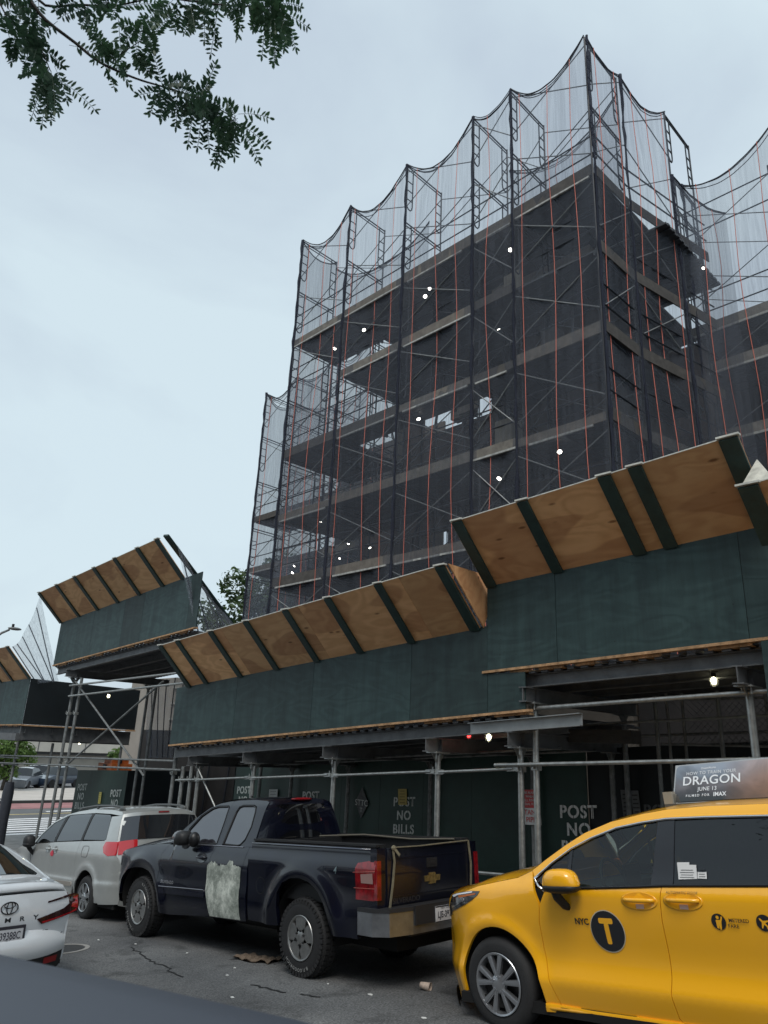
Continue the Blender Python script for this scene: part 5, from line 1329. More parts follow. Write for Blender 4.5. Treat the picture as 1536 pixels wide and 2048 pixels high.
panel(tx, 'advert_panel', ad_poly, None, m, mapf=signface, gap=0, flange=0, side=-1)
def adtext(txt, size, a, c, mat, **k):
    text_on(tx, 'advert_lettering', txt, size, None, None, None, mat, world=False, mapf=lambda x, y: signface(a-x, c+y) + Vector((-.004, 0, 0)), **k)
M_adl = P('advert_silver', (.72, .74, .76), .35)
adtext('DreamWorks', .022, -1.93, 1.986, M_adl, bold=.01); adtext('HOW TO TRAIN YOUR', .036, -1.95, 1.945, M_adl, spacing=1.15)
adtext('DRAGON', .098, -1.955, 1.865, M_adl, bold=.012, spacing=1.05, sx=1.12); adtext('JUNE 13', .042, -1.925, 1.815, M_adl, bold=.01, spacing=1.1)
adtext('FILMED FOR', .026, -1.845, 1.772, M_adl, bold=.02, spacing=1.5); adtext('IMAX', .042, -2.03, 1.768, M_adl, bold=.03, spacing=1.05)
# ================================================================ dark blue pickup
TH = -math.atan(.08)
hwt = .83
tk = thing('dark_pickup', 'dark navy extended cab pickup with a pale primer patch on its rear door', 'pickup truck', V(7.07, 5.84+hwt, -2.437), (TH, 0, 0))
M_navy = P('navy_paint', (.0035, .0045, .012), .22, spec=.35, coat=.5, var=.4, vscale=2.5, bump=.04, bscale=3)
M_navyr = M_navy
pt_ = interp([(.3, -.06), (.42, -.03), (.5, -.012), (.65, 0), (.72, .004), (.85, -.004), (1.0, 0), (1.1, -.012), (1.2, -.04), (1.27, -.075), (1.4, -.125), (1.6, -.20), (1.74, -.26), (1.84, -.34)])
def Wk(a, c):
    w_ = hwt + pt_(c)
    if a > 4.35: w_ -= .20*((a-4.35)/.5)**2
    for ay in (3.80, 0):
        d = math.hypot(a-ay, c-.42)
        if d < .85 and c > .3: w_ += .035*math.exp(-((d-.60)/.09)**2)
    if a > 3.0 and c > 1.0: w_ -= .45*max(0, c-1.05)**1.4
    return w_
pb_ = interp([(.4, -.05), (.5, -.03), (.65, -.01), (.9, -.008), (1.05, .004), (1.12, .012), (1.17, .004), (1.22, -.022), (1.255, -.038), (1.30, -.042), (1.36, -.06)])
def Wb(a, c):
    w_ = hwt + pb_(c) + .01
    d = math.hypot(a, c-.42)
    if c > .3: w_ += .045*math.exp(-((d-.62)/.10)**2)
    if a > .3 or a < -.9: pass
    return w_
arF = [(3.285, .42), (3.29, .55), (3.34, .66), (3.45, .79), (3.60, .87), (3.80, .905), (4.02, .90), (4.22, .86), (4.36, .77), (4.44, .66), (4.46, .52)]
arR = [(-.53, .46), (-.47, .62), (-.40, .76), (-.30, .88), (-.16, .955), (.0, .985), (.17, .975), (.32, .92), (.42, .81), (.455, .66), (.455, .46)]
hoodk = [(4.62, 1.075), (4.45, 1.125), (4.2, 1.165), (3.9, 1.205), (3.5, 1.235), (3.17, 1.255)]
roofk = [(3.17, 1.255), (2.925, 1.452), (2.669, 1.616), (2.447, 1.728), (2.25, 1.785), (2.037, 1.812), (1.824, 1.824), (1.45, 1.83), (1.165, 1.815)]
gF = [(3.22, 1.235), (3.30, 1.12), (3.29, .95), (3.285, .80), (3.27, .36)]
gM = [(1.93, 1.26), (1.99, 1.10), (2.03, .95), (2.03, .73), (1.985, .58), (1.92, .42)]
gR = [(1.165, 1.27), (1.19, 1.12), (1.225, .95), (1.245, .78), (1.24, .6), (1.215, .43)]
fend = [(3.17, 1.25)] + gF + [(3.28, .36)] + arF + [(4.52, .50), (4.68, .50), (4.78, .62), (4.77, .86), (4.70, 1.0)] + hoodk[:-1]
both(tk, 'front_fender', fend, Wk, M_navy, flange=.05)
fd = gF + [(3.02, .345), (1.92, .42)] + gM[::-1][1:] + [(2.78, 1.245)]
both(tk, 'front_door', fd, Wk, M_navy)
rdoor = gM + [(1.22, .44)] + gR[::-1] + [(1.165, 1.27)]
rdoor = gM + gR[::-1]
both(tk, 'rear_door', rdoor, Wk, M_navy)
cabc = gR + [(1.10, .44), (1.10, 1.27)]
both(tk, 'cab_corner', cabc, Wk, M_navy)
# window frames: body-coloured upper with window openings as separate glass over black backing
fw = cr([(2.83, 1.262), (2.783, 1.40), (2.66, 1.555)], 3)
fwin = [(2.80, 1.268), (2.775, 1.44), (2.588, 1.615), (2.379, 1.715), (2.25, 1.74), (2.0, 1.745), (1.965, 1.72), (1.95, 1.55), (1.955, 1.283)]
qwin = [(1.80, 1.285), (1.79, 1.40), (1.752, 1.68), (1.72, 1.735), (1.66, 1.752), (1.40, 1.752), (1.33, 1.73), (1.305, 1.67), (1.285, 1.50), (1.33, 1.35), (1.40, 1.29), (1.46, 1.278)]
M_wt = glass('truck_tint', (.02, .02, .024), .2, .015, 2.3, (.03, .028, .034))
upF = [(3.17, 1.25)] + roofk[1:6] + [(1.93, 1.815), (1.905, 1.5), (1.93, 1.26), (1.955, 1.262), (1.94, 1.5), (1.955, 1.735), (2.0, 1.76), (2.25, 1.757), (2.39, 1.732), (2.61, 1.63), (2.80, 1.455), (2.83, 1.245)]
both(tk, 'door_frame', upF, Wk, M_navy, gap=.001)
upR = [(1.93, 1.26), (1.905, 1.5), (1.93, 1.815), (1.824, 1.824), (1.45, 1.83), (1.165, 1.815), (1.10, 1.80), (1.10, 1.27), (1.165, 1.27), (1.45, 1.262), (1.39, 1.275), (1.315, 1.34), (1.268, 1.50), (1.29, 1.68), (1.32, 1.745), (1.40, 1.768), (1.66, 1.768), (1.735, 1.748), (1.768, 1.68), (1.806, 1.40), (1.818, 1.265)]
both(tk, 'rear_door_frame', upR, Wk, M_navy, gap=.001)
for nm, w_, bk in (('door_window', fwin, 0), ('rear_quarter_window', qwin, 0)):
    both(tk, nm, w_, Wk, M_wt, gap=.004, off=-.010, flange=0)
    for s in (-1, 1):
        mbx = MB(); mbx.path([(s*(Wk(a, c)-.002), a, c) for a, c in densify(w_, .06)], .010, 5, closed=True); mbx.build('window_seal', M_black, tk, world=False)
for s in (-1, 1):
    mbx = MB(); mbx.path([(s*(Wk(a, 1.26)+.004), a, 1.262) for a in (2.82, 2.4, 1.95, 1.3)], .008, 6); mbx.build('belt_moulding', P('belt_silver', (.25, .25, .28), .25, metal=.6), tk, world=False)
strip(tk, 'bonnet', hoodk, Wk, M_navy, crown=lambda t: .05+.05*t, p=4, out=(0, 1))
strip(tk, 'windscreen', roofk[:5], Wk, M_wt, crown=.07, p=2.3, out=(1, .7))
strip(tk, 'cab_roof', roofk[4:], Wk, M_navy, crown=.035, p=3, out=(0, 1))
rearE = [(1.165, 1.815), (1.125, 1.80), (1.10, 1.70), (1.08, 1.5), (1.075, 1.28), (1.075, .9)]
strip(tk, 'cab_back', rearE, Wk, M_navy, crown=.03, p=4, out=(-1, 0))
bw = strip(tk, 'back_window', [(1.118, 1.765), (1.095, 1.55), (1.085, 1.30)], lambda a, c: Wk(a, c)-.085, glass('truck_back_glass', (.02, .02, .025), .3, .02, 1.5, (.006, .006, .008)), crown=.03, p=4, out=(-1, 0), off=.012)
mb = MB(); mb.sphere((-.02, 1.10, 1.83), 1, 14)
for v in mb.v: v.x = .02+(v.x+.02)*.19; v.y = 1.10 + (v.y-1.10)*.035; v.z = 1.832 + (v.z-1.83)*.022
mb.build('third_brake_light', P('red_lens', (.20, .006, .010), .15, coat=.6, var=.6, vscale=14), tk, smooth=True, world=False)
M_red = MATS['red_lens']
# bed
bedtop = 1.335
bedp = [(1.06, bedtop), (1.065, .46), (.46, .455)] + arR[::-1] + [(-.55, .46), (-.92, .46), (-.93, .60), (-1.20, .60), (-1.245, .86), (-1.245, bedtop-.01), (-1.20, bedtop)]
for s in (-1, 1):
    panel(tk, 'bed_side', bedp, Wb, M_navy, side=s, flange=.05, sp=.024)
    mb = MB(); x1 = hwt-.09
    mb.add([(s*(Wb(0, bedtop)), 1.06, bedtop), (s*x1, 1.06, bedtop+.012), (s*x1, -1.2, bedtop+.018), (s*(Wb(0, bedtop)), -1.2, bedtop+.004)], [(0, 1, 2, 3)])
    mb.box(min(s*x1, s*(x1-.05)), max(s*x1, s*(x1-.05)), -1.2, 1.06, .75, bedtop+.02)
    mb.box(min(s*(x1-.1), s*(x1+.04)), max(s*(x1-.1), s*(x1+.04)), -1.19, 1.06, bedtop+.015, bedtop+.035)
    mb.build('bed_rail', M_black, tk, world=False)
    mbx = MB(); mbx.path([(s*(Wb(a, 1.31)+.006), a, 1.322) for a in (1.05, .4, -.4, -1.18)], .010, 6); mbx.build('rail_highlight_edge', P('rail_edge', (.06, .07, .10), .2, coat=1), tk, smooth=True, world=False)
    ring_arch(tk, Wk, 3.85, .42, .55, .6, s, M_dark, a0=-8, a1=188, off=-.03); ring_arch(tk, Wb, 0, .42, .52, .6, s, M_dark, a0=-8, a1=188, off=-.03)
mb = MB(); mb.box(-hwt+.1, hwt-.1, -1.2, 1.06, .74, .78); mb.box(-hwt+.1, hwt-.1, 1.0, 1.06, .74, bedtop); mb.build('bed_floor', M_black, tk, world=False)
# odds and ends lying in the bed
mb = MB(); mb.path([(.1, .8, 1.37), (.35, .2, 1.39), (.5, -.5, 1.35), (.62, -1.1, 1.36)], .012, 6); mb.build('bed_strap', P('strap', (.10, .09, .07), .8), tk, world=False)
# tailgate
def xz(name, x0, x1, z0, z1, y, th, mat, parent=None, bev=.02):
    mb = MB(); mb.box(x0, x1, y-th, y, z0, z1)
    me = mb.mesh(name); bm = bmesh.new(); bm.from_mesh(me); bmesh.ops.bevel(bm, geom=list(bm.edges), offset=bev, segments=2, affect='EDGES', profile=.6); bm.to_mesh(me); bm.free()
    me.polygons.foreach_set('use_smooth', [True]*len(me.polygons)); me.set_sharp_from_angle(angle=math.radians(35))
    return link(name, me, mat, parent or tk, False)
M_tg = P('tailgate_navy', (.004, .005, .012), .28, coat=.7, var=.3, vscale=3, bump=.05, bscale=4)
tg = xz('tailgate', -.70, .70, .775, 1.335, -1.20, .07, M_tg)
mb = MB(); mb.box(-.66, .66, -1.274, -1.268, 1.22, 1.235); mb.box(-.66, .66, -1.274, -1.268, .86, .87); mb.build('tailgate_crease', M_tg, tg, world=False)
mb = MB(); mb.box(-.085, .085, -1.283, -1.268, 1.11, 1.205); mb.box(-.05, .05, -1.288, -1.28, 1.14, 1.17); mb.build('tailgate_handle', P('handle_black', (.02, .02, .022), .35), tg, world=False)
xf = -1.285
bt = [(-.12, -.028), (-.045, -.028), (-.055, -.055), (.045, -.055), (.055, -.028), (.12, -.028), (.13, .028), (.055, .028), (.045, .055), (-.055, .055), (-.045, .028), (-.13, .028)]
mb = MB(); k = len(bt); mb.add([(x+.0, xf, 1.0+z) for x, z in bt] + [(x, xf+.02, 1.0+z) for x, z in bt], [tuple(range(k)), tuple(range(2*k-1, k-1, -1))] + [(i, i+k, (i+1) % k+k, (i+1) % k) for i in range(k)]); mb.build('gold_cross_badge', P('gold_badge', (.50, .36, .14), .3, metal=.8, var=.5, vscale=25), tg, world=False)
text_on(tg, 'raised_lettering', 'SILVERADO', .075, (-.42, -1.275, .80), (1, 0, 0), (0, 0, 1), P('dull_letter', (.07, .07, .075), .3, metal=.5), bold=.01, world=False, sx=1.1)
M_strap = P('webbing', (.17, .15, .10), .85, var=.3, vscale=12)
mb = MB()
for pts in ([(-.63, -1.285, 1.345), (-.61, -1.29, 1.2), (-.64, -1.29, 1.0), (-.68, -1.285, .8), (-.70, -1.28, .68)], [(-.62, -1.28, 1.34), (-.2, -1.285, 1.335), (.3, -1.28, 1.345), (.66, -1.275, 1.35)], [(.66, -1.28, 1.35), (.68, -1.29, 1.1), (.66, -1.28, .75)]):
    for (p, q) in zip(pts, pts[1:]): mb.beam(p, q, .010, .024, up=(0, 1, 0)) if abs(p[2]-q[2]) < .1 else mb.beam(p, q, .026, .01, up=(0, 1, 0))
mb.sphere((-.62, -1.29, 1.335), .035, 8, (1, .6, .8)); mb.beam((-.62, -1.30, 1.33), (-.55, -1.31, 1.26), .03, .008, up=(0, 1, 0))
mb.build('tie_down_strap', M_strap, tk, world=False)
# tail lights wrap the corner
for s in (-1, 1):
    tl = panel(tk, 'tail_light', [(-.925, .84), (-.935, 1.14), (-.965, 1.19), (-1.20, 1.225), (-1.245, 1.22), (-1.245, .855), (-1.2, .84)], Wb, M_red, side=s, off=.008, gap=0)
    mb = MB(); xo = s*(Wb(-1.2, 1)+.008); xi = s*(hwt-.045); mb.box(min(xo, xi), max(xo, xi), -1.262, -1.22, .85, 1.22); mb.build('lens_return', M_red, tl, world=False)
    panel(tl, 'reverse_lens', [(-1.02, 1.00), (-1.02, 1.085), (-1.2, 1.10), (-1.2, 1.0)], Wb, P('clear_lens', (.35, .22, .20), .15), side=s, off=.011, gap=0)
    panel(tl, 'lens_rib', [(-.90, 1.095), (-.90, 1.10), (-1.24, 1.125), (-1.24, 1.118)], Wb, P('pink_rib', (.5, .12, .10), .3), side=s, off=.011, gap=0)
    panel(tl, 'lens_rib', [(-.9, .945), (-.9, .95), (-1.24, .96), (-1.24, .955)], Wb, MATS['pink_rib'], side=s, off=.011, gap=0)
    mb = MB(); xo = s*(Wb(-1.2, 1)-.005); xi = s*(hwt-.17); mb.box(min(xo, xi), max(xo, xi), -1.25, -1.15, .62, bedtop); mb.build('bed_corner_post', M_navy, tk, world=False)
# rear bumper
mb = MB()
prof_b = [(-hwt-.035, -.98), (-hwt-.035, -1.20), (-hwt+.06, -1.36), (-hwt+.35, -1.42), (hwt-.35, -1.42), (hwt-.06, -1.36), (hwt+.035, -1.20), (hwt+.035, -.98)]
n = len(prof_b)
mb.add([(x, y, .52) for x, y in prof_b] + [(x, y, .735) for x, y in prof_b], [(i, i+1, i+1+n, i+n) for i in range(n-1)])
mb.build('rear_bumper', P('bumper_chrome', (.36, .37, .39), .32, metal=.9, var=.25, vscale=6), tk, world=False)
mb = MB(); mb.add([(x*1.01, y-.006, .735) for x, y in prof_b] + [(x*1.01, y-.006, .775) for x, y in prof_b] + [(x*.9, -1.18, .775) for x, y in prof_b], [(i, i+1, i+1+n, i+n) for i in range(n-1)] + [(i+n, i+1+n, i+1+2*n, i+2*n) for i in range(n-1)])
mb.box(-.46, .46, -1.44, -1.30, .60, .78); mb.box(-.5, .5, -1.40, -1.25, .50, .62); mb.build('bumper_step', P('step_black', (.02, .02, .022), .5), tk, world=False)
pl = xz('number_plate', -.155, .155, .595, .745, -1.44, .012, P('plate_white', (.55, .55, .57), .5, var=.1, vscale=20), bev=.004)
text_on(pl, 'plate_lettering', 'LJE-3977', .085, (0, -1.455, .635), (1, 0, 0), (0, 0, 1), P('plate_ink', (.02, .02, .035), .5), bold=.02, world=False, sx=.85)
text_on(pl, 'plate_lettering', 'NEW YORK', .03, (0, -1.455, .715), (1, 0, 0), (0, 0, 1), MATS['plate_ink'], world=False)
mb = MB(); mb.box(-.16, .16, -1.454, -1.452, .735, .745); mb.box(-.16, .16, -1.454, -1.452, .595, .603); mb.build('plate_frame', M_blackg, pl, world=False)
# primer patch
rnd = random.Random(4)
top_ = [(1.995, 1.06), (1.93, 1.075), (1.88, 1.065), (1.844, 1.072), (1.80, 1.05), (1.75, 1.03), (1.70, 1.05), (1.64, 1.04), (1.58, 1.05), (1.545, 1.07), (1.52, 1.105), (1.48, 1.11), (1.44, 1.095), (1.41, 1.06), (1.36, 1.055), (1.31, 1.03), (1.27, 1.04), (1.238, 1.02)]
top_ = [(a + rnd.uniform(-.006, .006), c + rnd.uniform(-.012, .012)) for a, c in densify(top_ + [top_[-1]], .025)[:-1] if True][:70]
i0 = max(range(len(top_)), key=lambda i: -top_[i][0]); top_ = top_[:i0+1]
patch = [(2.022, 1.02)] + top_ + [(1.25, .78), (1.245, .6), (1.222, .445), (1.925, .428), (1.985, .58), (2.026, .73)]
m, nt_, b_ = nodes('primer_patch'); N_ = nt_.nodes; L_ = nt_.links
tc_ = N_.new('ShaderNodeTexCoord'); n1_ = N_.new('ShaderNodeTexNoise'); n1_.inputs['Scale'].default_value = 5.5; n1_.inputs['Detail'].default_value = 12; n1_.inputs['Roughness'].default_value = .8; n1_.inputs['Distortion'].default_value = .25; L_.new(tc_.outputs['Object'], n1_.inputs['Vector'])
r_1 = N_.new('ShaderNodeValToRGB'); e = r_1.color_ramp.elements; e[0].position = .36; e[0].color = (.16, .18, .155, 1); e[1].position = .60; e[1].color = (.66, .69, .62, 1); x_ = e.new(.47); x_.color = (.30, .33, .29, 1); L_.new(n1_.outputs[0], r_1.inputs[0]); L_.new(r_1.outputs[0], b_.inputs['Base Color']); b_.inputs['Roughness'].default_value = .75
both(tk, 'primer_patch', patch, Wk, m, gap=0, off=.003, flange=0) if False else panel(tk, 'primer_patch', patch, Wk, m, gap=0, off=.003, flange=0, label='pale mottled primer patch with a ragged top edge')
# trim
both(tk, 'side_moulding', [(3.20, .70), (2.05, .725), (2.045, .635), (3.19, .61)], Wk, P('moulding_navy', (.010, .011, .022), .25, coat=.8), gap=0, off=.014, flange=.02)
for s in (-1, 1):
    mbx = MB(); mbx.path([(s*(Wk(a, .70)+.018), a, c) for a, c in ((3.2, .702), (2.6, .715), (2.05, .727))], .006, 6); mbx.build('moulding_chrome', MATS['belt_silver'], tk, world=False)
    handle(tk, 2.20, 1.105, Wk, P('handle_navy', (.006, .007, .014), .25, coat=.8), s, L_=.115, badge=False)
    # tow mirrors
    x = hwt
    mb = MB(); mb.sphere((0, 0, 0), 1, 16)
    for v in mb.v:
        v.x = math.copysign(abs(v.x)**.7, v.x); v.y = math.copysign(abs(v.y)**.7, v.y); v.z = math.copysign(abs(v.z)**.7, v.z)
        v.x = s*(x+.10)+v.x*.12; v.y = 2.53 + v.y*.13; v.z = 1.345 + v.z*.095
    ms_ = mb.build('mirror_shell', M_black, tk, smooth=True, world=False)
    mb = MB(); mb.sphere((s*(x+.04), 2.34, 1.33), .105, 14, (.8, .7, .95)); mb.build('mirror_head', P('mirror_black', (.006, .006, .007), .4), ms_, smooth=True, world=False)
    mb = MB(); mb.sphere((s*(x+.12), 2.58, 1.365), .105, 14, (1.0, .95, .8)); mb.build('mirror_cap', P('mirror_cap_grey', (.12, .125, .135), .12, coat=1), ms_, smooth=True, world=False)
    mb = MB(); mb.sphere((s*(x+.04), 2.55, 1.25), .06, 10, (1, 1.1, .8)); mb.build('mirror_foot', MATS['mirror_cap_grey'], ms_, smooth=True, world=False)
decal(tk, 'badge_lettering', 'SILVERADO', .055, 3.02, .745, Wk, P('badge_silver', (.40, .40, .42), .3, metal=.6), bold=.02, spacing=1.25, off=.012)
decal(tk, 'faded_lettering', '4', .10, -.60, 1.07, Wb, P('badge_teal', (.17, .23, .25), .5), bold=.02, off=.006, shear=.25); decal(tk, 'faded_lettering', '4x', .075, -.40, 1.085, Wb, P('badge_worn', (.03, .04, .05), .5), off=.006, shear=.25)
disc(tk, 'fuel_flap', .80, .86, .085, Wb, M_navy, off=.003)
mb = MB(); mb.lathe([(.087, .002), (.09, .0035), (.094, .002)], (0, 0, 0), (-1, 0, 0), 30)
for v in mb.v: v.y += .80; v.z += .86; v.x = -(Wb(v.y, v.z)+.002)
mb.build('fuel_flap_gap', M_black, tk, world=False)
# front end
frk = [(4.62, 1.075), (4.70, 1.0), (4.77, .86), (4.78, .62), (4.70, .50), (4.6, .40)]
strip(tk, 'front_fascia', frk, Wk, M_navy, crown=.12, p=3.5, out=(1, 0))
both(tk, 'headlight', [(4.76, .88), (4.70, 1.0), (4.60, 1.06), (4.50, 1.05), (4.55, .90)], Wk, P('headlight_lens', (.20, .21, .23), .1, coat=1), gap=0, off=.008)
for ay in (3.80, 0):
    for s in (-1, 1): wheel(tk, s*(hwt+.005), ay-.0, .385, s, .395, .222, .26, M_alloy, spokes=5, chunky=True, lug=6, rot=.95 if ay else .32, spw=.10,
                            tyre_text=[('B.F.GOODRICH', math.pi*.78), ('LT265/70R17', -math.pi*.25)] if s < 0 and ay else ([('B.F.GOODRICH', -math.pi*.45)] if s < 0 else None))
mb = MB(); mb.box(-.5, .5, -1.2, 4.4, .34, .52); mb.box(-.72, .72, .5, 3.2, .42, .60); mb.box(-.68, .68, 1.12, 4.5, .5, 1.0); mb.tube((-.7, 0, .385), (.7, 0, .385), .07, 8); mb.tube((-.7, 3.8, .385), (.7, 3.8, .385), .07, 8); mb.sphere((0, 0, .4), .17, 10)
mb.path([(.45, .5, .42), (.5, -.6, .42), (.55, -1.3, .44)], .035, 8); mb.build('chassis', M_dark, tk, world=False)
mb = MB(); mb.box(-.62, .62, 1.25, 1.45, 1.0, 1.5); mb.box(-.62, -.1, 2.0, 2.2, 1.0, 1.55); mb.box(.1, .62, 2.0, 2.2, 1.0, 1.55); mb.box(-.75, .75, 2.8, 3.1, 1.0, 1.28); mb.build('cab_interior', M_black, tk, world=False)
# ================================================================ silver minivan
hv = .93
vn = thing('silver_minivan', 'silver minivan with roof rails and a red door sticker, parked ahead of the pickup', 'minivan', V(13.14, 6.0+hv, -2.923), (TH, 0, 0))
M_sil = P('silver_paint', (.41, .425, .415), .32, metal=.35, coat=.8, var=.06, vscale=5)
pv = interp([(.15, -.07), (.3, -.03), (.45, -.01), (.55, 0), (.62, -.012), (.8, -.005), (.95, .0), (1.05, -.015), (1.15, -.04), (1.3, -.09), (1.5, -.17), (1.6, -.22), (1.68, -.30), (1.75, -.38)])
def Wv(a, c):
    w_ = hv + pv(c)
    if a < -.55: w_ -= .24*((-.55-a)/.6)**2
    if a > 3.0: w_ -= .30*((a-3.0)/.95)**2
    for ay in (.0, 3.03):
        d = math.hypot(a-ay, c-.34); w_ += .02*math.exp(-((d-.45)/.07)**2)
    return w_
rv = [(2.62, 1.06), (2.494, 1.13), (2.335, 1.26), (2.006, 1.475), (1.58, 1.60), (1.208, 1.66), (.8, 1.69), (.431, 1.70), (-.1, 1.69), (-.55, 1.66), (-.66, 1.62)]
arv = arc(.0, .34, .40, -10, 190, 18); arv2 = arc(3.03, .34, .40, -10, 190, 18)
hv_ = [(3.85, .80), (3.7, .90), (3.3, .99), (2.9, 1.04), (2.62, 1.06)]
g1 = [(1.56, 1.13), (1.60, .9), (1.58, .6), (1.5, .28)]; g2 = [(.44, 1.18), (.47, 1.0), (.50, .85), (.46, .68), (.42, .5)]
both(vn, 'front_fender', hv_[::-1] + [(3.92, .6), (3.9, .25)][::1] + [(3.45, .22)] + arv2 + [(2.55, .24), (2.55, 1.06)] if False else [(2.62, 1.06), (2.55, .8), (2.6, .24)] + arv2[::-1] + [(3.6, .22), (3.9, .25), (3.92, .6)] + hv_[:-1], Wv, M_sil)
both(vn, 'front_door', [(2.60, 1.06), (2.53, .8), (2.58, .26)] + g1[::-1] + [(2.3, 1.085)], Wv, M_sil)
both(vn, 'sliding_door', g1 + [(.50, .30)] + [(.43, .48)] + g2[::-1][1:], Wv, M_sil)
both(vn, 'rear_quarter', g2 + [(.41, .42)] + [(a, c) for a, c in arv if c > .26] + [(-.5, .27), (-.96, .29), (-1.02, .45), (-1.0, .85), (-.90, 1.0), (-.83, 1.2), (-.72, 1.5), (-.66, 1.62), (-.60, 1.60), (-.32, 1.585), (-.50, 1.235), (-.45, 1.21)], Wv, M_sil)
lampv = [(-.50, 1.115), (-.525, 1.185), (-.56, 1.20), (-.85, 1.20), (-.90, 1.0), (-.72, .985), (-.58, 1.03)]
both(vn, 'tail_light', lampv, Wv, P('red_lens_bright', (.52, .012, .02), .12, coat=1), off=.008, gap=0)
both(vn, 'roof_rail_panel', rv + [(-.60, 1.60), (-.214, 1.625), (.437, 1.635), (1.42, 1.60), (1.98, 1.455), (2.31, 1.245), (2.45, 1.10), (2.60, 1.065)], Wv, M_sil, gap=.001)
GV = glass('van_glass', (.03, .035, .04), .3, .015, 1.9, (.02, .022, .026)); GV1 = glass('van_front_glass', (.45, .55, .5), .7, .015, 1.6)
both(vn, 'door_window', [(2.42, 1.09), (2.31, 1.235), (1.98, 1.445), (1.574, 1.575), (1.60, 1.35), (1.62, 1.135)], Wv, GV1, off=-.008, flange=0)
both(vn, 'sliding_door_window', [(1.53, 1.14), (1.50, 1.4), (1.46, 1.59), (.8, 1.618), (.53, 1.618), (.49, 1.4), (.48, 1.19)], Wv, GV, off=-.008, flange=0)
both(vn, 'rear_side_window', [(.40, 1.20), (.42, 1.4), (.44, 1.622), (-.2, 1.612), (-.30, 1.575), (-.48, 1.24), (-.44, 1.215)], Wv, GV, off=-.008, flange=0)
both(vn, 'pillar', [(1.62, 1.13), (1.60, 1.35), (1.574, 1.58), (1.46, 1.60), (1.50, 1.4), (1.53, 1.13)], Wv, M_black, gap=0)
both(vn, 'pillar', [(.48, 1.185), (.49, 1.4), (.53, 1.625), (.44, 1.63), (.42, 1.4), (.40, 1.19)], Wv, M_black, gap=0)
strip(vn, 'roof', rv[3:], Wv, M_sil, crown=.05, p=3, out=(0, 1)); strip(vn, 'windscreen', rv[:4], Wv, GV1, crown=.08, p=2.2, out=(1, .6)); strip(vn, 'bonnet', hv_, Wv, M_sil, crown=.07, p=3, out=(0, 1))
strip(vn, 'front_bumper', [(3.85, .80), (3.92, .6), (3.9, .25)], Wv, M_sil, crown=.14, p=3, out=(1, 0))
tgv = [(-.66, 1.62), (-.72, 1.50), (-.83, 1.20), (-.90, 1.0), (-.97, .85), (-.98, .72)]
tgo = strip(vn, 'tailgate', tgv, Wv, M_sil, crown=.10, p=3.5, out=(-1, 0))
strip(tgo, 'rear_window', [(-.70, 1.57), (-.75, 1.43), (-.84, 1.20)], lambda a, c: Wv(a, c)-.03, GV, crown=.095, p=3.5, out=(-1, 0), off=.008)
strip(tgo, 'brake_light', [(-.665, 1.615), (-.675, 1.592)], Wv, M_red, e0=-.12, e1=.18, crown=.10, p=3.5, out=(-1, 0), off=.012, nx=8)
for e0, e1 in ((-.985, -.62), (.62, .985)): strip(tgo, 'tail_lens', [(-.835, 1.20), (-.90, 1.0)], Wv, MATS['red_lens_bright'], e0=e0, e1=e1, crown=.10, p=3.5, out=(-1, 0), off=.012, nx=12)
strip(vn, 'rear_bumper', [(-.97, .74), (-1.03, .70), (-1.06, .55), (-1.04, .38), (-.98, .27)], Wv, M_sil, crown=.13, p=4, out=(-1, 0), off=.01)
both(vn, 'bumper_corner', [(-.42, .68), (-1.02, .72), (-1.05, .5), (-1.0, .28), (-.55, .26), (-.42, .38)], Wv, M_sil, off=.010, gap=0, flange=.02)
for s in (-1, 1):
    pts = [(s*(Wv(a, 1.66)-.06), a, z) for a, z in ((1.35, 1.665), (1.2, 1.715), (.6, 1.755), (.0, 1.755), (-.4, 1.735), (-.52, 1.68))]
    mb = MB(); mb.path(pts, .019, 8); rr_ = mb.build('roof_rack_rail', P('rail_grey', (.07, .075, .075), .4), vn, smooth=True, world=False)
    mb = MB(); mb.sphere((s*(Wv(-.42, 1.66)-.06), -.42, 1.70), .07, 10, (.5, 1.5, .7)); mb.sphere((s*(Wv(.55, 1.66)-.06), .55, 1.725), .04, 8, (.5, 1.3, .8)); mb.build('rail_foot', MATS['rail_grey'], rr_, smooth=True, world=False)
    mirror(vn, 2.42, 1.14, Wv, s, M_black, M_black, w_=.12, h_=.10, out=.14)
    for a in (1.73, 1.40): handle(vn, a, 1.01, Wv, MATS['chrome'] if False else M_sil, s, L_=.085, badge=False)
    for ay, an in ((0, arv), (3.03, arv2)):
        ring_arch(vn, Wv, ay, .34, .405, .45, s, M_dark, off=-.02); wheel(vn, s*(hv-.02), ay, .325, s, .33, .215, .2, MATS['chrome'] if False else M_alloye, spokes=7, spw=.045, rot=.2)
panel(vn, 'red_sticker', [(1.58, .975), (1.52, 1.0), (1.46, .985), (1.44, .95), (1.47, .90), (1.55, .895), (1.6, .93)], Wv, P('sticker_red', (.60, .05, .08), .5, var=.5, vscale=40), off=.006, gap=0, flange=0)
mb = MB(); mb.path([(-(Wv(a, c)+.002), a, c) for a, c in roundbar(.02, .27, .94, 1.11, .05)], .004, 4, closed=True); mb.build('fuel_door_seam', P('seam_grey', (.08, .08, .08), .5), vn, world=False)
both(vn, 'side_moulding', [(2.5, .50), (.52, .53), (.50, .46), (2.5, .42)], Wv, P('moulding_tan', (.30, .27, .24), .4, coat=.5), gap=0, off=.012)
mb = MB(); mb.box(-.8, .8, -.9, 3.8, .2, .34); mb.box(-.75, .75, -.85, 2.5, .3, .95); mb.box(-.7, .7, 2.5, 3.7, .3, .85); mb.build('underbody', M_dark, vn, world=False)
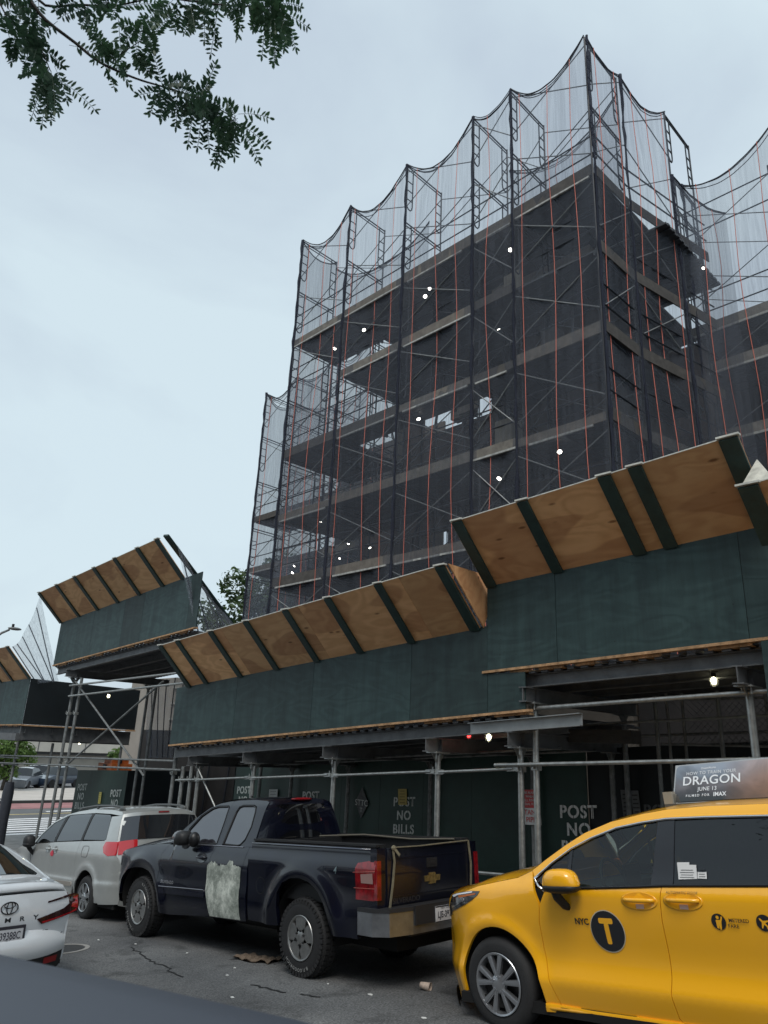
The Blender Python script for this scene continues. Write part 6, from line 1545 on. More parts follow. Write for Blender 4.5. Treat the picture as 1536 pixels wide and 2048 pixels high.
for (x, y) in ((-.4, 1.45), (.4, 1.45), (-.4, .5), (.4, .5), (0, -.3)):
    mb = MB(); mb.sphere((x, y, 1.15), .22, 10, (1, .4, 1.2)); mb.sphere((x, y, 1.42), .11, 8, (1, .5, .8)); mb.build('seat', M_int, vn, smooth=True, world=False)
# ================================================================ white sedan
hc = .785
cm = thing('white_sedan', 'white sedan seen from behind at the left border with a letter row under its badge', 'car', V(8.87, 3.25, -2.58), (TH, 0, 0))
M_wht = P('white_paint', (.66, .68, .70), .28, coat=1, var=.04, vscale=120)
pc = interp([(.1, -.05), (.2, -.015), (.35, -.0), (.5, 0), (.62, .01), (.72, .012), (.80, -.005), (.88, -.05), (.95, -.10), (1.1, -.17), (1.25, -.25), (1.35, -.34), (1.42, -.45)])
def Wc(a, c):
    w_ = hc + pc(c)
    if a < .45: w_ -= .16*((.45-a)/.55)**2.2
    if a > 4.0: w_ -= .3*((a-4.0)/.8)**2
    for ay in (1.10, 3.93):
        d = math.hypot(a-ay, c-.34); w_ += .015*math.exp(-((d-.42)/.07)**2)
    return w_
top = [(4.75, .70), (4.2, .86), (3.7, .93), (3.45, .97), (3.0, 1.16), (2.75, 1.27), (2.45, 1.345), (2.0, 1.36), (1.65, 1.31), (1.3, 1.21), (1.0, 1.115), (.72, 1.03), (.5, .975), (.30, .945), (.12, .925)]
arc1 = arc(1.10, .33, .37, -8, 188, 18); arc2 = arc(3.93, .33, .37, -8, 188, 18)
body = [(.12, .925), (.04, .89), (.02, .80), (-.0, .62), (-.01, .40), (.03, .22), (.72, .2)] + arc1[::-1] + [(1.5, .2), (3.5, .2)] + arc2[::-1] + [(4.35, .2), (4.78, .25), (4.85, .5), (4.75, .70), (4.2, .86), (3.7, .93), (3.45, .95), (2.4, .93), (1.3, .945), (.6, .955), (.30, .945)]
both(cm, 'body_side', body, Wc, M_wht)
both(cm, 'roof_pillars', top[3:14] + [(.35, .945), (.9, .955), (1.25, 1.10), (1.7, 1.255), (2.1, 1.30), (2.5, 1.27), (3.1, 1.02), (3.3, .95)], Wc, M_wht, gap=.001)
both(cm, 'side_windows', [(.95, .96), (1.25, 1.095), (1.7, 1.25), (2.1, 1.295), (2.5, 1.265), (3.1, 1.015), (3.25, .955), (2.3, .94)], Wc, glass('sedan_glass', (.03, .03, .03), .3, .02, 1.6), off=-.005, flange=0)
strip(cm, 'roof', top[5:9], Wc, M_wht, crown=.05, p=2.5, out=(0, 1)); strip(cm, 'bonnet', top[:4], Wc, M_wht, crown=.08, p=3, out=(0, 1)); strip(cm, 'windscreen', top[3:6], Wc, MATS['sedan_glass'], crown=.08, out=(1, 1))
strip(cm, 'rear_deck_frame', top[8:13], Wc, M_wht, crown=.065, p=3, out=(0, 1))
strip(cm, 'rear_window', [(1.62, 1.30), (1.3, 1.205), (1.0, 1.11), (.62, 1.0)], lambda a, c: Wc(a, c)-.035, glass('sedan_rear_glass', (.02, .022, .02), .25, .01, 2.6, (.012, .014, .013)), crown=.072, p=3, out=(0, 1), off=.006)
strip(cm, 'boot_lid', [(.52, .98), (.32, .955), (.15, .955), (.06, .955), (.02, .925), (.035, .89)], Wc, M_wht, crown=lambda t: .06, p=4, out=(-.4, 1), off=.002)
rearc = [(.03, .90), (.015, .84), (.0, .74), (-.005, .66), (.015, .56), (.04, .47), (.03, .44)]
bl = strip(cm, 'boot_face', rearc, Wc, M_wht, crown=.09, p=3.4, out=(-1, 0))
bmp = [(.03, .455), (-.02, .45), (-.035, .42), (-.02, .37), (.01, .345)]
strip(cm, 'rear_bumper', bmp, Wc, M_wht, crown=.12, p=3.6, out=(-1, 0), off=.01)
strip(cm, 'bumper_valance', [(.0, .35), (.01, .27), (.04, .19), (.12, .14)], lambda a, c: Wc(0, .3)-.02, M_black, crown=.11, p=3.6, out=(-1, 0), off=.012)
for e0, e1 in ((.66, .90), (-.90, -.66)): strip(cm, 'bumper_reflector', [(.006, .30), (.016, .24)], lambda a, c: Wc(0, .3)-.02, P('reflector_red', (.20, .01, .01), .3), e0=e0, e1=e1, crown=.11, p=3.6, out=(-1, 0), off=.02, nx=8)
CX = lambda x, c, e=.0: Vector((x, -(.09*(1-abs(x/Wc(0, c))**3.4)) + .006 - e, c))
def rear_poly(parent, name, pts, mat, off=.012, sp=.04):
    def mp(a, c):
        return Vector((a, -(.09*(1-min(1, abs(a/Wc(0, c)))**3.4)) + (.015 if c > .8 else 0) - off, c))
    v2, f2, n = tri2d(pts, sp); mb = MB(); mb.add([mp(a, c) for a, c in v2], f2); return mb.build(name, mat, parent, smooth=True, world=False)
M_lampd = P('lamp_dark_red', (.10, .006, .010), .1, coat=1); M_lampr2 = P('lamp_red', (.33, .01, .015), .1, coat=1); M_lampk = P('lamp_smoke', (.035, .012, .012), .08, coat=1)
for s in (-1, 1):
    f = lambda pts: [(s*x, z) for x, z in pts]
    a_ = rear_poly(cm, 'tail_light', f([(.30, .665), (.45, .70), (.60, .735), (.67, .775), (.70, .845), (.41, .808), (.41, .825), (.72, .875), (.775, .86), (.79, .80), (.785, .70), (.70, .67), (.50, .635), (.36, .612)]), M_lampk)
    rear_poly(a_, 'red_band', f([(.36, .635), (.50, .655), (.70, .69), (.76, .72), (.77, .70), (.70, .675), (.50, .638), (.37, .618)]), M_lampr2, off=.016)
    rear_poly(a_, 'red_corner', f([(.70, .74), (.72, .84), (.765, .85), (.775, .72)]), M_lampr2, off=.016)
    both(cm, 'side_lens', [(.02, .86), (.16, .88), (.30, .83), (.20, .72), (.01, .69)], Wc, M_lampd, off=.006, gap=0) if s == 1 else None
em = MB(); 
em.path([CX(.085*math.cos(t), .80 + .057*math.sin(t), .012) for t in [i*math.pi/14 for i in range(28)]], .006, 6, closed=True)
em.path([CX(.028*math.cos(t), .80 + .055*math.sin(t), .012) for t in [i*math.pi/12 for i in range(24)]], .005, 6, closed=True)
em.path([CX(.055*math.cos(t), .825 + .026*math.sin(t), .012) for t in [i*math.pi/12 for i in range(24)]], .005, 6, closed=True)
em.build('oval_badge', P('badge_dark', (.05, .05, .055), .2, metal=.7), cm, smooth=True, world=False)
for ch, x in (('C', -.30), ('A', -.15), ('M', -.0), ('R', .145), ('Y', .29)):
    text_on(cm, 'boot_lettering', ch, .062, None, None, None, M_decal, bold=.02, world=False, sx=1.4, mapf=lambda X, Y, x=x: CX(x+X, .665+Y, .012))
text_on(cm, 'trim_lettering', 'SE', .05, None, None, None, M_decal, bold=.02, world=False, sx=1.5, shear=.3, mapf=lambda X, Y: CX(.40+X, .515+Y, .004))
pl = MB(); pl.box(-.19, .19, -.118, -.10, .45, .63); pf = pl.build('plate_frame', P('frame_dark', (.03, .03, .04), .3), cm, world=False)
pl = MB(); pl.box(-.165, .165, -.122, -.119, .485, .60); pw = pl.build('number_plate', MATS['plate_white'], cm, world=False)
text_on(pw, 'plate_lettering', 'T639388C', .098, (0, -.124, .508), (1, 0, 0), (0, 0, 1), MATS['plate_ink'], bold=.01, world=False, sx=.68)
text_on(pw, 'plate_lettering', 'T&LC', .028, (.02, -.124, .488), (1, 0, 0), (0, 0, 1), MATS['plate_ink'], world=False)
mb = MB(); mb.path([CX(x, .455 + .11*max(0, (abs(x)-.5)/.2)**2, .006) for x in [i*.05-.62 for i in range(26)]], .004, 5); mb.build('boot_seam', M_black, cm, world=False)
for ay in (1.10, 3.93):
    for s in (-1, 1): ring_arch(cm, Wc, ay, .33, .375, .4, s, M_dark, off=-.02); wheel(cm, s*(hc-.01), ay, .325, s, .33, .215, .2, M_alloyd, spokes=5, double=True)
mb = MB(); mb.box(-.68, .68, .05, 4.6, .18, .30); mb.box(-.62, .62, .15, 4.5, .3, .8); mb.build('underbody', M_dark, cm, world=False)
for x in (-.35, .35):
    mb = MB(); mb.sphere((x, 1.9, 1.0), .2, 10, (1.1, .4, 1)); mb.sphere((x, 1.9, 1.2), .1, 8); mb.build('seat', M_int, cm, smooth=True, world=False)
# ================================================================ dark car at the photographer's elbow
ang = math.atan2(.92-.63, .98-1.72)           # direction of its far roof edge in (u, v)
nc = thing('grey_parked_car', 'dark grey car roof blurred in the bottom left corner, right under the camera', 'car', V(1.36, .78, ground(1.3)))
dirx = Vector((.92-.63, .98-1.72, 0)).normalized()       # world x (v), y (u)
yv = -dirx                                    # pointing downhill
xv = Vector((yv.y, -yv.x, 0))                 # towards the building
if xv.x < 0: xv = -xv
M_near = P('grey_car_paint', (.055, .064, .082), .55, spec=.35)
zt = -.42
def nm(x, y, z): return Vector((1.36, .78, 0)).yx.to_3d()*0 + V(1.36, .78, 0) + xv*x + yv*y + Vector((0, 0, z))
def nloft(rings, name, mat):
    mb = MB(); n = len(rings[0]); vs = [p for r in rings for p in r]
    mb.add(vs, [(i*n+j, i*n+j+1, (i+1)*n+j+1, (i+1)*n+j) for i in range(len(rings)-1) for j in range(n-1)])
    return mb.build(name, mat, nc, smooth=True)
ys = [-1.5, -1.2, -.8, -.3, .3, .8, 1.3, 1.7, 2.0]
def roofz(y): return zt - .05*max(0, abs(y)-.6)**1.5
rings = []
for y in ys:
    r_ = []
    for k in range(15):
        t = k/14; x = lerp(.0, -1.30, t); e = min(t, 1-t)
        z = roofz(y) + .045*(1-(2*t-1)**4) - (.05*(1-e/.07)**2 if e < .07 else 0)
        r_.append(nm(x + .0, y, z))
    rings.append(r_)
nloft(rings, 'roof_panel', M_near)
for s, x0, x1 in ((0, .0, .26), (1, -1.30, -1.56)):
    rings = []
    for y in ys: rings.append([nm(x0, y, roofz(y)-.05), nm(lerp(x0, x1, .5), y, roofz(y)-.24), nm(x1, y, roofz(y)-.42)])
    nloft(rings, 'side_glass', MATS['sedan_glass'])
    rings = []
    for y in [-2.2] + ys + [2.8]:
        rings.append([nm(x1, y, -.84), nm(x1 + (.06 if s == 0 else -.06), y, -.95), nm(x1 + (.08 if s == 0 else -.08), y, -1.2), nm(x1, y, -1.55)])
    nloft(rings, 'body_side', M_near)
mb = MB(); mb.slab([nm(.26, 2.0, -.86), nm(-1.56, 2.0, -.86), nm(-1.5, 3.0, -1.0), nm(.2, 3.0, -1.0)], (0, 0, -.02)); mb.slab([nm(.26, -1.5, -.86), nm(-1.56, -1.5, -.86), nm(-1.5, -2.2, -.95), nm(.2, -2.2, -.95)], (0, 0, -.02)); mb.build('bonnet_and_boot', M_near, nc, smooth=False)
mb = MB(); mb.slab([nm(.0, 2.0, -.50), nm(-1.3, 2.0, -.50), nm(-1.5, 2.3, -.88), nm(.2, 2.3, -.88)], (0, 0, -.01)); mb.slab([nm(.0, -1.5, -.50), nm(-1.3, -1.5, -.50), nm(-1.5, -1.8, -.88), nm(.2, -1.8, -.88)], (0, 0, -.01)); mb.build('windscreens', MATS['sedan_glass'], nc)
for y in (-1.6, 1.6):
    for s, x in ((1, .24), (-1, -1.54)):
        c = nm(x, y, -1.38); mb = MB(); mb.lathe([(.18, .0), (.30, .0), (.31, -.03), (.31, -.17), (.30, -.2), (.18, -.2)], c, xv*s, 28); w_ = mb.build('tyre', M_rubber, nc, smooth=True)
        mb = MB(); mb.lathe([(0, -.03), (.18, -.01), (.185, -.1)], c, xv*s, 20); mb.build('rim', M_alloyd, nc, smooth=True)
# ================================================================ litter on the road
def gz(u): return ground(u)
lt = thing('paper_cup', 'crumpled paper cup lying on its side on the asphalt by the taxi nose', 'cup', V(5.66, 6.33, gz(5.66)))
mb = MB(); p0 = Vector((0, .05, .042)); ax_ = Vector((.3, -1, -.05)).normalized(); mb.lathe([(0, 0), (.027, 0), (.034, .05), (.041, .11), (.044, .112), (.040, .108), (.028, .02)], p0, ax_, 20)
mb.build('cup_body', P('cup_paper', (.50, .40, .33), .8, var=.3, vscale=30), lt, smooth=True, world=False)
cb = thing('cardboard_scrap', 'flattened brown cardboard scrap on the road by the rear wheel of the pickup', 'cardboard', V(8.2, 6.05, gz(8.2)+.002))
cb.rotation_euler = (TH, 0, .2)
mb = MB(); nx = 10
vs = [(-.13 + .26*j/4 + .03*math.sin(i), -.32 + .62*i/nx, .012 + .03*math.sin(i*.9+j)**2) for i in range(nx+1) for j in range(5)]
mb.add(vs + [(x, y, z-.006) for x, y, z in vs], [(i*5+j, i*5+j+1, (i+1)*5+j+1, (i+1)*5+j) for i in range(nx) for j in range(4)] + [(55+i*5+j, 55+(i+1)*5+j, 55+(i+1)*5+j+1, 55+i*5+j+1) for i in range(nx) for j in range(4)])
mb.build('card', P('cardboard', (.17, .125, .09), .9, var=.2, vscale=8), cb, world=False)
rnd = random.Random(8)
spots = [(5.95, 5.85, .035, 'white scrap of paper on the road near the cup'), (8.0, 5.62, .02, 'tiny white litter bit on the road below the cardboard'), (7.75, 5.35, .02, 'tiny white litter bit near the road crack end'), (6.9, 4.85, .022, 'tiny pale litter bit at the lower middle of the road'), (10.3, 5.55, .02, 'tiny pale litter bit beside the front wheel of the pickup'), (11.0, 5.35, .02, 'tiny pale litter bit between the sedan and the pickup front wheel'), (9.2, 5.7, .016, 'tiny litter bit on the road under the pickup door'), (6.6, 5.85, .015, 'tiny litter bit right of the pickup rear wheel'), (5.0, 5.6, .03, 'white litter flake in front of the taxi wheel')]
for (u, v, s, lab) in spots:
    mb = MB(); k = 6; pts = [(s*rnd.uniform(.6, 1.2)*math.cos(i*6.28/k), s*rnd.uniform(.6, 1.4)*math.sin(i*6.28/k), .004 + rnd.uniform(0, .008)) for i in range(k)]
    mb.add([V(u, v, gz(u)) + Vector(p) for p in pts] + [V(u, v, gz(u)) + Vector((p[0]*.8, p[1]*.8, .001)) for p in pts], [tuple(range(k)), tuple(range(2*k-1, k-1, -1))] + [(i, (i+1) % k, (i+1) % k+k, i+k) for i in range(k)])
    o = mb.build('litter_scrap', P('litter_white', (.6, .6, .58), .8)); tag(o, lab, 'litter', 'pale litter bits on the road')
# ================================================================ far end of the street
ov = thing('concrete_overpass', 'pale concrete overpass crossing behind the trees at the far end of the street', 'overpass', V(82, 30, ZF))
mb = MB(); mb.box(-20, 75, 82, 90, -1.75, -.35); mb.build('parapet', P('overpass_concrete', (.46, .44, .39), .85, var=.15, vscale=.4), ov)
mb = MB(); mb.box(-20, 75, 82.6, 90, -2.05, -1.76); mb.build('joint_beam', P('overpass_joint', (.10, .10, .10), .9), ov)  # dark band for the joint below the parapet
mb = MB(); mb.box(-20, 75, 83.2, 90, -3.6, -2.06); mb.box(-20, 75, 84, 90, -4.3, -3.6); mb.build('wall_face', P('overpass_wall', (.40, .37, .32), .85, var=.2, vscale=.3), ov)
for x in range(-20, 75, 5):
    mb = MB(); mb.box(x, x+.08, 81.96, 82.0, -1.7, -.4); mb.build('panel_joint', MATS['overpass_joint'], ov)
fb = thing('far_building', 'pale grey building with faint courses seen through the gateway', 'building', V(47, 30, ZF))
mb = MB(); mb.box(24, 36, 44, 50, ZF, 3.9); mb.build('wall', P('far_wall', (.26, .24, .21), .85, var=.15, vscale=.6), fb)
for z in (.2, 1.2, 2.2, 3.2):
    mb = MB(); mb.box(23.95, 36, 43.9, 44, z, z+.12); mb.build('string_course', P('far_trim', (.34, .33, .30), .85), fb)
# small far cars
def smallcar(lab, u, v, col, rot, tall=1.5, pick=False, group='cars parked before the overpass'):
    t = thing('distant_car', lab, 'car', V(u, v, ZF), group=group)
    W0 = interp([(.2, .82), (.5, .88), (.85, .86), (1.0, .80), (1.3, .68), (1.5, .55)])
    Wd = lambda a, c: W0(c*1.5/tall)
    prof_ = [(2.2, .75), (1.3, .92), (.9, .98), (.3, tall-.06), (-.4, tall), (-1.3, tall-.05), (-1.9, 1.0), (-2.15, .95)]
    low = [(2.2, .75), (2.25, .4), (2.1, .22)] + arc(1.35, .33, .36, 0, 180, 8) + arc(-1.35, .33, .36, 0, 180, 8) + [(-2.15, .25), (-2.2, .6), (-2.15, .95), (.9, .96), (1.3, .92)]
    mt = P('far_paint_%d' % int(u*10+v*100), col, .3, coat=1)
    both(t, 'body_side', low, Wd, mt, sp=.12, flange=0)
    both(t, 'side_glass', [(.9, .97), (.3, tall-.07), (-.4, tall-.02), (-1.3, tall-.07), (-1.9, .98)], Wd, M_winglass, sp=.12, flange=0)
    strip(t, 'body_top', prof_[:3], Wd, mt, crown=.04, nx=8, out=(0, 1)); strip(t, 'windscreen', prof_[2:4], Wd, M_winglass, crown=.04, nx=8, out=(1, 1)); strip(t, 'roof', prof_[3:6], Wd, mt, crown=.04, nx=8, out=(0, 1)); strip(t, 'rear_glass', prof_[5:7], Wd, M_winglass, crown=.04, nx=8, out=(-1, 1))
    strip(t, 'front', [(2.2, .75), (2.25, .4), (2.1, .22)], Wd, mt, crown=.1, nx=8, out=(1, 0)); strip(t, 'rear', [(-2.15, .95), (-2.2, .6), (-2.15, .25)], Wd, mt, crown=.1, nx=8, out=(-1, 0))
    for a in (1.35, -1.35):
        for s in (-1, 1): mb = MB(); mb.lathe([(0, .0), (.2, .01), (.33, 0), (.33, -.2)], (s*.86, a, .33), (s, 0, 0), 16); mb.build('wheel', M_rubber, t, world=False)
    t.rotation_euler = (0, 0, rot); return t
smallcar('small grey car with its nose towards us before the overpass, leftmost', 63.5, 22.6, (.22, .24, .27), 2.5, 1.6)
smallcar('dark blue car beside the grey one before the overpass', 65, 25.8, (.015, .03, .06), 2.0, 1.65)
smallcar('pale car half hidden behind the gateway posts before the overpass', 69, 25.2, (.45, .47, .48), 1.2, 1.6)
smallcar('dark car right of the standing person before the overpass', 66, 34.0, (.05, .06, .07), 1.9, 1.5)
smallcar('silver car at the left border before the overpass', 66, 18.2, (.3, .31, .33), 1.7, 1.6)
# person standing on the plaza
pn = thing('person', 'person in dark jacket and blue jeans standing on the plaza behind the gateway posts', 'person', V(58.6, 29.9, ZF+.13))
def skin(name, pts, edges, rad, mat, parent):
    me = bpy.data.meshes.new(name); me.from_pydata(pts, edges, []); ob = bpy.data.objects.new(name, me); C.objects.link(ob)
    ob.modifiers.new('s', 'SKIN'); sk = me.skin_vertices[0].data if me.skin_vertices else None
    for i, r in enumerate(rad): sk[i].radius = (r, r); sk[i].use_root = (i == 0)
    ob.modifiers.new('u', 'SUBSURF').levels = 1
    dg = bpy.context.evaluated_depsgraph_get(); m2 = bpy.data.meshes.new_from_object(ob.evaluated_get(dg)); bpy.data.objects.remove(ob)
    m2.name = name; m2.polygons.foreach_set('use_smooth', [True]*len(m2.polygons)); m2.materials.clear()
    return link(name, m2, mat, parent, False)
try:
    tmp = bpy.data.meshes.new('x')
    pts = [(0, 0, .95), (0, 0, 1.2), (0, 0, 1.42), (0, 0, 1.52), (0, .02, 1.66), (-.1, 0, .9), (-.11, .02, .5), (-.12, 0, .08), (-.12, .12, .03), (.1, 0, .9), (.12, .05, .5), (.14, 0, .08), (.14, .12, .03), (-.2, 0, 1.4), (-.25, .02, 1.15), (-.22, .12, .95), (.2, 0, 1.4), (.26, .02, 1.15), (.22, .14, 1.0)]
    ed = [(0, 1), (1, 2), (2, 3), (3, 4), (0, 5), (5, 6), (6, 7), (7, 8), (0, 9), (9, 10), (10, 11), (11, 12), (2, 13), (13, 14), (14, 15), (2, 16), (16, 17), (17, 18)]
    skin('body', pts, ed, [.14, .13, .13, .055, .10, .09, .065, .05, .04, .09, .065, .05, .04, .065, .05, .035, .065, .05, .035], P('skin', (.25, .14, .09), .6), pn)
    skin('jacket', [(0, 0, .92), (0, 0, 1.2), (0, 0, 1.42), (-.2, 0, 1.4), (-.25, .02, 1.15), (-.22, .11, .98), (.2, 0, 1.4), (.26, .02, 1.15), (.22, .13, 1.02)], [(0, 1), (1, 2), (2, 3), (3, 4), (4, 5), (2, 6), (6, 7), (7, 8)], [.17, .165, .16, .085, .07, .05, .085, .07, .05], P('jacket_dark', (.02, .022, .03), .8), pn)
    skin('jeans', [(0, 0, .95), (-.1, 0, .88), (-.11, .02, .5), (-.12, 0, .10), (.1, 0, .88), (.12, .05, .5), (.14, 0, .10)], [(0, 1), (1, 2), (2, 3), (0, 4), (4, 5), (5, 6)], [.15, .11, .085, .07, .11, .085, .07], P('jeans_blue', (.07, .14, .26), .8), pn)
    mb = MB(); mb.sphere((0, 0, 1.70), .105, 10, (1, 1, .9)); mb.build('hair', P('hair', (.015, .01, .008), .8), pn, smooth=True, world=False)
except Exception as ex: print('person', ex)
pn.rotation_euler = (0, 0, 2.2)
# orange machine on top of the far hoarding
om = thing('orange_machine', 'orange site machine resting behind the top of the left hoarding', 'generator', V(25.9, 11.9, -1.1))
M_or = P('machine_orange', (.45, .12, .03), .5, var=.3, vscale=6)
mb = MB(); mb.box(11.65, 12.4, 24.9, 25.95, -1.12, -.86); mb.box(11.7, 12.3, 25.0, 25.6, -.86, -.70); mb.build('housing', M_or, om)
mb = MB(); mb.box(11.62, 11.65, 25.3, 25.5, -1.05, -.9); mb.tube(V(24.95, 12, -.86), V(24.95, 12, -.68), .03); mb.build('vent', M_black, om)
mb = MB(); mb.box(11.6, 12.5, 24.8, 26.1, -1.22, -1.125); mb.build('pallet', M_plank, om)
# street lamp at the far left
sl = thing('street_lamp', 'curved street lamp against the sky at the left border', 'street lamp', V(30, 7.3, ground(30)))
mb = MB(); mb.path([V(30, 7.3, ground(30)), V(30, 7.3, -1), V(30, 7.35, 1.5), V(30, 7.7, 2.3), V(30, 8.5, 3.28), V(30, 8.85, 3.62), V(30, 9.1, 3.78)], .05, 8, rs=[.11, .09, .07, .06, .045, .045, .04]); mb.build('pole', M_steel2, sl, smooth=True)
mb = MB(); mb.sphere(V(30, 9.28, 3.84), .2, 12, (1.3, .6, .32)); mb.build('lamp_head', M_steel2, sl, smooth=True)
mb = MB(); mb.lathe([(0, .12), (.05, .11), (.05, 0)], V(30, 9.2, 3.90), (0, 0, 1), 10); mb.build('light_sensor', M_black, sl)
# ================================================================ trees
def leafmat(name, c0, c1, tr=.25):
    if name in MATS: return MATS[name]
    m, nt, b = nodes(name); N = nt.nodes; L = nt.links
    tc = N.new('ShaderNodeTexCoord'); n = N.new('ShaderNodeTexNoise'); n.inputs['Scale'].default_value = 1.8; n.inputs['Detail'].default_value = 4; L.new(tc.outputs['Object'], n.inputs['Vector'])
    r = N.new('ShaderNodeValToRGB'); r.color_ramp.elements[0].position = .35; r.color_ramp.elements[1].position = .7; r.color_ramp.elements[0].color = (*c0, 1); r.color_ramp.elements[1].color = (*c1, 1)
    L.new(n.outputs[0], r.inputs[0]); L.new(r.outputs[0], b.inputs['Base Color']); b.inputs['Roughness'].default_value = .55
    tl = N.new('ShaderNodeBsdfTranslucent'); L.new(r.outputs[0], tl.inputs[0]); mx = N.new('ShaderNodeMixShader'); mx.inputs[0].default_value = tr
    L.new(b.outputs[0], mx.inputs[1]); L.new(tl.outputs[0], mx.inputs[2]); L.new(mx.outputs[0], N['Material Output'].inputs[0]); MATS[name] = m; return m
M_leafn = leafmat('locust_leaf', (.028, .065, .040), (.065, .14, .065), .35)
M_leaf2 = leafmat('street_leaf', (.02, .04, .014), (.09, .15, .045), .3)
M_leaf3 = leafmat('pale_green_leaf', (.05, .10, .02), (.16, .26, .06), .3)  # paler, yellower green for the small trees by the overpass
M_bark = P('bark', (.03, .026, .022), .9, var=.4, vscale=12, bump=.5, bscale=30)
def broadtree(lab, u, v, z0, zc, rad, mat, n=2600, leaf=.14, seed=1, squash=.9, group='leafy trees behind the sheds'):
    rnd = random.Random(seed); t = thing('leafy_tree', lab, 'tree', V(u, v, z0), group=group)
    mb = MB(); b = Vector((0, 0, 0)); cz = zc-z0; mb.path([(0, 0, 0), (.1, .05, cz*.4), (.0, .1, cz*.8), (.1, 0, cz+rad*.5)], .2, 8, rs=[.24, .18, .12, .03])
    cl = []
    for k in range(26):
        d = Vector((rnd.gauss(0, 1), rnd.gauss(0, 1), rnd.gauss(0, .9))).normalized(); r = rad*rnd.uniform(.35, .92); c = Vector((d.x*r, d.y*r, cz + d.z*r*squash)); cl.append((c, rad*rnd.uniform(.18, .38)))
        if k % 2 == 0: mb.path([(0, .05, cz*.5 + rnd.uniform(0, cz*.3)), tuple(c*.6 + Vector((0, 0, cz*.3))), tuple(c)], .05, 5, rs=[.08, .04, .015])
    mb.build('trunk', M_bark, t, smooth=True, world=False)
    vs = []; fs = []
    for i in range(n):
        c, r = rnd.choice(cl); d = Vector((rnd.gauss(0, 1), rnd.gauss(0, 1), rnd.gauss(0, 1))).normalized()*r*rnd.uniform(.3, 1.1)**.6; p = c + d
        x = Vector((rnd.gauss(0, 1), rnd.gauss(0, 1), rnd.gauss(0, .6))).normalized(); y = x.cross(Vector((rnd.gauss(0, 1), rnd.gauss(0, 1), rnd.gauss(0, 1)))).normalized(); s = leaf*rnd.uniform(.6, 1.3)
        k = len(vs); vs += [p - x*s, p + y*s*.45, p + x*s, p - y*s*.45]; fs.append((k, k+1, k+2, k+3))
    me = bpy.data.meshes.new('crown'); me.from_pydata([tuple(q) for q in vs], [], fs); link('crown', me, mat, t, False); return t
broadtree('green tree rising behind the left end of the tall scaffold', 31.8, 22, ground(30), 7.0, 3.5, M_leaf2, n=9000, leaf=.16, seed=2)
broadtree('low bright tree at the left border in front of the overpass', 60, 20.0, ZF, -1.5, 1.7, M_leaf3, n=3500, leaf=.17, seed=5, group='small bright trees before the overpass')
broadtree('small bright tree seen under the gateway shed before the overpass', 61, 29.4, ZF, -1.6, 1.2, M_leaf3, n=2200, leaf=.17, seed=6, group='small bright trees before the overpass')
# foreground locust: the branch hangs into the top left corner from a tree standing beside the camera
lo = thing('locust_tree', 'feathery locust branch hanging into the top left corner from a street tree', 'tree', V(4.6, -1.9, ground(4.6)))
rnd = random.Random(21)
BR = [[(3.12,.45,3.40),(3.09,.53,3.32),(3.01,.66,3.22),(2.94,.77,3.13),(2.83,.91,3.06),(2.74,1.03,3.03),(2.63,1.16,2.98),(2.53,1.31,2.90)],
      [(3.11,.43,3.47),(3.07,.51,3.38),(2.95,.63,3.39),(2.83,.75,3.39),(2.72,.85,3.43),(2.60,.96,3.47)],
      [(3.13,.47,3.35),(3.13,.51,3.24),(3.12,.57,3.14),(3.12,.61,3.08)], [(3.25,.30,3.45),(3.22,.37,3.35),(3.21,.41,3.28),(3.21,.45,3.22)],
      [(2.66,.86,3.62),(2.65,.91,3.46),(2.54,1.04,3.43),(2.42,1.17,3.42),(2.30,1.29,3.42),(2.26,1.35,3.39)], [(2.90,.80,3.14),(2.86,.83,3.17),(2.74,.91,3.26),(2.73,.94,3.22)]]
mb = MB(); gu = ground(4.6)
mb.path([V(4.6, -1.9, gu), V(4.6, -1.85, 0), V(4.5, -1.7, 2.0), V(4.3, -1.3, 3.4), V(4.1, -1.0, 5.0), V(3.9, -.9, 7)], .15, 10, rs=[.17, .14, .12, .10, .07, .03]); mb.build('trunk', M_bark, lo, smooth=True)
def bpath(pts, r0, r1):
    mb = MB(); n = len(pts); mb.path(cr([tuple(V(*p)) for p in pts], 3), r0, 6, rs=[lerp(r0, r1, i/((n-1)*3)) for i in range((n-1)*3+1)]); mb.build('branch', M_bark, lo, smooth=True)
bpath([(4.3, -1.3, 3.4), (3.9, -.7, 3.75), (3.5, -.1, 3.75), (3.2, .3, 3.52)] + BR[0], .022, .0025) if False else None
bpath([(4.3, -1.3, 3.4), (3.9, -.7, 3.75), (3.5, -.1, 3.75), (3.2, .3, 3.55), (3.12, .45, 3.40)], .035, .011)
bpath(BR[0], .0095, .0025); bpath([(3.2, .3, 3.55)] + BR[1], .008, .003); bpath([(3.12, .44, 3.42)] + BR[2], .005, .002); bpath([(3.35, .1, 3.66)] + BR[3], .006, .002)
bpath([(3.2, .3, 3.55), (2.95, .6, 3.68), (2.75, .8, 3.66)] + BR[4][1:], .008, .002); bpath(BR[5], .003, .0015)
LV = []; LF = []
def leaflet(p, d, s, nrm):
    side = d.cross(nrm).normalized(); k = len(LV)
    LV.extend([p, p + d*s*.3 + side*s*.155, p + d*s*.7 + side*s*.16, p + d*s, p + d*s*.7 - side*s*.16, p + d*s*.3 - side*s*.155]); LF.append(tuple(range(k, k+6)))
rach = MB()
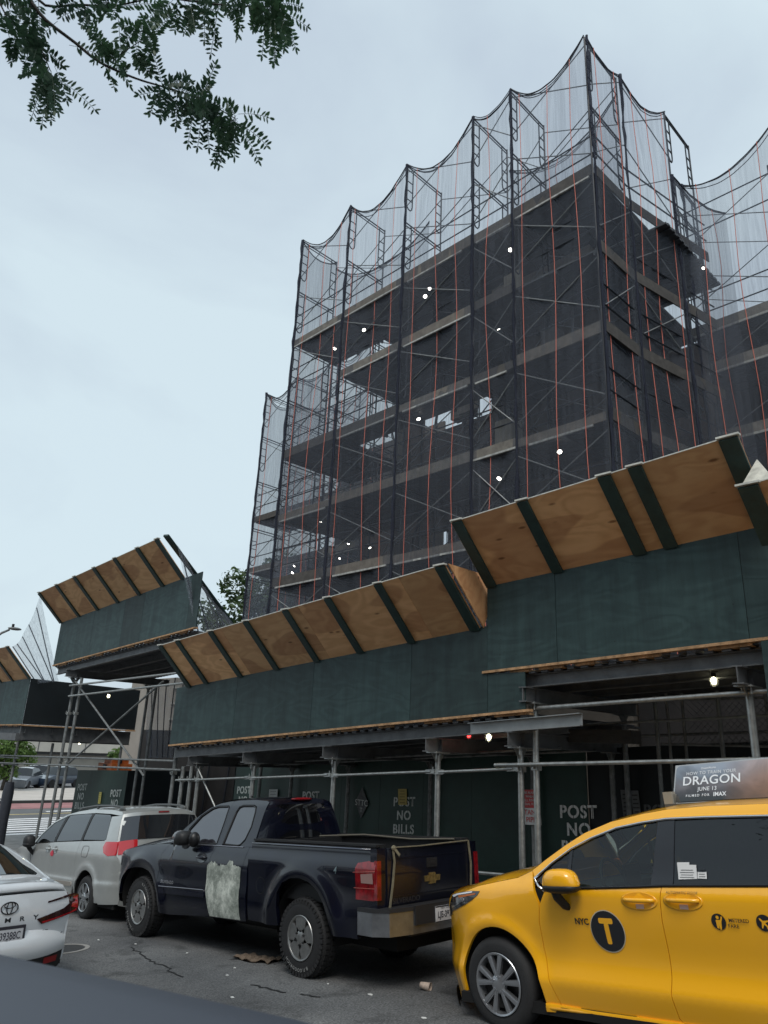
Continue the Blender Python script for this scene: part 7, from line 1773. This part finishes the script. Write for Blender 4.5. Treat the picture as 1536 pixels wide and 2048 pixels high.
def compound(p, d, L_, pairs, s):
    p = Vector(p); d = Vector(d).normalized(); pts = [p]; q = p.copy(); dd = d.copy()
    fix = Vector((rnd.gauss(0, .45), rnd.gauss(0, .45), rnd.gauss(0, .45)))
    for i in range(pairs):
        dd = (dd + Vector((0, 0, -.05))).normalized(); q = q + dd*(L_/pairs); pts.append(q.copy())
        vw = Vector((q.x, q.y, q.z)).normalized(); tw = fix + Vector((rnd.gauss(0, .12), rnd.gauss(0, .12), rnd.gauss(0, .12)))
        nrm = (vw + tw*.8).normalized(); sd = dd.cross(nrm).normalized()
        if i > 0:
            for sg_ in (-1, 1): 
                ld = (sd*sg_ + dd*rnd.uniform(.25, .6) + Vector((rnd.gauss(0, .15), rnd.gauss(0, .15), rnd.gauss(0, .15)))).normalized(); leaflet(q + dd*rnd.uniform(-.004, .004), ld, s*rnd.uniform(.8, 1.15)*(1-.3*(i/pairs)**3), nrm)
    leaflet(q, dd, s*.9, (Vector(q).normalized()+Vector((rnd.gauss(0, .3), rnd.gauss(0, .3), 0))).normalized())
    rach.path([tuple(a) for a in pts], .0014, 4)
def leafcluster(p, n, spread=.5, L_=.2, down=.6, s=.039):
    for i in range(n):
        d = Vector((rnd.gauss(0, spread), rnd.gauss(0, spread), -down + rnd.gauss(0, .45)))
        compound(V(*p) + Vector((rnd.gauss(0, .012), rnd.gauss(0, .012), rnd.gauss(0, .012))), d, L_*rnd.uniform(.7, 1.2), rnd.randint(10, 13), s)
def along(b, i0, i1, step, n, **k):
    for i in range(i0, i1):
        a, c = b[i], b[i+1]; m = max(1, int((Vector(c)-Vector(a)).length/step))
        for j in range(m): leafcluster(tuple(lerp(a[q], c[q], (j+rnd.random())/m) for q in range(3)), n, **k)
along(BR[0], 0, 4, .085, 1, L_=.18, spread=.8, down=.3); along(BR[0], 5, 7, .04, 2, L_=.21, spread=.8); leafcluster(BR[0][-1], 11, spread=.9, L_=.19, down=.12); leafcluster(BR[0][-2], 9, spread=.85, L_=.19, down=.25); leafcluster(BR[0][5], 5, L_=.17, down=-.1)
along(BR[1], 0, 5, .10, 2, L_=.17); leafcluster(BR[1][3], 4, L_=.2)
leafcluster(BR[2][-1], 11, spread=.55, L_=.22); along(BR[2], 0, 3, .05, 3, L_=.17)
along(BR[3], 0, 3, .06, 2, L_=.14); leafcluster(BR[3][-1], 3, L_=.14)
along(BR[4], 1, 5, .045, 3, L_=.20, spread=.65, down=.5); leafcluster(BR[4][-1], 7, L_=.2); leafcluster(BR[4][-2], 7, L_=.21); leafcluster((2.34, 1.25, 3.5), 5, L_=.18, down=.2)
along(BR[5], 0, 3, .05, 3, L_=.15, down=.1)
me = bpy.data.meshes.new('foliage'); me.from_pydata([tuple(q) for q in LV], [], LF); link('foliage', me, M_leafn, lo)
rach.build('leaf_stalks', M_leafn, lo)
# crown above, out of the picture, so that the street tree is whole
vs = []; fs = []
for i in range(2500):
    p = V(4.3, -1.3, 6.4) + Vector((rnd.gauss(0, .8), rnd.gauss(0, .9), rnd.gauss(0, .7)))
    if p.x > -.1 or p.z < 4.9: continue
    x = Vector((rnd.gauss(0, 1), rnd.gauss(0, 1), rnd.gauss(0, .5))).normalized(); y = x.cross(Vector((rnd.gauss(0, 1), rnd.gauss(0, 1), 1))).normalized(); k = len(vs); vs += [p-x*.09, p+y*.04, p+x*.09, p-y*.04]; fs.append((k, k+1, k+2, k+3))
me = bpy.data.meshes.new('crown'); me.from_pydata([tuple(q) for q in vs], [], fs); link('crown', me, M_leafn, lo)
# buildings across the street behind the camera (seen only in reflections)
bb = thing('opposite_building', 'brick building on the near side of the street, behind the camera', 'building', V(-6, -9, ground(-6)))
mb = MB(); mb.box(-26, -13.5, -14, 19, -4, 10); mb.build('wall', P('opposite_brick', (.14, .075, .055), .9, var=.3, vscale=3), bb)
for i in range(10):
    for z in (-.6, 2.6, 5.8):
        mb = MB(); mb.box(-13.55, -13.47, -13+i*3.2, -11.6+i*3.2, z, z+1.6); mb.build('window', M_winglass, bb)
for i, u in enumerate((-1.5, 6.2, 17.0)):
    mbx = None
